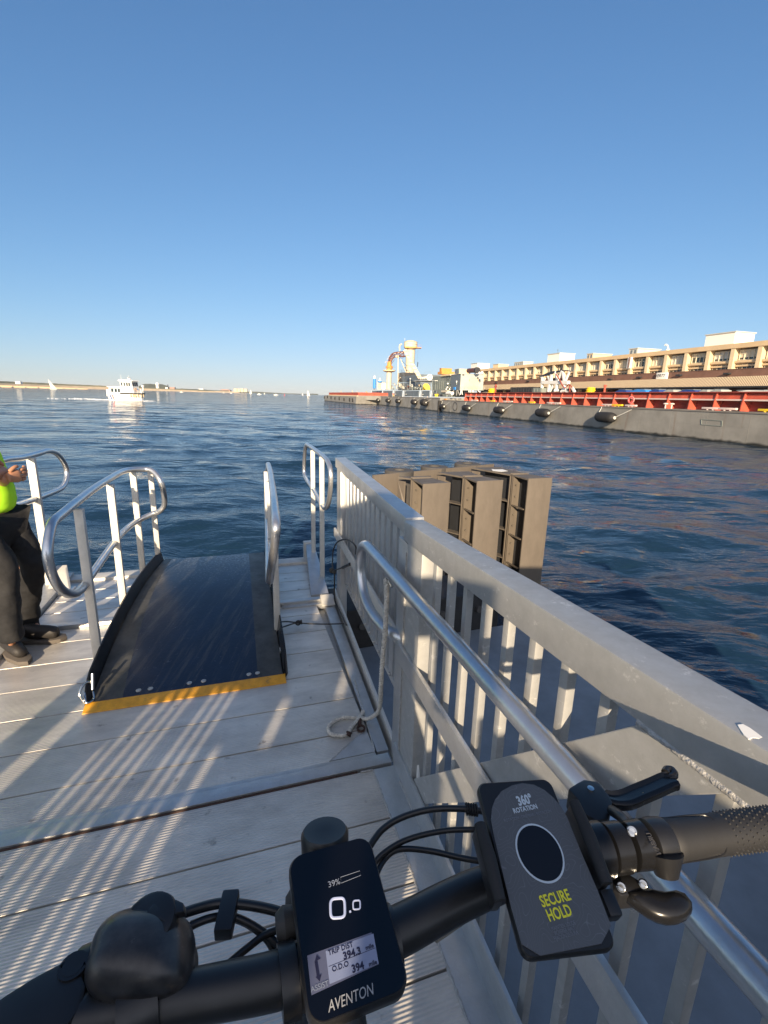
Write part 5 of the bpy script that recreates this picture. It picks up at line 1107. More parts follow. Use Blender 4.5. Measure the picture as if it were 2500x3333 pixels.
# ================================================================== CURVED RAMP PLATE
def ramp():
    t = thing('boarding_ramp', 'dark curved steel boarding plate with a yellow front edge on the deck', 'ramp', W(-.85, .7, 0))
    def z(f): u = (f-.75)/1.82; return .012+.115*math.sin(min(max(u, 0), 1)*math.pi*.62)
    def rl(f): u = (f-.75)/1.82; return -1.305+.13*max(0, u)**2.0
    def rr(f): u = (f-.75)/1.82; return -.385+.02*u
    n = 26; fs_ = [.75+1.8*k/n for k in range(n+1)]
    def strip(ra, rb, dz=0, cols=6, name='plate', m='black'):
        vs = []; fc = []
        for f in fs_:
            for c in range(cols+1):
                r_ = ra(f)+(rb(f)-ra(f))*c/cols; vs.append(W(r_, f, z(f)+dz))
        for i in range(n):
            for c in range(cols):
                a = i*(cols+1)+c; fc.append((a, a+1, a+cols+2, a+cols+1))
        # underside
        N_ = len(vs); vs += [q-EZ*.008 for q in vs]; fc += [tuple(N_+i for i in reversed(f_)) for f_ in fc[:]]
        edge = [i*(cols+1) for i in range(n+1)]
        for a, b in zip(edge, edge[1:]): fc.append((a, b, b+N_, a+N_))
        edge = [i*(cols+1)+cols for i in range(n+1)]
        for a, b in zip(edge, edge[1:]): fc.append((b, a, a+N_, b+N_))
        fc.append(tuple([0, cols, cols+N_, N_]))
        return part(MB().add(vs, fc), name, m, t)
    pm = mat('navy_skid_plate', (.018, .028, .050), .30, .35, noise=.25, nscale=5, bump=.08, bscale=60)
    # scuffs; pale streaks paint in dust and sun reflections
    b = pm.node_tree.nodes['Principled BSDF']; base = b.inputs['Base Color'].links[0].from_socket
    tc = N(pm, 'ShaderNodeTexCoord'); mp = N(pm, 'ShaderNodeMapping'); mp.inputs['Scale'].default_value = (1, 1, 1); lk(pm, tc.outputs['Object'], mp.inputs[0])
    n1 = N(pm, 'ShaderNodeTexNoise'); n1.inputs['Scale'].default_value = 55; n1.inputs['Detail'].default_value = 6; n1.inputs['Roughness'].default_value = .75; lk(pm, mp.outputs[0], n1.inputs['Vector'])
    sx = N(pm, 'ShaderNodeSeparateXYZ'); lk(pm, tc.outputs['Object'], sx.inputs[0])
    mr = N(pm, 'ShaderNodeMapRange'); mr.inputs['From Min'].default_value = 1.05; mr.inputs['From Max'].default_value = 2.0; mr.inputs['To Min'].default_value = .0; mr.inputs['To Max'].default_value = .20; lk(pm, sx.outputs['Y'], mr.inputs[0])
    ad = N(pm, 'ShaderNodeMath', operation='ADD'); lk(pm, n1.outputs[0], ad.inputs[0]); lk(pm, mr.outputs[0], ad.inputs[1])
    r_ = N(pm, 'ShaderNodeValToRGB'); r_.color_ramp.elements[0].position = .62; r_.color_ramp.elements[1].position = .72; lk(pm, ad.outputs[0], r_.inputs[0])
    mp2 = N(pm, 'ShaderNodeMapping'); mp2.inputs['Rotation'].default_value = (0, 0, R(8)); mp2.inputs['Scale'].default_value = (9, .8, 1); lk(pm, tc.outputs['Object'], mp2.inputs[0])
    n5 = N(pm, 'ShaderNodeTexNoise'); n5.inputs['Scale'].default_value = 2.2; n5.inputs['Detail'].default_value = 8; n5.inputs['Roughness'].default_value = .7; lk(pm, mp2.outputs[0], n5.inputs['Vector'])
    r5 = N(pm, 'ShaderNodeValToRGB'); r5.color_ramp.elements[0].position = .50; r5.color_ramp.elements[1].position = .78; lk(pm, n5.outputs[0], r5.inputs[0])
    mxd = N(pm, 'ShaderNodeMixRGB'); mxd.inputs[2].default_value = (.11, .105, .095, 1); lk(pm, base, mxd.inputs[1]); lk(pm, r5.outputs[0], mxd.inputs[0]); base = mxd.outputs[0]
    mx = N(pm, 'ShaderNodeMixRGB'); mx.inputs[2].default_value = (.17, .185, .21, 1); lk(pm, base, mx.inputs[1]); lk(pm, r_.outputs[0], mx.inputs[0]); lk(pm, mx.outputs[0], b.inputs['Base Color'])
    gm = mat('scuffed_grey_steel', (.075, .075, .07), .45, .3, noise=.45, nscale=9, bump=.1)
    strip(lambda f: rl(f)+.14*(1-.6*(f-.75)/1.82), lambda f: rr(f)-.13, 0, 8, 'plate', pm)
    strip(rl, lambda f: rl(f)+.14*(1-.6*(f-.75)/1.82), .001, 2, 'left_border', gm)
    strip(lambda f: rr(f)-.13, rr, .001, 2, 'right_border', gm)
    # side flanges standing up
    def flange(rf, h, side, nm, m):
        vs = []; fc = []
        for f in fs_:
            hh = h*min(1, (f-.74)/.10)*(1 if f < 2.45 else .8)
            r0 = rf(f); vs += [W(r0, f, z(f)-.03), W(r0+side*.02, f, z(f)+hh), W(r0+side*.028, f, z(f)+hh), W(r0+side*.010, f, z(f)-.03)]
        for i in range(n):
            for k in range(4):
                l = (k+1) % 4; fc.append((i*4+k, i*4+l, i*4+4+l, i*4+4+k))
        fc += [(0, 1, 2, 3), tuple(n*4+k for k in (3, 2, 1, 0))]
        part(MB().add(vs, fc), nm, m, t)
    flange(rl, .085, -1, 'left_flange', 'black'); flange(rr, .10, 1, 'right_flange', 'blackgloss')
    # yellow leading edge
    mb = MB().hexa([W(-1.325, .690, .001), W(-.372, .690, .001), W(-.372, .757, .001), W(-1.325, .757, .001)], [W(-1.325, .692, .006), W(-.372, .692, .006), W(-.372, .757, .018), W(-1.325, .757, .018)])
    part(mb, 'yellow_edge', 'yellow', t, bevel=.0015)
    for r0 in (-1.10, -1.045, -.86, -.79, -.56, -.515):
        part(MB().lathe(W(r0, .80, z(.80)), [(.013, -.002), (.013, .002), (.009, .004), (.003, .002)], 14), 'bolt', 'alu_dull', t)
    mb = MB().dbox(-.38, -.345, .95, .99, .0, .05); part(mb, 'latch', 'alu_dull', t, bevel=.004)
    part(MB().tube(smooth_path([W(-1.325, .75, .02), W(-1.345, .76, .07), W(-1.33, .80, .10), W(-1.30, .82, .09)]), .006, 8), 'shackle_bow', 'steelbolt', t)
    part(MB().cyl(W(-1.30, .80, .06), W(-1.30, .83, .13), .008), 'shackle_pin', 'steelbolt', t)
    part(MB().tube(smooth_path([W(-1.30, .80, .05), W(-1.29, .76, .03), W(-1.315, .74, .03), W(-1.33, .78, .06)]), .005, 8), 'shackle_ring', 'steelbolt', t)
    # rivets near the bow lip
    mb = MB().dbox(-1.15, -.36, 2.50, 2.555, .07, .098); part(mb, 'lip_bar', 'alu_post', t, bevel=.006)
ramp()

# ================================================================== LOOP RAILS
def LFZ(x, y, z): 
    q = P(x, y, z)-O; return q.dot(ER), q.dot(EF)
def rail(name, label, loop, posts, r=.021, pm='alu_post', tm_='alu_tube', base=None, pw=(.038, .03)):
    t = thing(name, label, 'hand rail', W(*base), None)
    part(MB().tube(loop, r, 14, closed=True), 'tube_loop', tm_, t, ang=60)
    for (r0, f0, zb, zt) in posts:
        part(MB().dbox(r0-pw[0]/2, r0+pw[0]/2, f0-pw[1]/2, f0+pw[1]/2, zb, zt), 'post', pm, t, bevel=.003)
    return t
ff = lambda x, y: (0+x*.422, 1400+y*.422)
def on(r, x, y, f=ff):       # point on the vertical plane r = const seen at a zoom pixel
    A = W(r, 0); q = PV(*f(x, y), A, DAZ); return q
# near left loop
pts = []
for x, y in ((470, 655), (560, 580), (700, 470), (830, 385), (960, 315)): pts.append(on(-1.36, x, y))
r1, f1 = LFZ(*ff(1100, 302), .90); r2, f2 = LFZ(*ff(1180, 318), .885); r3, f3 = LFZ(*ff(1245, 410), .80); r4, f4 = LFZ(*ff(1270, 560), .63); r5, f5 = LFZ(*ff(1235, 622), .56); r6, f6 = LFZ(*ff(1180, 645), .53); r7, f7 = LFZ(*ff(1060, 700), .50)
pts += [W(r1, f1, .90), W(r2, f2, .885), W(r3, f3, .80), W(r4, f4, .63), W(r5, f5, .56), W(r6, f6, .53), W(r7, f7, .50)]
for x, y in ((960, 775), (880, 870), (780, 1010), (690, 1140), (640, 1215), (570, 1265), (480, 1235), (405, 1120), (368, 960), (383, 800), (410, 710)): pts.append(on(-1.36, x, y))
loopL = smooth_path(pts+[pts[0]], 5)[:-1]
bL = [LFZ(331, 2172, 0), LFZ(407, 1999, 0), LFZ(468, 1885, 0), LFZ(518, 1856, .02)]
rail('loop_rail', 'nearest looped tube railing on four posts left of the dark ramp', loopL,
     [(bL[0][0]-.01, bL[0][1], -.02, .905), (bL[1][0], bL[1][1], -.02, .905), (bL[2][0]+.0, bL[2][1], 0, .89), (bL[3][0]+.0, bL[3][1]+.02, 0, .88)], base=(-1.36, 1.1, 0), pw=(.042, .036))
# far left loop
ii = lambda x, y: (0+x*.3392, 1450+y*.3392)
RL = -1.97
pf = [W(RL, 1.35, .86), W(RL, 1.30, .95), W(RL, 1.40, 1.015)]+[on(RL, x, y, ii) for x, y in ((0, 150), (200, 120), (350, 82), (470, 52), (560, 92), (630, 200), (640, 310), (605, 392), (540, 436), (350, 510), (200, 562), (100, 600))]+[W(RL, 1.5, .72), W(RL, 1.38, .76)]
rail('loop_rail', 'far left looped railing partly hidden behind the person', smooth_path(pf+[pf[0]], 5)[:-1], [(RL+.01, 2.38, -.05, 1.01), (RL, 1.55, -.05, 1.0)], base=(RL, 2.38, 0), pw=(.05, .04))
# ramp right rail seen edge-on
gg = lambda x, y: (700+x*.4068, 1400+y*.4068)
def edge(x, y, z): return P(*gg(x, y), z)
pr_ = [edge(432, 290, .90), edge(425, 275, .915), edge(440, 330, .92), edge(462, 480, .92), edge(478, 640, .92), edge(488, 760, .90), edge(482, 870, .83), edge(465, 1000, .72), edge(447, 1120, .60), edge(437, 1205, .51), edge(430, 1150, .475), edge(425, 950, .47), edge(418, 720, .47), edge(412, 600, .49), edge(410, 470, .58), edge(412, 360, .74), edge(425, 300, .86)]
rail('loop_rail', 'looped railing seen edge on along the right side of the dark ramp', smooth_path(pr_+[pr_[0]], 4)[:-1], [(-.372, 1.20, -.02, .90), (-.352, 1.78, 0, .90), (-.335, 2.35, .0, .88)], base=(-.37, 1.2, 0), pw=(.036, .045))
# right stub rail
RS = .06
pr_ = [on(RS, x, y, gg) for x, y in ((735, 115), (790, 150), (880, 222), (912, 275), (926, 350), (922, 480), (905, 590), (880, 625), (850, 590), (790, 480), (735, 400), (715, 355), (712, 290), (716, 210), (722, 150))]
rail('loop_rail', 'small looped railing with two posts at the right bow corner', smooth_path(pr_+[pr_[0]], 4)[:-1], [(RS, 2.0, -.03, 1.04), (RS, 2.43, .03, 1.04)], r=.017, base=(RS, 2.0, 0), pw=(.036, .026))

# ================================================================== GANGWAY GUARDS (right)
G1A = W(.145, 1.80)  # far corner
G1B = W(.055, .13)
def gframe(A, az):
    u = Vector((math.sin(R(az)), math.cos(R(az)), 0)); n = Vector((math.cos(R(az)), -math.sin(R(az)), 0))
    return lambda s, n_, z: Vector((A.x, A.y, 0))+u*s+n*n_+EZ*z, u, n
g1p = P(1096, 1945, 0); Q1, u1, n1 = gframe(g1p, -15.5)
t = thing('gangway_guard', 'farther aluminium guard panel with closely set bars and a capped top', 'guard rail', Q1(0, 0, 0))
part(MB().hexa([Q1(-1.63, -.008, .98), Q1(-1.63, .068, .98), Q1(.03, .066, 1.0), Q1(.03, -.008, 1.0)], [Q1(-1.63, -.008, 1.048), Q1(-1.63, .068, 1.048), Q1(.03, .066, 1.068), Q1(.03, -.008, 1.068)]), 'top_cap', 'alu', t, bevel=.004)
part(MB().hexa([Q1(-.15, .0, -.35), Q1(-.15, .05, -.35), Q1(0, .05, -.35), Q1(0, 0, -.35)], [Q1(-.15, 0, 1.0), Q1(-.15, .05, 1.0), Q1(0, .05, 1.0), Q1(0, 0, 1.0)]), 'corner_post', 'alu', t, bevel=.004)
part(MB().hexa([Q1(-1.62, .03, .17), Q1(-1.62, .09, .17), Q1(-.15, .09, .17), Q1(-.15, .03, .17)], [Q1(-1.62, .03, .20), Q1(-1.62, .09, .20), Q1(-.15, .09, .20), Q1(-.15, .03, .20)]), 'bottom_rail', 'alu', t, bevel=.002)
k = 0; s = -.21
while s > -1.6:
    part(MB().hexa([Q1(s-.032, .03, .19), Q1(s-.032, .07, .19), Q1(s+.032, .07, .19), Q1(s+.032, .03, .19)], [Q1(s-.032, .03, 1.0), Q1(s-.032, .07, 1.0), Q1(s+.032, .07, 1.0), Q1(s+.032, .03, 1.0)]), 'baluster', 'alu', t, bevel=.003)
    s -= .105; k += 1
s = -.21
while s > -1.6: part(MB().ball(Q1(s, .028, .2), .010, 8), 'weld_bead', 'weld', t); s -= .105
part(MB().hexa([Q1(-1.6, -.018, .485), Q1(-1.6, -.003, .485), Q1(.03, -.003, .485), Q1(.03, -.018, .485)], [Q1(-1.6, -.018, .545), Q1(-1.6, -.003, .545), Q1(.03, -.003, .548), Q1(.03, -.018, .548)]), 'mid_rail', 'alu_post', t, bevel=.003)
part(MB().hexa([Q1(-1.60, -.018, -.09), Q1(-1.60, -.002, -.09), Q1(.03, -.002, -.07), Q1(.03, -.018, -.07)], [Q1(-1.60, -.018, .012), Q1(-1.60, -.002, .012), Q1(.03, -.002, .062), Q1(.03, -.018, .062)]), 'kick_plate', 'alu_post', t, bevel=.002)

Q2, u2, n2 = gframe(O, -17.0)
t = thing('gangway_guard', 'near aluminium guard panel with wide top cap balusters and a diagonal brace', 'guard rail', Q2(0, 0, 0))
capm = 'alu_dull'
part(MB().hexa([Q2(-3.2, 0, 1.115), Q2(-3.2, .094, 1.115), Q2(0, .078, .985), Q2(0, 0, .985)], [Q2(-3.2, 0, 1.21), Q2(-3.2, .094, 1.21), Q2(0, .078, 1.06), Q2(0, 0, 1.06)]), 'top_cap', capm, t, bevel=.007)
part(MB().hexa([Q2(-.19, .004, -.3), Q2(-.19, .072, -.3), Q2(-.045, .072, -.3), Q2(-.045, .004, -.3)], [Q2(-.19, .004, .990), Q2(-.19, .072, .990), Q2(-.045, .072, .988), Q2(-.045, .004, .988)]), 'hinge_post', capm, t, bevel=.004)
part(MB().hexa([Q2(-.05, .002, .0), Q2(-.05, .065, .0), Q2(.05, .065, .0), Q2(.05, .002, .0)], [Q2(-.05, .002, .984), Q2(-.05, .065, .984), Q2(.05, .065, .984), Q2(.05, .002, .984)]), 'hinge_plate', 'alu', t, bevel=.003)
s = -.245
while s > -3.0:
    part(MB().hexa([Q2(s-.012, .03, -.2), Q2(s-.012, .052, -.2), Q2(s+.012, .052, -.2), Q2(s+.012, .03, -.2)], [Q2(s-.012, .03, .99-.0405*s), Q2(s-.012, .052, .99-.0405*s), Q2(s+.012, .052, .99-.0405*s), Q2(s+.012, .03, .99-.0405*s)]), 'baluster', 'alu_dull', t, bevel=.003)
    s -= .1085
# diagonal braces: flat plates welded under the cap
part(MB().prism([Q2(a, .008, b_) for a, b_ in ((-.15, .05), (-.15, -.04), (-.30, .085), (-1.245, 1.034), (-1.105, 1.029))], n2*.02), 'diagonal_brace', capm, t, bevel=.002, smooth=False)
part(MB().prism([Q2(a, .008, b_) for a, b_ in ((-2.45, .05), (-2.45, -.04), (-2.30, .085), (-1.42, 1.040), (-1.56, 1.046))], n2*.02), 'diagonal_brace', capm, t, bevel=.002, smooth=False)
part(MB().hexa([Q2(-3.2, -.012, .47), Q2(-3.2, .004, .47), Q2(.0, .004, .50), Q2(.0, -.012, .50)], [Q2(-3.2, -.012, .575), Q2(-3.2, .004, .575), Q2(.0, .004, .572), Q2(.0, -.012, .572)]), 'mid_rail', 'alu', t, bevel=.004)
part(MB().hexa([Q2(-3.2, -.006, -.1), Q2(-3.2, .006, -.1), Q2(.0, .006, -.1), Q2(.0, -.006, -.1)], [Q2(-3.2, -.006, .09), Q2(-3.2, .006, .09), Q2(-.0, .006, .105), Q2(-.0, -.006, .105)]), 'kick_plate', 'alu', t, bevel=.002)
n = 40; a_, b_ = Q2(-1.10, .004, 1.029), Q2(-1.27, .004, 1.036)
pts = [a_.lerp(b_, k/n)+Vector((0, 0, random.uniform(-1, 1)*.0008)) for k in range(n+1)]
part(MB().tube(pts, [.0062*random.uniform(.88, 1.12) for _ in pts], 10), 'weld_bead', 'weld', t, ang=80)
pts = [Q2(-.046, .0, .05+.9*k/60) for k in range(61)]; part(MB().tube(pts, [.0028*random.uniform(.5, 1.2) for _ in pts], 6), 'weld_bead', 'weld', t)
for k in range(9):
    q_ = Q2(-.245-.1085*k, .03, .985+.0405*(.245+.1085*k)); pts = [q_+u2*.016*math.cos(j)+EZ*(-.003) for j in (0, 1.2, 2.1, 3.1)]; part(MB().tube(pts, .003, 5), 'weld_bead', 'weld', t)
wpc = [P(x_, y_, 1.1175) for x_, y_ in ((2400, 2362), (2418, 2360), (2440, 2372), (2462, 2388), (2480, 2402), (2470, 2407), (2450, 2404), (2436, 2408), (2420, 2394), (2408, 2376))]
part(MB().prism(wpc, EZ*.0015), 'white_patch', 'white', t, smooth=False)
part(MB().prism([Q2(-.20, .02, .06), Q2(-.20, .02, .16), Q2(-.24, .02, .05)], n2*.008), 'tab', 'white', t, smooth=False)
# round grab rail
hrz = .868; RH = -.048
def HRP(f, z): return W(RH, f, z)
path = [W(-.02, -2.9, hrz+.01), W(-.040, -2.0, hrz), W(-.045, -1.3, hrz), W(RH, -.9, hrz), W(RH, -.5, hrz), W(RH, 0, hrz), W(RH, .25, hrz), W(RH, .32, hrz-.005), W(RH, .38, hrz-.03), W(RH, .41, hrz-.08), W(RH, .41, hrz-.16), W(RH, .36, .635), W(RH, .28, .60), W(-.045, .18, .590), W(-.03, .08, .585), W(.02, .0, .575)]
t = thing('grab_rail', 'round tube grab rail running along the near guard with a returned end', 'hand rail', W(RH, 0, hrz))
part(MB().tube(smooth_path(path, 6), .0235, 18), 'tube', 'alu_tube', t, ang=60)
mb = MB(); c = W(.018, .0, .577); mb.torus(c, (ER-EF*.1), .0245, .005, 18, 6); part(mb, 'weld_collar', 'weld', t)
part(MB().tube(smooth_path([W(RH, -2.2, hrz-.02), W(RH, -2.2, hrz-.07), W(-.01, -2.2, hrz-.09), W(.03, -2.2, hrz-.09)]), .008, 8), 'bracket', 'alu', t)
# hook and white rope
hk = PV(1268, 1900, W(RH, 0), DAZ)
part(MB().tube([hk+EZ*.0+EF*-.03, hk+EZ*.01-EF*.0, hk-EZ*.012+EF*.035], .006, 8), 'hook_bar', 'steelbolt', t)
def twist_rope(path, r, pitch=.035, strands=3):
    mb = MB(); pts = smooth_path(path, 10)
    # resample
    L_ = [0]
    for a, b in zip(pts, pts[1:]): L_.append(L_[-1]+(b-a).length)
    n = int(L_[-1]/.006); out = []
    j = 0
    for k in range(n+1):
        d_ = L_[-1]*k/n
        while j < len(L_)-2 and L_[j+1] < d_: j += 1
        f_ = (d_-L_[j])/max(1e-9, L_[j+1]-L_[j]); out.append(pts[j].lerp(pts[j+1], min(1, max(0, f_))))
    fr = []; prev = None
    for k in range(len(out)):
        tt = (out[min(k+1, len(out)-1)]-out[max(k-1, 0)]).normalized()
        a = prev-tt*prev.dot(tt) if prev else (tt.cross(EZ) if tt.cross(EZ).length > .1 else tt.cross(Vector((1, 0, 0))))
        a.normalize(); prev = a; fr.append((a, tt.cross(a)))
    for s_ in range(strands):
        ph = 2*math.pi*s_/strands
        mb.tube([out[k]+(fr[k][0]*math.cos(ph+2*math.pi*k*.006/pitch)+fr[k][1]*math.sin(ph+2*math.pi*k*.006/pitch))*r*.52 for k in range(len(out))], r*.6, 6)
    return mb
bb1 = lambda x, y: (1050+x*.27125, 2050+y*.27125)
dk = lambda x, y, z=.012: P(*bb1(x, y), z)
rp = [hk+EZ*(-.005)+EF*.03, hk-EZ*.05+EF*.028, hk-EZ*.2+EF*.025-ER*.004, hk-EZ*.35+EF*.03-ER*.01, hk-EZ*.48+EF*.045-ER*.008, PV(*bb1(690, 900), W(-.03, 0), DAZ), PV(*bb1(660, 990), W(-.01, 0), DAZ)-EZ*.0, dk(560, 1062, .03), dk(450, 1060), dk(330, 1050), dk(210, 1060), dk(120, 1110), dk(70, 1180), dk(100, 1245), dk(200, 1268), dk(300, 1250), dk(340, 1180), dk(400, 1110), dk(470, 1020), dk(485, 975)]
t = thing('mooring_rope', 'white twisted rope hanging from the grab rail and coiled on the deck', 'rope', dk(300, 1250, 0))
part(twist_rope(rp, .0095), 'line', 'rope', t, ang=60)
part(twist_rope([hk+EZ*.006+EF*.03-ER*.006, hk-EZ*.03+EF*.042, hk-EZ*.09+EF*.03, hk-EZ*.16+EF*.034, hk-EZ*.23+EF*.026], .0095, .03), 'eye_splice', 'rope', t, ang=60)
mb = MB().tube([dk(290, 1225, .02), dk(345, 1245, .02), dk(330, 1275, .01), dk(300, 1250, .03)], .006, 6); part(mb, 'whipping', 'rust', t)
t = thing('iron_shackle', 'rusty iron ring shackle at the end of the white rope', 'shackle', dk(455, 1190, 0))
mb = MB().tube([dk(462+42*math.cos(a), 1183+36*math.sin(a), .010) for a in [2*math.pi*k/18 for k in range(18)]], .0055, 8, closed=True); part(mb, 'ring', 'rust', t)
part(MB().bar(dk(445, 1145, .010), dk(450, 1065, .014), .016, .010), 'shank', 'rust', t, bevel=.002)
# wire ropes
t = thing('wire_rope', 'dark wire cable looped around the ramp rail post and led to the right edge', 'cable', P(*gg(680, 1540), 0))
wz = lambda x, y, z=.02: P(*gg(x, y), z)
pts = [wz(1035, 1548, .03), wz(900, 1552), wz(780, 1550), wz(700, 1545, .03), wz(640, 1545, .035), wz(560, 1570, .04), wz(500, 1590, .05), wz(455, 1595, .05), wz(442, 1575, .05), wz(480, 1545, .045), wz(560, 1532, .04), wz(640, 1538, .035), wz(690, 1540, .03)]
part(MB().tube(smooth_path(pts, 8), .0045, 8), 'cable', 'wire', t)
mb = MB().torus(wz(665, 1542, .035), EF, .014, .006, 12, 6).torus(wz(690, 1535, .035), ER, .012, .005, 12, 6); part(mb, 'knot', 'wire', t)
t = thing('guard_cable', 'thin dark cable arching over the mid rail of the farther guard panel', 'cable', Q1(-.1, -.03, .3))
gq = lambda x, y, n_=-.02: PV(*gg(x, y), Q1(0, n_, 0), -15.5)
pts = [gq(1125, 990, .02), gq(1125, 930), gq(1080, 885), gq(1030, 875), gq(975, 900), gq(945, 970), gq(940, 1080, -.05), gq(955, 1140, -.05), gq(955, 1280, -.04), gq(960, 1370, -.03), gq(1000, 1450, -.03), gq(1050, 1560, -.03)]
part(MB().tube(smooth_path(pts, 8), .005, 8), 'cable', 'wire', t)
part(MB().tube([gq(930, 1130, -.05), gq(1020, 1100, -.03)], .005, 8), 'toggle_rod', 'wire', t)
part(MB().tube([gq(1020, 1100, -.03), gq(1082, 1072, -.02)], .010, 10), 'toggle_grip', 'black', t)
part(MB().ball(gq(935, 1122, -.05), .022, 10).ball(gq(955, 1135, -.05), .016, 8), 'knot', 'wire', t)
part(MB().tube([gq(928, 1320, -.03), gq(945, 1385, -.03)], .006, 6), 'pale_tail', 'alu_post', t)

# ================================================================== PONTOON, RUBBER BLOCK
fr2 = lambda r, f, z: W(r, f, z)
pe1 = P(1185, 2108, -.5); pe2 = P(1608, 2040, -.5)
def pontoon():
    e = (pe2-pe1); e.z = 0; e.normalize(); a = pe1-e*.22; b = pe1+e*1.9
    back = -EF*5.2
    mb = MB().hexa([a-EZ*1.2+back, b-EZ*1.2+back, b-EZ*1.2, a-EZ*1.2], [a+back, b+back, b, a])
    struct(mb, 'pontoon_deck', 'pontoon')['label'] = 'blue grey pontoon deck below the guards'
    nrm_ = Vector((-e.y, e.x, 0))
    t = thing('rubber_fender_block', 'black rubber fender block at the end of the blue grey pontoon', 'fender', a)
    mb = MB().hexa([a-EZ*.7, a+e*1.5-EZ*.7, a+e*1.5+nrm_*.5-EZ*.7, a+nrm_*.5-EZ*.7], [a+nrm_*.01+EZ*.34, a+e*1.5+nrm_*.01+EZ*.34, a+e*1.5+nrm_*.5+EZ*.34, a+nrm_*.5+EZ*.34]); part(mb, 'block', 'rubber', t, bevel=.02)
    mb = MB()
    for k in range(4): c_ = a+e*(.2+.36*k)+EZ*.2; mb.cyl(c_-nrm_*.02, c_+nrm_*.05, .03, seg=10)
    part(mb, 'bolt', 'rubbercyl', t)
pontoon()

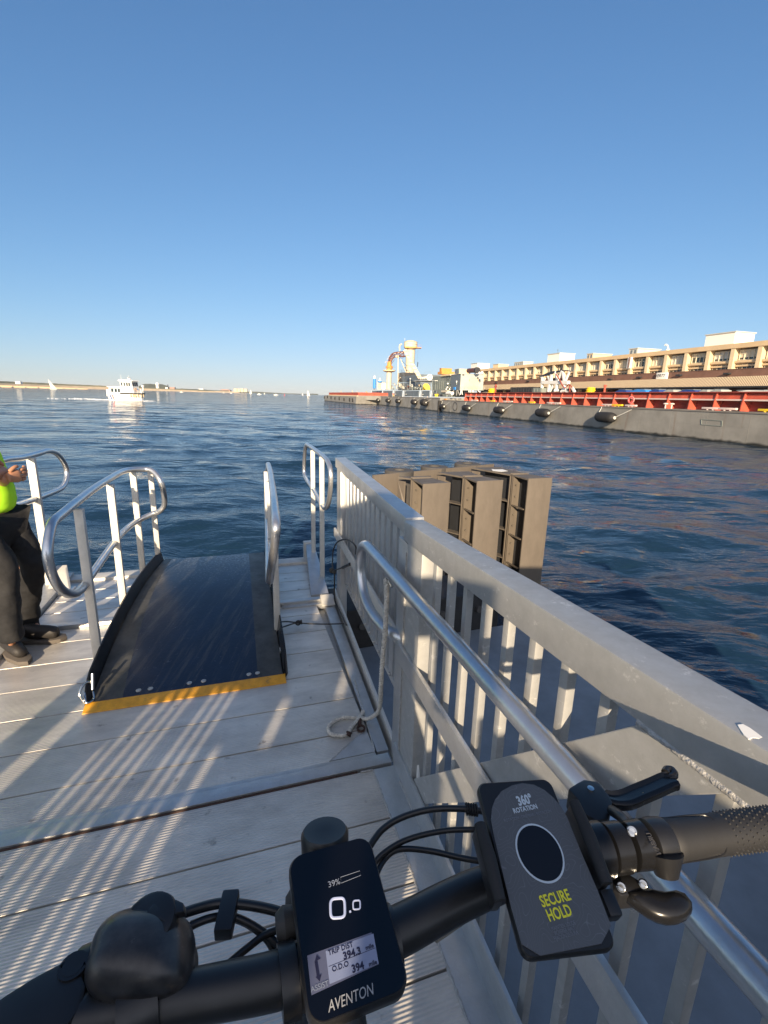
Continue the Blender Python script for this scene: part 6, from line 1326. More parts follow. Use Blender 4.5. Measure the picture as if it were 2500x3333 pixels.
# ================================================================== STEEL DOLPHIN
def dolphin():
    zt = .5
    dl = lambda x, y, z=zt: P(1210+x*.3677, 1490+y*.3677, z)
    base = dl(455, 238); t = thing('fender_dolphin', 'tan painted steel dolphin frame with three broad box fronts and cylinders behind', 'dolphin', Vector((base.x, base.y, WATER)))
    fL, fR = dl(1390, 190), dl(1600, 182)
    e = (fR-fL); e.z = 0; e.normalize(); nb = Vector((-e.y, e.x, 0))     # e along face, nb away from viewer
    bk0, bk1 = dl(20, 155), dl(1085, 55)
    we = (bk1-bk0); we.z = 0; wl_ = we.length; we.normalize(); wn = Vector((-we.y, we.x, 0))
    zb = WATER-1.0
    mb = MB().hexa([bk0-EZ*(zt-zb), bk1-EZ*(zt-zb), bk1+wn*.04-EZ*(zt-zb), bk0+wn*.04-EZ*(zt-zb)], [bk0, bk1, bk1+wn*.04, bk0+wn*.04]); part(mb, 'back_wall', 'tan', t, bevel=.004)
    for (fx0, fx1, jx, jy, wx, wy) in ((455, 697, 350, 180, 232, 165), (935, 1165, 810, 165, 585, 125), (1390, 1600, 1230, 145, 890, 85)):
        fy = {455: 238, 935: 213, 1390: 190}[fx0]; fy1 = {455: 225, 935: 202, 1390: 182}[fx0]
        a = dl(fx0, fy); b = dl(fx1, fy1); j = dl(jx, jy); wq = dl(wx, wy); wd = (b-a).length; aw = (j-a); aw.z = 0
        dep = aw.length; ad = aw.normalized(); 
        # front plate
        part(MB().hexa([a-EZ*(zt-zb), b-EZ*(zt-zb), b+nb*.02-EZ*(zt-zb), a+nb*.02-EZ*(zt-zb)], [a+EZ*.008, b+EZ*.008, b+nb*.02+EZ*.008, a+nb*.02+EZ*.008]), 'front_plate', 'tan', t, bevel=.002)
        # top plate front bay (flange wide) and rear arm top plate
        j2 = j+e*wd*.72; w2 = wq+e*wd*1.25
        part(MB().hexa([a+nb*.02-EZ*.02, b+nb*.02-EZ*.02, j2-EZ*.02, j-EZ*.02], [a+nb*.02, b+nb*.02, j2, j]), 'top_plate', 'tandark', t, bevel=.001, smooth=False)
        part(MB().hexa([j-EZ*.026, j2-EZ*.026, w2-EZ*.026, wq-EZ*.026], [j-EZ*.004, j2-EZ*.004, w2-EZ*.004, wq-EZ*.004]), 'arm_top_plate', 'tandark', t, bevel=.001, smooth=False)
        # web plates (centre), with splice flange and scalloped gussets
        cw = (a+b)/2; webd = aw.normalized()
        part(MB().bar(cw+nb*.03-EZ*((zt-zb)/2), (j+j2)/2-EZ*((zt-zb)/2), .02, zt-zb-.03), 'web', 'dark', t, smooth=False)
        part(MB().bar((j+j2)/2-EZ*((zt-zb)/2), (wq+w2)/2-EZ*((zt-zb)/2), .02, zt-zb-.05), 'arm_web', 'dark', t, smooth=False)
        for k, off in enumerate((0, .05)):
            c_ = j-ad*off
            part(MB().hexa([c_-e*.0-EZ*(zt-zb), c_+e*wd*.7-EZ*(zt-zb), c_+e*wd*.7+nb*.018-EZ*(zt-zb), c_+nb*.018-EZ*(zt-zb)], [c_+EZ*.012-e*.0, c_+e*wd*.7+EZ*.012, c_+e*wd*.7+nb*.018+EZ*.012, c_+nb*.018+EZ*.012]), 'splice_flange', 'tan', t, bevel=.002)
        # scalloped stiffener strip just in front of the splice flange
        c_ = j-ad*.075; zz = zt-.02
        for m_ in range(5):
            z0 = zz-.42*m_; 
            poly = [c_+EZ*(z0-zt+.0), c_+e*.035+EZ*(z0-zt), c_+e*.075+EZ*(z0-zt-.06), c_+e*.075+EZ*(z0-zt-.34), c_+e*.03+EZ*(z0-zt-.40), c_+EZ*(z0-zt-.40)]
            part(MB().prism([q_ for q_ in poly], nb*.012), 'bolting_strip', 'tan', t, smooth=False)
            for dz in (.12, .28):
                part(MB().cyl(c_+e*.045+EZ*(z0-zt-dz)-nb*.022, c_+e*.045+EZ*(z0-zt-dz), .013, .013, 6), 'bolt', 'tandark', t, smooth=False)
            # horizontal gussets
            g0 = c_+EZ*(z0-zt-.41)
            part(MB().prism([g0, g0+e*.03-nb*.0, a+e*.03+(j-a)*.15+EZ*(z0-zt-.41), a+(j-a)*.15+EZ*(z0-zt-.41)], EZ*.014), 'gusset', 'tan', t, smooth=False)
            # rear arm stiffeners
            h0 = j+ad*.10+EZ*(z0-zt); h1 = wq-ad*.06+EZ*(z0-zt)
            part(MB().prism([wq+EZ*(z0-zt-.03)-e*.0, wq+EZ*(z0-zt-.36), wq-ad*.16+EZ*(z0-zt-.38)+e*.05, wq-ad*.12+EZ*(z0-zt-.28)+e*.06, wq-ad*.12+EZ*(z0-zt-.03)+e*.06], e*.012), 'arm_rib', 'tan', t, smooth=False)
            part(MB().prism([wq+EZ*(z0-zt-.38), wq+e*.12+EZ*(z0-zt-.38), j+e*.12+ad*.02+EZ*(z0-zt-.38), j+ad*.02+EZ*(z0-zt-.38)], EZ*.014), 'arm_shelf', 'tandark', t, smooth=False)
    for cx, cy in ((265, 118), (575, 85), (868, 58)):
        c_ = dl(cx, cy)+wn*.05; 
        mb = MB(); n = 26; Ro, Ri = .205, .085; vs = []; fs = []
        for k in range(n):
            a = 2*math.pi*k/n; d_ = Vector((math.cos(a), math.sin(a), 0))
            vs += [c_+d_*Ro-EZ*1.6, c_+d_*Ro+EZ*.0, c_+d_*(Ro-.015)+EZ*.012, c_+d_*Ri+EZ*.012, c_+d_*Ri-EZ*1.5]
        for k in range(n):
            l = (k+1) % n
            for m_ in range(4): fs.append((k*5+m_, l*5+m_, l*5+m_+1, k*5+m_+1))
        part(MB().add(vs, fs), 'rubber_cylinder', 'rubbercyl', t)
    part(MB().prism([dl(1060, 100, zt+.003), dl(1090, 104, zt+.003), dl(1160, 103, zt+.003), dl(1205, 118, zt+.003), (dl(1150, 124, zt+.003)), dl(1070, 116, zt+.003)], EZ*.002), 'white_streak', 'white', t, smooth=False)
dolphin()

# ================================================================== SHADE SCREEN (added unseen behind the viewer to throw the deck shade)
def screen():
    y0 = -1.35; k = math.tan(R(SUN_EL)); sx = math.tan(R(SUN_AZ))
    t = thing('added_shade_screen', 'tall grey slotted screen added behind the viewer to shade and streak the deck', 'screen', Vector((.6, y0, 0)))
    # columns: x interval on the screen and the open height ranges
    opens = []
    def slit(xd, wd, ya, yb, za=0.0, zb=None):
        xs_ = xd-((ya+yb)/2-y0)*sx; opens.append((xs_-wd/2, xs_+wd/2, za+(ya-y0)*k, (za if zb is None else zb)+(yb-y0)*k))
    slit(-1.44, .08, .95, 2.6)
    for dx, ya_, yb_ in ((0, 1.35, 1.75), (.05, 1.1, 2.1), (.10, .8, 2.15), (.15, .7, 2.2), (.20, .7, 2.25)): slit(-1.20+dx, .017, ya_, yb_)
    for dx in (0, .05, .10): slit(-.90+dx, .018, .75, 2.2)
    slit(-.72, .035, 1.15, 1.75); slit(-.48, .05, 1.75, 2.1); slit(-.19, .05, 2.1, 2.45)
    slit(-.45, .03, 2.9, 3.1); slit(-.55, .08, 1.9, 2.15, .35, .9) ; slit(-.70, .035, 1.0, 1.25)
    for o_ in ((.07, .20, 1.78, 9), (.07, .20, 1.12, 1.36), (.095, .16, 1.36, 1.56), (.20, .28, .95, 1.56), (.20, .28, 1.80, 9), (.28, .40, 1.40, 9), (.40, .47, 1.52, 9), (.47, 9, 1.56, 9), (.09, .13, .62, .8), (.04, .07, 1.5, 1.72)):
        opens.append((o_[0]-.22, o_[1]-.22, o_[2], o_[3]))
    opens.append((-.86, -.70, 1.93, 2.12))
    X0, X1, ZT = -1.90, 3.2, 2.14
    xs = sorted(set([X0, X1]+[min(v, X1) for o in opens for v in o[:2]]))
    mb = MB()
    for xa, xb in zip(xs, xs[1:]):
        xm = (xa+xb)/2; hol = sorted([(o[2], o[3]) for o in opens if o[0] < xm < o[1]]); z = 0.0
        for a, b in hol:
            a = min(a, ZT)
            if a > z: mb.box(((xa+xb)/2, y0, (z+a)/2), xb-xa, .03, a-z)
            z = max(z, b)
        if z < ZT: mb.box(((xa+xb)/2, y0, (z+ZT)/2), xb-xa, .03, ZT-z)
    part(mb, 'slotted_panel', 'alu_dull', t, smooth=False)
    mb = MB()
    for x, h_ in ((X0+.03, 2.14), (-.9, 2.14), (X1-.03, 1.56)): mb.box((x, y0-.06, h_/2), .06, .06, h_)
    part(mb, 'stanchion', 'alu_post', t)
    mb = MB().box(((X0-.15)/2, y0-.05, ZT-.03), -.15-X0, .08, .06).box(((X0+X1)/2, y0-.05, .05), X1-X0, .08, .08); part(mb, 'rail', 'alu_post', t)
screen()
# ================================================================== PERSON
def skin_mesh(verts, edges, radii, name, m, parent, sub=2, root=0):
    me = bpy.data.meshes.new(name); me.from_pydata([tuple(v) for v in verts], edges, []); me.update()
    o = bpy.data.objects.new('tmp', me); COL.objects.link(o)
    sk = o.modifiers.new('s', 'SKIN'); sk.use_smooth_shade = True
    for i, r in enumerate(radii):
        rr = r if isinstance(r, tuple) else (r, r)
        me.skin_vertices[0].data[i].radius = rr
    me.skin_vertices[0].data[root].use_root = True
    ss = o.modifiers.new('u', 'SUBSURF'); ss.levels = sub; ss.render_levels = sub
    bpy.context.view_layer.update()
    nm = bpy.data.meshes.new_from_object(o.evaluated_get(bpy.context.evaluated_depsgraph_get()))
    bpy.data.objects.remove(o)
    nm.name = name; base = wp(parent); nm.transform(Matrix.Translation(-base)); nm.materials.clear(); nm.materials.append(MAT[m] if isinstance(m, str) else m)
    nm.polygons.foreach_set('use_smooth', [True]*len(nm.polygons))
    ob = bpy.data.objects.new(name, nm); COL.objects.link(ob); ob.parent = parent; WP[ob.name] = base
    return ob
def person():
    Y0 = 2.52
    q = lambda x, y, dy=0.0: PY(x, y, Y0+dy)
    hipc = q(-22, 1712); hipc.z = .84
    base = Vector((hipc.x, hipc.y, 0))
    t = thing('person', 'person in a lime hi-vis shirt and black trousers leaning on the left rail', 'person', base)
    kR = q(92, 1832, .04); kL = q(2, 1850, -.16)                        # knees
    aR = q(88, 2022, .10); aL = q(28, 2052, -.26)                       # ankles
    aR.z = max(aR.z, .10); aL.z = max(aL.z, .11)
    toeR = P(205, 2062, .045); heelR = P(75, 2066, .05)
    toeL = P(84, 2140, .045); heelL = P(-15, 2060, .06)
    hR = hipc+Vector((.03, .095, -.12)); hL = hipc+Vector((.005, -.095, -.12))
    chest = hipc+Vector((-.10, .0, .33)); sh = hipc+Vector((-.19, 0, .48)); neck = hipc+Vector((-.21, 0, .58)); head = hipc+Vector((-.19, 0, .74))
    sR = sh+Vector((0, .19, -.02)); sL = sh+Vector((0, -.19, -.02))
    eR = q(-18, 1590, .16); eL = q(-75, 1560, -.26)
    wR = q(18, 1556, -.08); wL = q(20, 1535, .02)
    toeR2 = heelR.lerp(toeR, .6); toeL2 = heelL.lerp(toeL, .6)
    V = [hipc, hipc+Vector((-.08, 0, .16)), chest, sh, neck, head, sR, eR, wR, sL, eL, wL, hR, kR, aR, toeR2, hL, kL, aL, toeL2]
    E_ = [(0, 1), (1, 2), (2, 3), (3, 4), (4, 5), (3, 6), (6, 7), (7, 8), (3, 9), (9, 10), (10, 11), (0, 12), (12, 13), (13, 14), (14, 15), (0, 16), (16, 17), (17, 18), (18, 19)]
    rad = [(.12, .14), (.11, .13), (.12, .15), (.10, .12), .05, (.08, .095), .055, .042, .030, .055, .042, .030, .07, .045, .028, .015, .07, .045, .028, .015]
    skin_mesh(V, E_, rad, 'body', 'skin', t)
    # hands
    for w_, dirn, nm in ((wR, (q(60, 1548, -.02)-wR), 'right'), (wL, (q(-20, 1530, -.05)-wL), 'left')):
        d_ = dirn.normalized(); side = Vector((0, -.35, .94)); side = (side-d_*side.dot(d_)).normalized(); dn = d_.cross(side)
        palm = w_+d_*.045
        Vh = [w_, w_+d_*.03, palm+d_*.01, palm+d_*.035]; Eh = [(0, 1), (1, 2), (2, 3)]; rh = [.026, (.022, .032), (.018, .040), (.014, .038)]
        hb = skin_mesh(Vh, Eh, rh, 'hand', 'skin', t, 2)
        for k, (o_, l_) in enumerate(((.030, .062), (.011, .070), (-.009, .066), (-.028, .052))):
            a = palm+d_*.03+side*o_; b = a+d_*l_*.45-dn*.008; c_ = b+d_*l_*.30-dn*.022; e_ = c_+d_*l_*.05-dn*.022
            skin_mesh([a, b, c_, e_], [(0, 1), (1, 2), (2, 3)], [.0105, .0095, .0088, .0078], 'finger', 'skin', hb, 1)
        a = w_+d_*.02+side*.028; skin_mesh([a, a+d_*.03+side*.022, a+d_*.055+side*.022-dn*.008], [(0, 1), (1, 2)], [.013, .011, .009], 'thumb', 'skin', hb, 1)
    # clothes
    hem = hipc+Vector((.0, 0, -.055))
    vs = [hem, hipc+Vector((-.01, 0, .10)), chest, sh+Vector((0, 0, -.02)), neck+Vector((0, 0, -.03)), sR, sR.lerp(eR, .62), sL, sL.lerp(eL, .62)]
    skin_mesh(vs, [(0, 1), (1, 2), (2, 3), (3, 4), (3, 5), (5, 6), (3, 7), (7, 8)], [(.136, .160), (.134, .158), (.145, .175), (.12, .14), .065, .078, .062, .078, .062], 'hi_vis_shirt', 'hivis', t)
    mid = lambda a, b, f_: a.lerp(b, f_)
    def leg(h, k_, a, f_): return [mid(h, k_, .5)+f_*.02, k_+f_*.03, mid(k_, a, .5)+f_*.01, a+Vector((0, 0, -.02)), a+Vector((.02, 0, -.078))]
    fw = Vector((1, 0, 0))
    Lr = leg(hR, kR, aR, fw); Ll = leg(hL, kL, aL, fw)
    vs = [hipc+Vector((0, 0, -.085)), hR]+Lr+[hL]+Ll
    skin_mesh(vs, [(0, 1), (1, 2), (2, 3), (3, 4), (4, 5), (5, 6), (0, 7), (7, 8), (8, 9), (9, 10), (10, 11), (11, 12)], [(.105, .125), .080, .078, .068, .064, .066, .056, .080, .078, .068, .064, .066, .056], 'trousers', 'trouser', t)
    from mathutils import noise as _ns
    for o_ in [x for x in COL.objects if x.parent == t and x.name.split('.')[0] in ('trousers', 'hi_vis_shirt')]:
        me = o_.data; bm_ = bmesh.new(); bm_.from_mesh(me); bmesh.ops.subdivide_edges(bm_, edges=bm_.edges[:], cuts=1, use_grid_fill=True); bm_.normal_update()
        am = .009 if 'trou' in o_.name else .006
        for v in bm_.verts:
            c_ = v.co; n_ = _ns.noise(Vector((c_.x*9+c_.z*3, c_.y*9, c_.z*17+c_.x*8)))+.5*_ns.noise(c_*38); v.co += v.normal*n_*am
        bm_.to_mesh(me); bm_.free(); me.polygons.foreach_set('use_smooth', [True]*len(me.polygons))
    for heel, toe, ank in ((heelR, toeR, aR), (heelL, toeL, aL)):
        m1 = heel.lerp(toe, .5)
        sh_ = skin_mesh([ank+Vector((0, 0, -.01)), heel.lerp(toe, .12)+EZ*.018, m1+EZ*.012, toe.lerp(heel, .08)+EZ*.004], [(0, 1), (1, 2), (2, 3)], [.050, (.046, .050), (.046, .054), (.034, .046)], 'shoe', 'shoe', t)
        u = (toe-heel); u.z = 0; u.normalize(); v = Vector((-u.y, u.x, 0)); hl = Vector((heel.x, heel.y, 0))-u*.03; tl = Vector((toe.x, toe.y, 0))+u*.02; L_ = (tl-hl).length
        poly = [hl+u*L_*a+v*b for a, b in ((0, -.025), (.08, -.042), (.35, -.040), (.7, -.052), (.92, -.035), (1, 0), (.92, .035), (.7, .05), (.35, .038), (.08, .04), (0, .025))]
        part(MB().prism([p_+EZ*.003 for p_ in poly], EZ*.024), 'sole', 'sole', sh_, base=wp(t), bevel=.003)
    # head details
    hd = head; f_ = Vector((.94, -.34, 0)); s_ = Vector((.34, .94, 0))
    part(MB().ball(hd+Vector((-.012, 0, .035)), .108, 16, (1, .92, 1)), 'hair', 'hair', t)
    part(MB().ball(hd+f_*.1+EZ*-.005, .017, 8, (1.2, .8, 1.3)), 'nose', 'skin', t)
    for sg_ in (-1, 1):
        part(MB().ball(hd+f_*.085+s_*.032*sg_+EZ*.022, .012, 8), 'eye', 'white', t)
        part(MB().ball(hd+s_*.088*sg_, .024, 8, (.8, .35, 1.2)), 'ear', 'skin', t)
    part(MB().bar(hd+f_*.092-s_*.022-EZ*.045, hd+f_*.092+s_*.022-EZ*.045, .006, .008), 'mouth', 'rust', t)
    # radio strap / dark sleeve band at the elbow
    part(MB().tube([sL.lerp(eL, .58), sL.lerp(eL, .66)], .064, 14), 'armband', 'black', t)
person()
# ================================================================== BICYCLE COCKPIT
def bicycle():
    bz = 1.10
    c0 = P(1000, 3160, bz); t = thing('bicycle', 'black city bicycle handlebar with display phone mount bell and grips in the foreground', 'bicycle', Vector((-.03, .27, 0)))
    b = lambda x, y, z=bz: P(x, y, z)
    ctr = [(-.62, .02), (-.50, .085), (-.33, .165), (-.224, .205)]
    path = [Vector((x, y, 1.105)) for x, y in ctr]+[b(560, 3258, 1.102), b(900, 3188), b(1100, 3115), b(1300, 3028), b(1550, 2900, 1.103), b(1900, 2772, 1.108), b(2150, 2735, 1.108), b(2350, 2713, 1.106), b(2500, 2695, 1.104), Vector((.50, .398, 1.10))]
    rad = [.0112, .0112, .0115, .0125, .0150, .0162, .0162, .0162, .0155, .0125, .0114, .0112, .0112, .0112]
    sp_ = smooth_path(path, 6); rr = []
    for i in range(len(path)-1):
        for k in range(6): rr.append(rad[i]+(rad[i+1]-rad[i])*k/6)
    rr.append(rad[-1])
    part(MB().tube(sp_, rr, 24), 'handlebar', 'black', t, ang=60)
    # stem, steerer, fork, front wheel under the bar
    hd = Vector((-.26, .966, 0)); sc = b(1080, 3125)
    mb = MB().cyl(sc-Vector((.966, .26, 0))*.024, sc+Vector((.966, .26, 0))*.024, .023, seg=20)
    low = sc-hd*.065-EZ*.045; mb.cyl(sc, low, .019, .021, 18).cyl(low+EZ*.03, low-EZ*.04, .022, seg=18); part(mb, 'stem', 'black', t)
    sd = (hd*.30-EZ*.95).normalized(); st = low-EZ*.04
    crown = st+sd*.22; axle = crown+sd*.30+hd*.03
    part(MB().cyl(st, crown, .024, .024, 18), 'head_tube', 'blackgloss', t)
    sidev = Vector((.966, .26, 0))
    mb = MB()
    for s_ in (-1, 1): mb.tube([crown+sidev*.01*s_, crown+sidev*.045*s_+sd*.02, axle+sidev*.052*s_], [.018, .016, .010], 10)
    part(mb, 'fork', 'blackgloss', t)
    wh = part(MB().torus(axle, sidev, .262, .012, 40, 8), 'rim', 'blackgloss', t)
    part(MB().torus(axle, sidev, .29, .024, 44, 10), 'tyre', 'rubber', t)
    mb = MB().cyl(axle-sidev*.045, axle+sidev*.045, .018)
    for k in range(24):
        a = 2*math.pi*k/24; d_ = hd*math.cos(a)+EZ*math.sin(a); mb.cyl(axle+sidev*.03*(1 if k % 2 else -1), axle+d_*.262, .001, seg=4)
    part(mb, 'hub_and_spokes', 'steelbolt', t)
    fr0 = st+sd*.16; seat = fr0-hd*.85+EZ*-.12; bbk = fr0-hd*.62-EZ*.52
    mb = MB().cyl(fr0, bbk, .024, .026).cyl(bbk, seat+EZ*.02, .018).cyl(fr0+EZ*.05, seat, .016)
    part(mb, 'frame', 'blackgloss', t)
    # ---- display
    def frame4(tl, tr, br):
        U = (tr-tl).normalized(); Vv = (tr-br); Vv = (Vv-U*Vv.dot(U)).normalized(); return U, Vv, U.cross(Vv).normalized()
    tl, tr, br = b(930, 2790, 1.150), b(1202, 2713, 1.150), b(1290, 3215, 1.128)
    U, V_, N_ = frame4(tl, tr, br); wd = (tr-tl).length*.985; ht = .099
    C = tr-U*wd/2-V_*ht/2
    def rrect(cx, cy, w_, h_, r, n=6):
        out = []
        for sx_, sy_, a0 in ((1, 1, 0), (-1, 1, 90), (-1, -1, 180), (1, -1, 270)):
            for k in range(n+1):
                a = R(a0+90*k/n); out.append((cx+sx_*(w_/2-r)+r*math.cos(a), cy+sy_*(h_/2-r)+r*math.sin(a)))
        return out
    pl = lambda pts, d_=0.0, C_=C: [C_+U*x+V_*y+N_*d_ for x, y in pts]
    mb = MB()
    rings = [rrect(0, 0, wd*.86, ht*.92, .008), rrect(0, 0, wd, ht, .011), rrect(0, 0, wd, ht, .011), rrect(0, 0, wd*.965, ht*.975, .0105)]
    zs = [-.018, -.010, -.003, .0]; vs = []; n = len(rings[0])
    for g_, z_ in zip(rings, zs): vs += pl(g_, z_)
    fs = [tuple(range(n-1, -1, -1)), tuple(range(3*n, 4*n))]
    for i in range(3):
        for k in range(n): l = (k+1) % n; fs.append((i*n+k, i*n+l, (i+1)*n+l, (i+1)*n+k))
    mb.add(vs, fs); ds = part(mb, 'display', 'black', t, base=C, ang=40)
    glass = mat('display_glass', (.002, .002, .003), .03, 0, spec=.6)
    gl = part(MB().prism(pl(rrect(0, 0, wd*.955, ht*.965, .010), .0002), N_*.0008), 'glass', glass, ds, base=C, smooth=False)
    # LCD artwork: positions found on the display plane
    def onp(x, y, C_=C, N__=N_, U_=U, V__=V_):
        r_ = ray(x, y); o_ = Vector((0, 0, H)); k_ = (C_-o_).dot(N__)/r_.dot(N__); q_ = o_+r_*k_-C_; return q_.dot(U_), q_.dot(V__)
    dz = lambda x, y: onp(850+x*.422, 2550+y*.422)
    lcd = mat('lcd_backlight', (.15, .175, .26), .3, emit=(.42, .47, .75, .03)); lcd2 = mat('lcd_dim', (.06, .065, .10), .3, emit=(.2, .22, .38, .05)); seg = mat('lcd_ink', (.01, .01, .03), .4); lit = mat('lcd_bright', (.28, .31, .42), .3, emit=(.5, .55, .8, .12)); faint = mat('lcd_faint', (.16, .18, .22), .4, emit=(.4, .45, .6, .05))
    def poly(pts_, m, d_, nm): return part(MB().prism(pl(pts_, .001+d_), N_*.0001), nm, m, gl, base=C, smooth=False)
    poly([dz(355, 1335), dz(850, 1155), dz(905, 1400), dz(388, 1640)], lcd2, .0001, 'assist_panel')
    poly([dz(497, 1300), dz(865, 1165), dz(905, 1395), dz(528, 1555)], lcd, .0003, 'trip_panel')
    a = math.atan2(dz(865, 1165)[1]-dz(497, 1300)[1], dz(865, 1165)[0]-dz(497, 1300)[0])
    Ut = U*math.cos(a)+V_*math.sin(a); Vt = -U*math.sin(a)+V_*math.cos(a)
    def T(s_, x, y, size, m, nm='lettering', d_=.0016, **kw):
        u, v = dz(x, y); return text(s_, size, C+U*u+V_*v+N_*d_, kw.pop('Ux', Ut), kw.pop('Vx', Vt), m, gl, nm, depth=.00005, **kw)
    T('TRIP DIST', 612, 1285, .0040, seg, 'trip_label', bold=.00005); T('394.3', 700, 1322, .0056, seg, 'trip_value', bold=.00018); T('mile', 835, 1268, .0034, seg, 'unit', bold=.0001)
    T('O.D.O', 610, 1422, .0040, seg, 'odo_label', bold=.00005); T('394', 745, 1428, .0056, seg, 'odo_value', bold=.00018); T('mile', 860, 1395, .0034, seg, 'unit', bold=.0001)
    T('ASSIST', 452, 1575, .0040, faint, 'assist_label'); T('1', 432, 1445, .0105, seg, 'assist_level', bold=.0004)
    u0, v0 = dz(430, 1352); poly([(u0-.0018, v0-.0016), (u0+.0022, v0-.0012), (u0+.0001, v0+.0016)], seg, .0005, 'up_arrow')
    u0, v0 = dz(446, 1512); poly([(u0-.0020, v0+.0012), (u0+.0020, v0+.0016), (u0+.0002, v0-.0016)], seg, .0005, 'down_arrow')
    u0, v0 = dz(520, 1420); u1, v1 = dz(880, 1275); part(MB().bar(C+U*u0+V_*v0+N_*.0014, C+U*u1+V_*v1+N_*.0014, .0003, .0001, up=N_), 'divider', seg, gl, base=C)
    T('39%', 562, 778, .0056, faint, 'battery_level')
    def ringm(pts_, r_, m, nm): return part(MB().tube([C+U*u+V_*v+N_*.0012 for u, v in pts_], r_, 6, closed=True), nm, m, gl, base=C)
    ringm([dz(612, 730), dz(760, 680), dz(768, 715), dz(617, 775)], .00016, faint, 'battery_outline')
    ringm([dz(590+55*math.copysign(abs(math.cos(q_))**.5, math.cos(q_))+6*math.sin(q_), 968+75*math.copysign(abs(math.sin(q_))**.5, math.sin(q_))-12*math.cos(q_)) for q_ in [2*math.pi*k/36 for k in range(36)]], .00095, lit, 'speed_digit')
    ringm([dz(736+27*math.copysign(abs(math.cos(q_))**.5, math.cos(q_))+3*math.sin(q_), 943+34*math.copysign(abs(math.sin(q_))**.5, math.sin(q_))-6*math.cos(q_)) for q_ in [2*math.pi*k/36 for k in range(36)]], .00055, lit, 'speed_decimal')
    u0, v0 = dz(686, 997); poly(rrect(u0, v0, .0014, .0014, .0004), lit, .0005, 'decimal_point')
    T('AVENTON', 690, 1665, .0078, mat('silver_print', (.30, .30, .30), .4), 'brand_lettering', shear=.25, xs=.80)
    # display clamps on the bar
    for x in (940, 1260):
        p = b(x, 3190 if x < 1000 else 3060, 1.10); part(MB().cyl(p-U*.006, p+U*.006, .0215, .0215, 24), 'display_clamp', 'black', t)
    p = b(925, 3010, 1.112); part(MB().lathe(p, [(.010, -.01), (.012, 0), (.008, .006)], 12, -U), 'clamp_screw', 'wire', t)
    # ---- headlight behind display
    p = P(1058, 2730, 1.06)
    ax = Vector((-.05, .25, .97)).normalized()
    part(MB().lathe(p-ax*.055, [(.016, 0), (.0225, .01), (.0235, .03), (.0215, .032), (.0235, .034), (.0215, .037), (.0238, .040), (.0242, .060), (.0215, .064), (.0, .064)], 28, ax), 'headlight', 'rubbercyl' if False else 'black', t)
    # ---- phone mount
    tl, tr, br = P(1553, 2560, 1.185), P(1785, 2520, 1.185), P(2008, 3075, 1.150)
    U, V_, N_ = frame4(tl, tr, br); wd = .0655; ht = ((tr-br)-U*(tr-br).dot(U)).length+.004
    bl = P(1710, 3140, 1.150); C = (tl+tr+br+bl)/4
    V_ = ((tl+tr)/2-(bl+br)/2).normalized(); U = ((tr+br)/2-(tl+bl)/2); U = (U-V_*U.dot(V_)).normalized(); N_ = U.cross(V_).normalized()
    wd = ((tr+br)/2-(tl+bl)/2).dot(U); ht = ((tl+tr)/2-(bl+br)/2).length
    CM = C
    plm = lambda pts, d_=0.0: [CM+U*x+V_*y+N_*d_ for x, y in pts]
    rings = [rrect(0, 0, wd*.94, ht*.96, .006), rrect(0, 0, wd, ht, .0075), rrect(0, 0, wd, ht, .0075), rrect(0, 0, wd*.97, ht*.98, .0070)]
    vs = []; zs = [-.0085, -.006, -.0015, 0]
    for g_, z_ in zip(rings, zs): vs += plm(g_, z_)
    mt = part(MB().add(vs, fs), 'phone_mount', 'black', t, base=CM, ang=40)
    mz = lambda x, y: onp(1400+x*.422, 2450+y*.422, CM, N_, U, V_)
    # label
    lab = mat('grey_topographic_label', (.085, .088, .095), .35, spec=.4)
    bL_ = lab.node_tree.nodes['Principled BSDF']; tcn = N(lab, 'ShaderNodeTexCoord'); nz = N(lab, 'ShaderNodeTexNoise'); nz.inputs['Scale'].default_value = 34; nz.inputs['Detail'].default_value = 1.5; lk(lab, tcn.outputs['Object'], nz.inputs['Vector'])
    mm = N(lab, 'ShaderNodeMath', operation='MULTIPLY'); mm.inputs[1].default_value = 26; lk(lab, nz.outputs[0], mm.inputs[0]); fr_ = N(lab, 'ShaderNodeMath', operation='FRACT'); lk(lab, mm.outputs[0], fr_.inputs[0])
    cr_ = N(lab, 'ShaderNodeValToRGB'); cr_.color_ramp.elements[0].position = .0; cr_.color_ramp.elements[0].color = (.090, .094, .100, 1); cr_.color_ramp.elements[1].position = 1; cr_.color_ramp.elements[1].color = (.090, .094, .100, 1)
    e_ = cr_.color_ramp.elements.new(.44); e_.color = (.090, .094, .100, 1); e_ = cr_.color_ramp.elements.new(.5); e_.color = (.14, .145, .155, 1); e_ = cr_.color_ramp.elements.new(.56); e_.color = (.090, .094, .100, 1)
    lk(lab, fr_.outputs[0], cr_.inputs[0]); lk(lab, cr_.outputs[0], bL_.inputs['Base Color'])
    pts_ = [mz(*q_) for q_ in ((468, 520), (475, 430), (500, 365), (550, 300), (630, 255), (710, 238), (800, 250), (880, 290), (950, 350), (1010, 420), (1055, 500), (1090, 590), (1180, 810), (1300, 1090), (1392, 1335), (1320, 1475), (850, 1568), (705, 1480), (620, 1180), (540, 850), (490, 640))]
    lb = part(MB().prism(plm(pts_, .0001), N_*.0006), 'label', lab, mt, base=CM, smooth=False)
    wtm = mat('label_white_ink', (.46, .52, .56), .5); ylm = mat('label_yellow_ink', (.72, .66, .03), .5); gym = mat('label_grey_ink', (.16, .175, .20), .5); blk = mat('label_black_disc', (.004, .004, .006), .3)
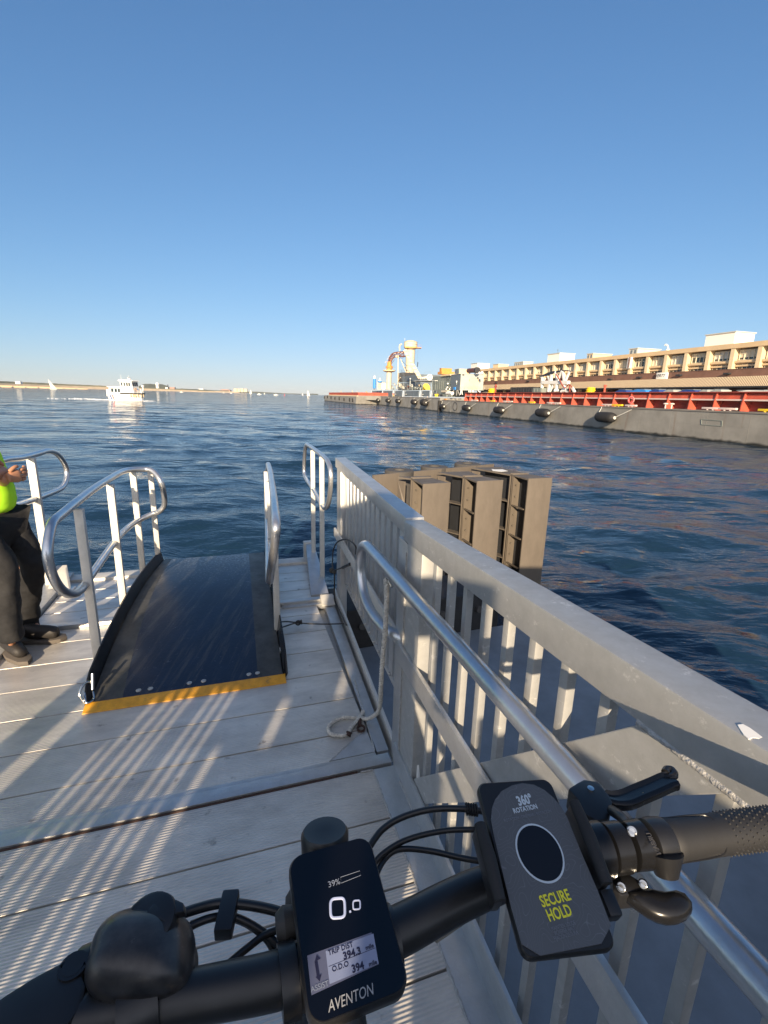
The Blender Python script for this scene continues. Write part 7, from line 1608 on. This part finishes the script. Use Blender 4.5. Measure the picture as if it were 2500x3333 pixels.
    ell = [mz(845+190*math.cos(a)*.98+18*math.sin(a)*2.0, 782+228*math.sin(a)+38*math.cos(a)) for a in [2*math.pi*k/40 for k in range(40)]]
    part(MB().prism(plm(ell, .0008), N_*.0002), 'disc_ring', wtm, mt, base=CM, smooth=False)
    cx = sum(p_[0] for p_ in ell)/40; cy = sum(p_[1] for p_ in ell)/40
    part(MB().prism(plm([(cx+(x-cx)*.93, cy+(y-cy)*.93) for x, y in ell], .0010), N_*.0002), 'disc', blk, mt, base=CM, smooth=False)
    a0, a1 = mz(640, 395), mz(810, 360); ang = math.atan2(a1[1]-a0[1], a1[0]-a0[0])
    Ut = U*math.cos(ang)+V_*math.sin(ang); Vt = -U*math.sin(ang)+V_*math.cos(ang)
    def TM(s_, x, y, size, m, nm, **kw):
        u, v = mz(x, y); return text(s_, size, CM+U*u+V_*v+N_*.0011, Ut, Vt, m, mt, nm, depth=.00004, **kw)
    TM('360\u00b0', 728, 372, .0100, wtm, 'lettering', bold=.00035, xs=.72); TM('ROTATION', 732, 438, .0051, wtm, 'lettering', bold=.00012, xs=.82)
    TM('ROTATION | DREHBAR | ROTACI\u00d3N', 752, 492, .0030, gym, 'small_print', xs=.85)
    TM('SECURE', 962, 1130, .0092, ylm, 'lettering', bold=.00022, xs=.72); TM('HOLD', 993, 1243, .0092, ylm, 'lettering', bold=.00022, xs=.72)
    TM('MAINTIEN SOLIDE', 1025, 1340, .0031, gym, 'small_print', xs=.72); TM('SICHERER HALT', 1035, 1378, .0031, gym, 'small_print', xs=.72); TM('FIJACI\u00d3N SEGURA', 1045, 1416, .0031, gym, 'small_print', xs=.72)
    # side jaws
    for (x0, y0), (x1, y1), dd in (((375, 570), (530, 1160), -.004), ((1100, 400), (1350, 1030), .003)):
        u0, v0 = mz(x0, y0); u1, v1 = mz(x1, y1)
        if dd < 0: u0 -= .0; 
        part(MB().tube([CM+U*(u0+dd*.0)+V_*v0+N_*.004, CM+U*((u0+u1)/2)+V_*((v0+v1)/2)+N_*.0055, CM+U*u1+V_*v1+N_*.004], [.0042, .0052, .0042], 12), 'jaw', 'rubber', mt, base=CM)
        part(MB().bar(CM+U*u0+V_*v0-N_*.006, CM+U*u1+V_*v1-N_*.006, .006, .018, up=N_), 'jaw_arm', 'black', mt, base=CM, bevel=.0015)
    part(MB().cyl(CM-N_*.01, CM-N_*.045, .018, .02), 'mount_stalk', 'black', t)
    u0, v0 = mz(1390, 1150); part(MB().box(CM+U*(u0+.001)+V_*v0-N_*.006, .010, .016, .012, U, V_, N_), 'release_button', 'black', mt, base=CM, bevel=.002)
    # ---- right controls
    ax = (Vector((.386, .377, 0))-Vector((.192, .346, 0))).normalized(); B0 = b(1900, 2772, 1.108)
    axat = lambda x: B0+ax*((x-B0.x)/ax.x)
    part(MB().lathe(axat(.186), [(.019, 0), (.0225, .002), (.0225, .020), (.019, .022)], 30, ax), 'bar_shim', 'blackgloss', t)
    cl = part(MB().lathe(axat(.208), [(.0165, 0), (.0205, .002), (.0205, .017), (.0165, .019)], 30, ax), 'lever_clamp', 'blackgloss', t)
    part(MB().lathe(axat(.229), [(.016, 0), (.0195, .0015), (.020, .016), (.0165, .018)], 30, ax), 'shifter_clamp', 'blackgloss', t)
    lock = part(MB().lathe(axat(.249), [(.016, 0), (.0195, .002), (.0205, .010), (.0195, .019), (.017, .021)], 30, ax), 'grip_lock_ring', 'black', t)
    # toward-viewer boss with hex bolt
    upv = Vector((0, 0, 1)); fwd = Vector((-ax.y, ax.x, 0))
    def bolt(p, d_, r, nm='hex_bolt', par=t):
        d_ = d_.normalized(); part(MB().lathe(p, [(r*1.25, -.006), (r*1.25, 0), (r*1.05, .001)], 16, d_), 'bolt_boss', 'blackgloss', par, base=wp(par)); part(MB().lathe(p, [(r, -.001), (r, .0022), (r*.62, .0028), (r*.55, -.0), (.0, -.0002)], 18, d_), nm, 'steelbolt', par, base=wp(par))
    vd = (Vector((0, 0, H))-axat(.25)).normalized()
    for x, y, z, r in ((2057, 2706, 1.126, .0040), (2093, 2878, 1.095, .0032), (2175, 2817, 1.108, .0044), (2022, 2888, 1.095, .0036)):
        bolt(P(x, y, z), vd, r)
    part(MB().tube([axat(.256)-fwd*.012+upv*.004, P(2170, 2850, 1.098)-vd*.004], [.016, .0095], 18), 'lock_ring_boss', 'black', lock, base=wp(t))
    lq = P(2128, 2745, 1.128)
    text('URBAN', .0062, lq, (P(2160, 2778, 1.128)-P(2118, 2700, 1.128)), -ax, mat('moulded_lettering', (.07, .065, .06), .4), t, 'lettering', depth=.0002)
    # grip
    g0, g1 = .266, .52; gm = 'grip'
    pr_ = [(.0165, 0), (.0185, .004), (.0180, .012), (.0172, .05), (.0172, .12), (.0185, .18), (.019, .24), (.016, .25)]
    gp = part(MB().lathe(axat(g0), pr_, 30, ax), 'grip', gm, t)
    studs = MB(); k = 0
    for i in range(26):
        for j in range(22):
            s_ = .062+i*.0056; a = 2*math.pi*(j+.5*(i % 2))/22; d_ = upv*math.cos(a)+fwd*math.sin(a)
            if d_.dot(vd) < -.2: continue
            c_ = axat(g0)+ax*s_+d_*.0172; studs.tube([c_-d_*.0003, c_+d_*.0011], [.0011, .0005], 6)
    part(studs, 'stud_pattern', 'stud', gp, base=wp(t))
    dia = MB()
    for i in range(-14, 15):
        for sgn in (-1, 1):
            pts_ = []
            for k in range(14):
                s_ = .006+k*.0034; a = sgn*(s_/.0175)*.9+i*.16
                if abs(a) > 1.05: continue
                d0 = vd*math.cos(a)+(ax.cross(vd)).normalized()*math.sin(a); pts_.append(axat(g0)+ax*s_+d0*.0181)
            if len(pts_) > 2: dia.tube(pts_, .00045, 4)
    part(dia, 'diamond_pattern', 'stud', gp, base=wp(t))
    mb = MB(); side = ax.cross(vd).normalized(); pts_ = []
    for a, s_ in [(-1.15, .004), (-1.15, .03), (-1.0, .050), (-.6, .058), (0, .060), (.6, .058), (1.0, .050), (1.15, .03), (1.15, .004)]:
        d0 = vd*math.cos(a)+side*math.sin(a); pts_.append(axat(g0)+ax*s_+d0*.0183)
    mb.tube(smooth_path(pts_, 5), .0009, 6); part(mb, 'groove_line', 'cable', gp, base=wp(t))
    # left grip
    aL = (Vector((-.33, .165, 1.105))-Vector((-.50, .085, 1.105))).normalized()
    part(MB().lathe(Vector((-.34, .16, 1.105)), pr_, 24, -aL), 'grip', gm, t)
    # brake lever right
    q = lambda x, y, z=1.09: P(1850+x*.3918, 2450+y*.3918, z)
    top = [q(-10, 345), (q(60, 300)), q(120, 268), q(240, 285), q(285, 345), q(330, 400), q(360, 460), q(330, 600), q(230, 620), q(130, 560), q(75, 440)]
    part(MB().prism([p_+EZ*.008 for p_ in top], -EZ*.026), 'brake_body', 'black', t, bevel=.003)
    part(MB().lathe(q(185, 302, 1.098), [(.0035, -.001), (.0035, .0014), (.001, .0018)], 14), 'pivot_pin', 'steelbolt', t)
    cen = [(290, 365), (380, 395), (480, 390), (600, 340), (720, 290), (820, 245), (885, 232)]; hw = [.006, .0085, .0095, .0095, .0095, .0095, .0090]
    vs = []; 
    cc = [q(x, y, 1.092+.001*k) for k, (x, y) in enumerate(cen)]
    def blade(cc_, hw_, th, m, nm):
        vs = []; f_ = []
        for i, c_ in enumerate(cc_):
            tt = (cc_[min(i+1, len(cc_)-1)]-cc_[max(i-1, 0)]).normalized(); sd_ = tt.cross(EZ).normalized()
            vs += [c_+sd_*hw_[i]-EZ*th, c_+sd_*hw_[i]*1.0+EZ*th*.6, c_+sd_*hw_[i]*.55+EZ*th, c_-sd_*hw_[i]*.55+EZ*th*.3, c_-sd_*hw_[i]+EZ*th*1.1, c_-sd_*hw_[i]-EZ*th]
        n_ = len(cc_)
        for i in range(n_-1):
            for k in range(6): l = (k+1) % 6; f_.append((i*6+k, i*6+l, i*6+6+l, i*6+6+k))
        f_ += [tuple(range(5, -1, -1)), tuple((n_-1)*6+k for k in range(6))]
        return part(MB().add(vs, f_), nm, m, t, bevel=.0008, ang=50)
    blade(smooth_path(cc, 4), [h_ for i in range(6) for h_ in [hw[i]+(hw[i+1]-hw[i])*k/4 for k in range(4)]]+[hw[-1]], .0045, 'blackgloss', 'brake_lever')
    part(MB().tube(smooth_path([q(790, 200, 1.096), q(840, 205, 1.098), q(880, 185, 1.10), q(860, 145, 1.10), q(820, 140, 1.10), q(805, 165, 1.10)]), .0042, 10), 'lever_hook', 'blackgloss', t)
    part(MB().ball(q(650, 350, 1.097), .006, 10, (1.3, .6, .35)), 'worn_patch', mat('bare_brass_wear', (.35, .22, .08), .4, .6, noise=.6, nscale=300), t)
    # shifter paddle
    pd = [(440, 1180), (520, 1165), (640, 1145), (720, 1165), (800, 1180), (900, 1165), (980, 1195), (1025, 1250), (1030, 1310), (985, 1365), (920, 1395), (840, 1400), (740, 1375), (640, 1325), (540, 1255)]
    P2 = [q(x, y, 1.082) for x, y in pd]; cen_ = sum(P2, Vector())/len(P2)
    rg = []; mb = MB(); vs = []
    for sc_, dz_ in ((.80, -.009), (1.0, -.004), (1.0, .001), (.90, .0045), (.6, .0065), (.2, .0072)):
        vs += [cen_+(p_-cen_)*sc_+EZ*dz_ for p_ in P2]
    n_ = len(P2); f_ = [tuple(range(n_-1, -1, -1)), tuple(5*n_+k for k in range(n_))]
    for i in range(5):
        for k in range(n_): l = (k+1) % n_; f_.append((i*n_+k, i*n_+l, (i+1)*n_+l, (i+1)*n_+k))
    part(MB().add(vs, f_), 'shift_paddle', 'blackgloss', t, ang=70)
    part(MB().prism([q(360, 1010, 1.088), q(500, 1000, 1.088), q(640, 1090, 1.088), q(560, 1180, 1.086), q(440, 1190, 1.086), q(370, 1130, 1.088)], -EZ*.016), 'shifter_body', 'black', t, bevel=.002)
    # hoses from clamp to brake body
    part(MB().tube(smooth_path([q(360, 480, 1.10), q(420, 520, 1.108), q(470, 570, 1.112), q(490, 620, 1.115)]), .0050, 12), 'lever_joint', 'black', t)
    # ---- cables
    def cable(pts_, r_=.0026, m='cable', nm='cable'): return part(MB().tube(smooth_path(pts_, 8), r_, 12), nm, m, t, ang=60)
    cable([P(1200, 2760, 1.07), P(1245, 2700, 1.075), P(1310, 2660, 1.08), P(1400, 2635, 1.085), P(1500, 2632, 1.09), P(1570, 2640, 1.09)], .0032)
    cable([P(1210, 2830, 1.06), P(1240, 2785, 1.065), P(1320, 2735, 1.07), P(1440, 2705, 1.075), P(1560, 2700, 1.08), P(1700, 2700, 1.08)], .0027)
    cable([P(1215, 2870, 1.06), P(1250, 2800, 1.06), P(1300, 2765, 1.065), P(1400, 2770, 1.07), P(1560, 2802, 1.075), P(1750, 2800, 1.08)], .0027)
    mb = MB(); a_ = P(1515, 2632, 1.09)
    for k in range(5): mb.cyl(P(1517+k*8, 2633+k, 1.09), P(1521+k*8, 2633+k, 1.09), .0060, .0060, 14)
    part(mb, 'cable_boot', 'rubber', t); part(MB().cyl(P(1545, 2703, 1.08), P(1570, 2703, 1.08), .0045), 'ferrule', 'black', t)
    cable([P(590, 2975, 1.09), P(650, 2955, 1.09), P(720, 2940, 1.09), P(800, 2945, 1.085), P(880, 2960, 1.08), P(960, 2985, 1.075)], .0038)
    cable([P(590, 3030, 1.085), P(680, 2990, 1.085), P(760, 2985, 1.08), P(850, 3030, 1.07), P(930, 3100, 1.06)], .0030)
    cable([P(620, 3010, 1.08), P(700, 2985, 1.08), P(790, 3000, 1.075), P(870, 3060, 1.065), P(900, 3130, 1.055)], .0027)
    cable([P(740, 3140, 1.07), P(800, 3090, 1.07), P(870, 3040, 1.07), P(960, 3010, 1.07)], .0028)
    cl_ = P(740, 2975, 1.088); part(MB().box(cl_, .014, .032, .012, Vector((.99, .1, 0)), Vector((-.1, .99, 0))), 'cable_clip', 'black', t, bevel=.002)
    # caution plate under the bar
    a_, b_ = P(1400, 3065, 1.075), P(1525, 2985, 1.080); u_ = (b_-a_).normalized(); v2 = u_.cross(EZ).normalized()
    tag_m = mat('frosted_tag', (.22, .21, .18), .5, noise=.2, nscale=90)
    part(MB().prism([a_-v2*.004, a_+v2*.004+u_*.004, b_+v2*.003, b_-v2*.004-u_*.002], EZ*.0025), 'reflector_tag', tag_m, t, bevel=.0008)
    # ---- bell and left clamp
    zz = lambda x, y, z=1.13: P(x*.5425, 2500+y*.5425, z)
    out = [(560, 1180), (575, 1080), (620, 1000), (690, 930), (790, 885), (900, 865), (1040, 875), (1110, 905), (1150, 970), (1160, 1060), (1145, 1180), (1110, 1290), (1000, 1360), (860, 1395), (720, 1405), (600, 1390), (530, 1330), (535, 1250)]
    P2 = smooth_path([zz(x, y, 1.118) for x, y in out]+[zz(*out[0], 1.118)], 3)[:-1]; cen_ = sum(P2, Vector())/len(P2); vs = []; n_ = len(P2)
    for _ in range(3): P2 = [(P2[k-1]+P2[k]*2+P2[(k+1) % len(P2)])/4 for k in range(len(P2))]
    n_ = len(P2); vs = []
    lv = [(math.cos(R(a_))**.8 if a_ < 89 else .03, .027*math.sin(R(a_))) for a_ in (-12, 0, 12, 24, 36, 48, 60, 70, 80, 89)]
    up_ = (vd*.4+EZ*.9).normalized()
    for sc_, dz_ in lv: vs += [cen_+(p_-cen_)*sc_*1.03+up_*dz_ for p_ in P2]
    f_ = [tuple(range(n_-1, -1, -1)), tuple((len(lv)-1)*n_+k for k in range(n_))]
    for i in range(len(lv)-1):
        for k in range(n_): l = (k+1) % n_; f_.append((i*n_+k, i*n_+l, (i+1)*n_+l, (i+1)*n_+k))
    bell = part(MB().add(vs, f_), 'bell', 'bellmat', t, ang=80)
    part(MB().add([cen_+(p_-cen_)*.90-up_*.010 for p_ in P2]+[cen_+(p_-cen_)*.92-up_*.024 for p_ in P2], [tuple(range(n_)), tuple(range(2*n_-1, n_-1, -1))]+[(k, n_+k, n_+(k+1) % n_, (k+1) % n_) for k in range(n_)]), 'bell_base', 'black', bell, base=wp(t))
    tp = zz(885, 925, 1.137)
    part(MB().lathe(tp-up_*.006, [(.0185, 0), (.0195, .004), (.0185, .007), (.0165, .008), (.016, .0072), (.0, .0072)], 28, up_), 'thumb_disc', 'black', bell, base=wp(t))
    part(MB().prism([zz(*p_, 1.141) for p_ in ((870, 868), (925, 800), (960, 782), (1060, 786), (1100, 805), (1105, 860), (1050, 870), (1030, 905), (1000, 930))], -up_*.008), 'thumb_tab', 'black', bell, base=wp(t), bevel=.002)
    part(MB().cyl(b(455, 3275, 1.104)-aL*.012, b(455, 3275, 1.104)+aL*.012, .019, .019, 24), 'bell_clamp', 'black', bell, base=wp(t))
    zl = lambda x, y, z=1.11: P(x*.5425, 2500+y*.5425, z)
    po = [(-60, 1420), (40, 1350), (200, 1250), (330, 1180), (420, 1140), (480, 1140), (505, 1185), (495, 1240), (520, 1300), (500, 1400), (420, 1520), (300, 1640), (-60, 1700)]
    part(MB().prism([zl(x, y, 1.118) for x, y in po], -EZ*.022), 'left_brake_body', 'black', t, bevel=.004)
    part(MB().lathe(zl(440, 1190, 1.118), [(.009, -.002), (.009, .0012), (.0068, .0014), (.0062, .0004), (.0, .0004)], 18), 'pivot_cap', 'cable', t)
    part(MB().tube([zl(500, 1200, 1.10), zl(640, 1140, 1.105)], .013, 16), 'bar_clamp', 'black', t)
bicycle()

# ================================================================== AIR
hz_ = MB().hexa([(-8000, -60, WATER-1.0), (8000, -60, WATER-1.0), (8000, 8600, WATER-1.0), (-8000, 8600, WATER-1.0)], [(-8000, -60, 62), (8000, -60, 62), (8000, 8600, 62), (-8000, 8600, 62)])
hm = bpy.data.materials.new('haze'); hm.use_nodes = True; t_ = hm.node_tree
t_.nodes.remove(t_.nodes['Principled BSDF']); pv = t_.nodes.new('ShaderNodeVolumePrincipled')
pv.inputs['Color'].default_value = (.80, .86, .92, 1); pv.inputs['Density'].default_value = .00006; pv.inputs['Anisotropy'].default_value = 0
t_.links.new(pv.outputs[0], t_.nodes['Material Output'].inputs['Volume'])
tag(part(hz_, 'haze', hm, smooth=False), 'thin pale haze over the harbour', None, None, 'stuff')
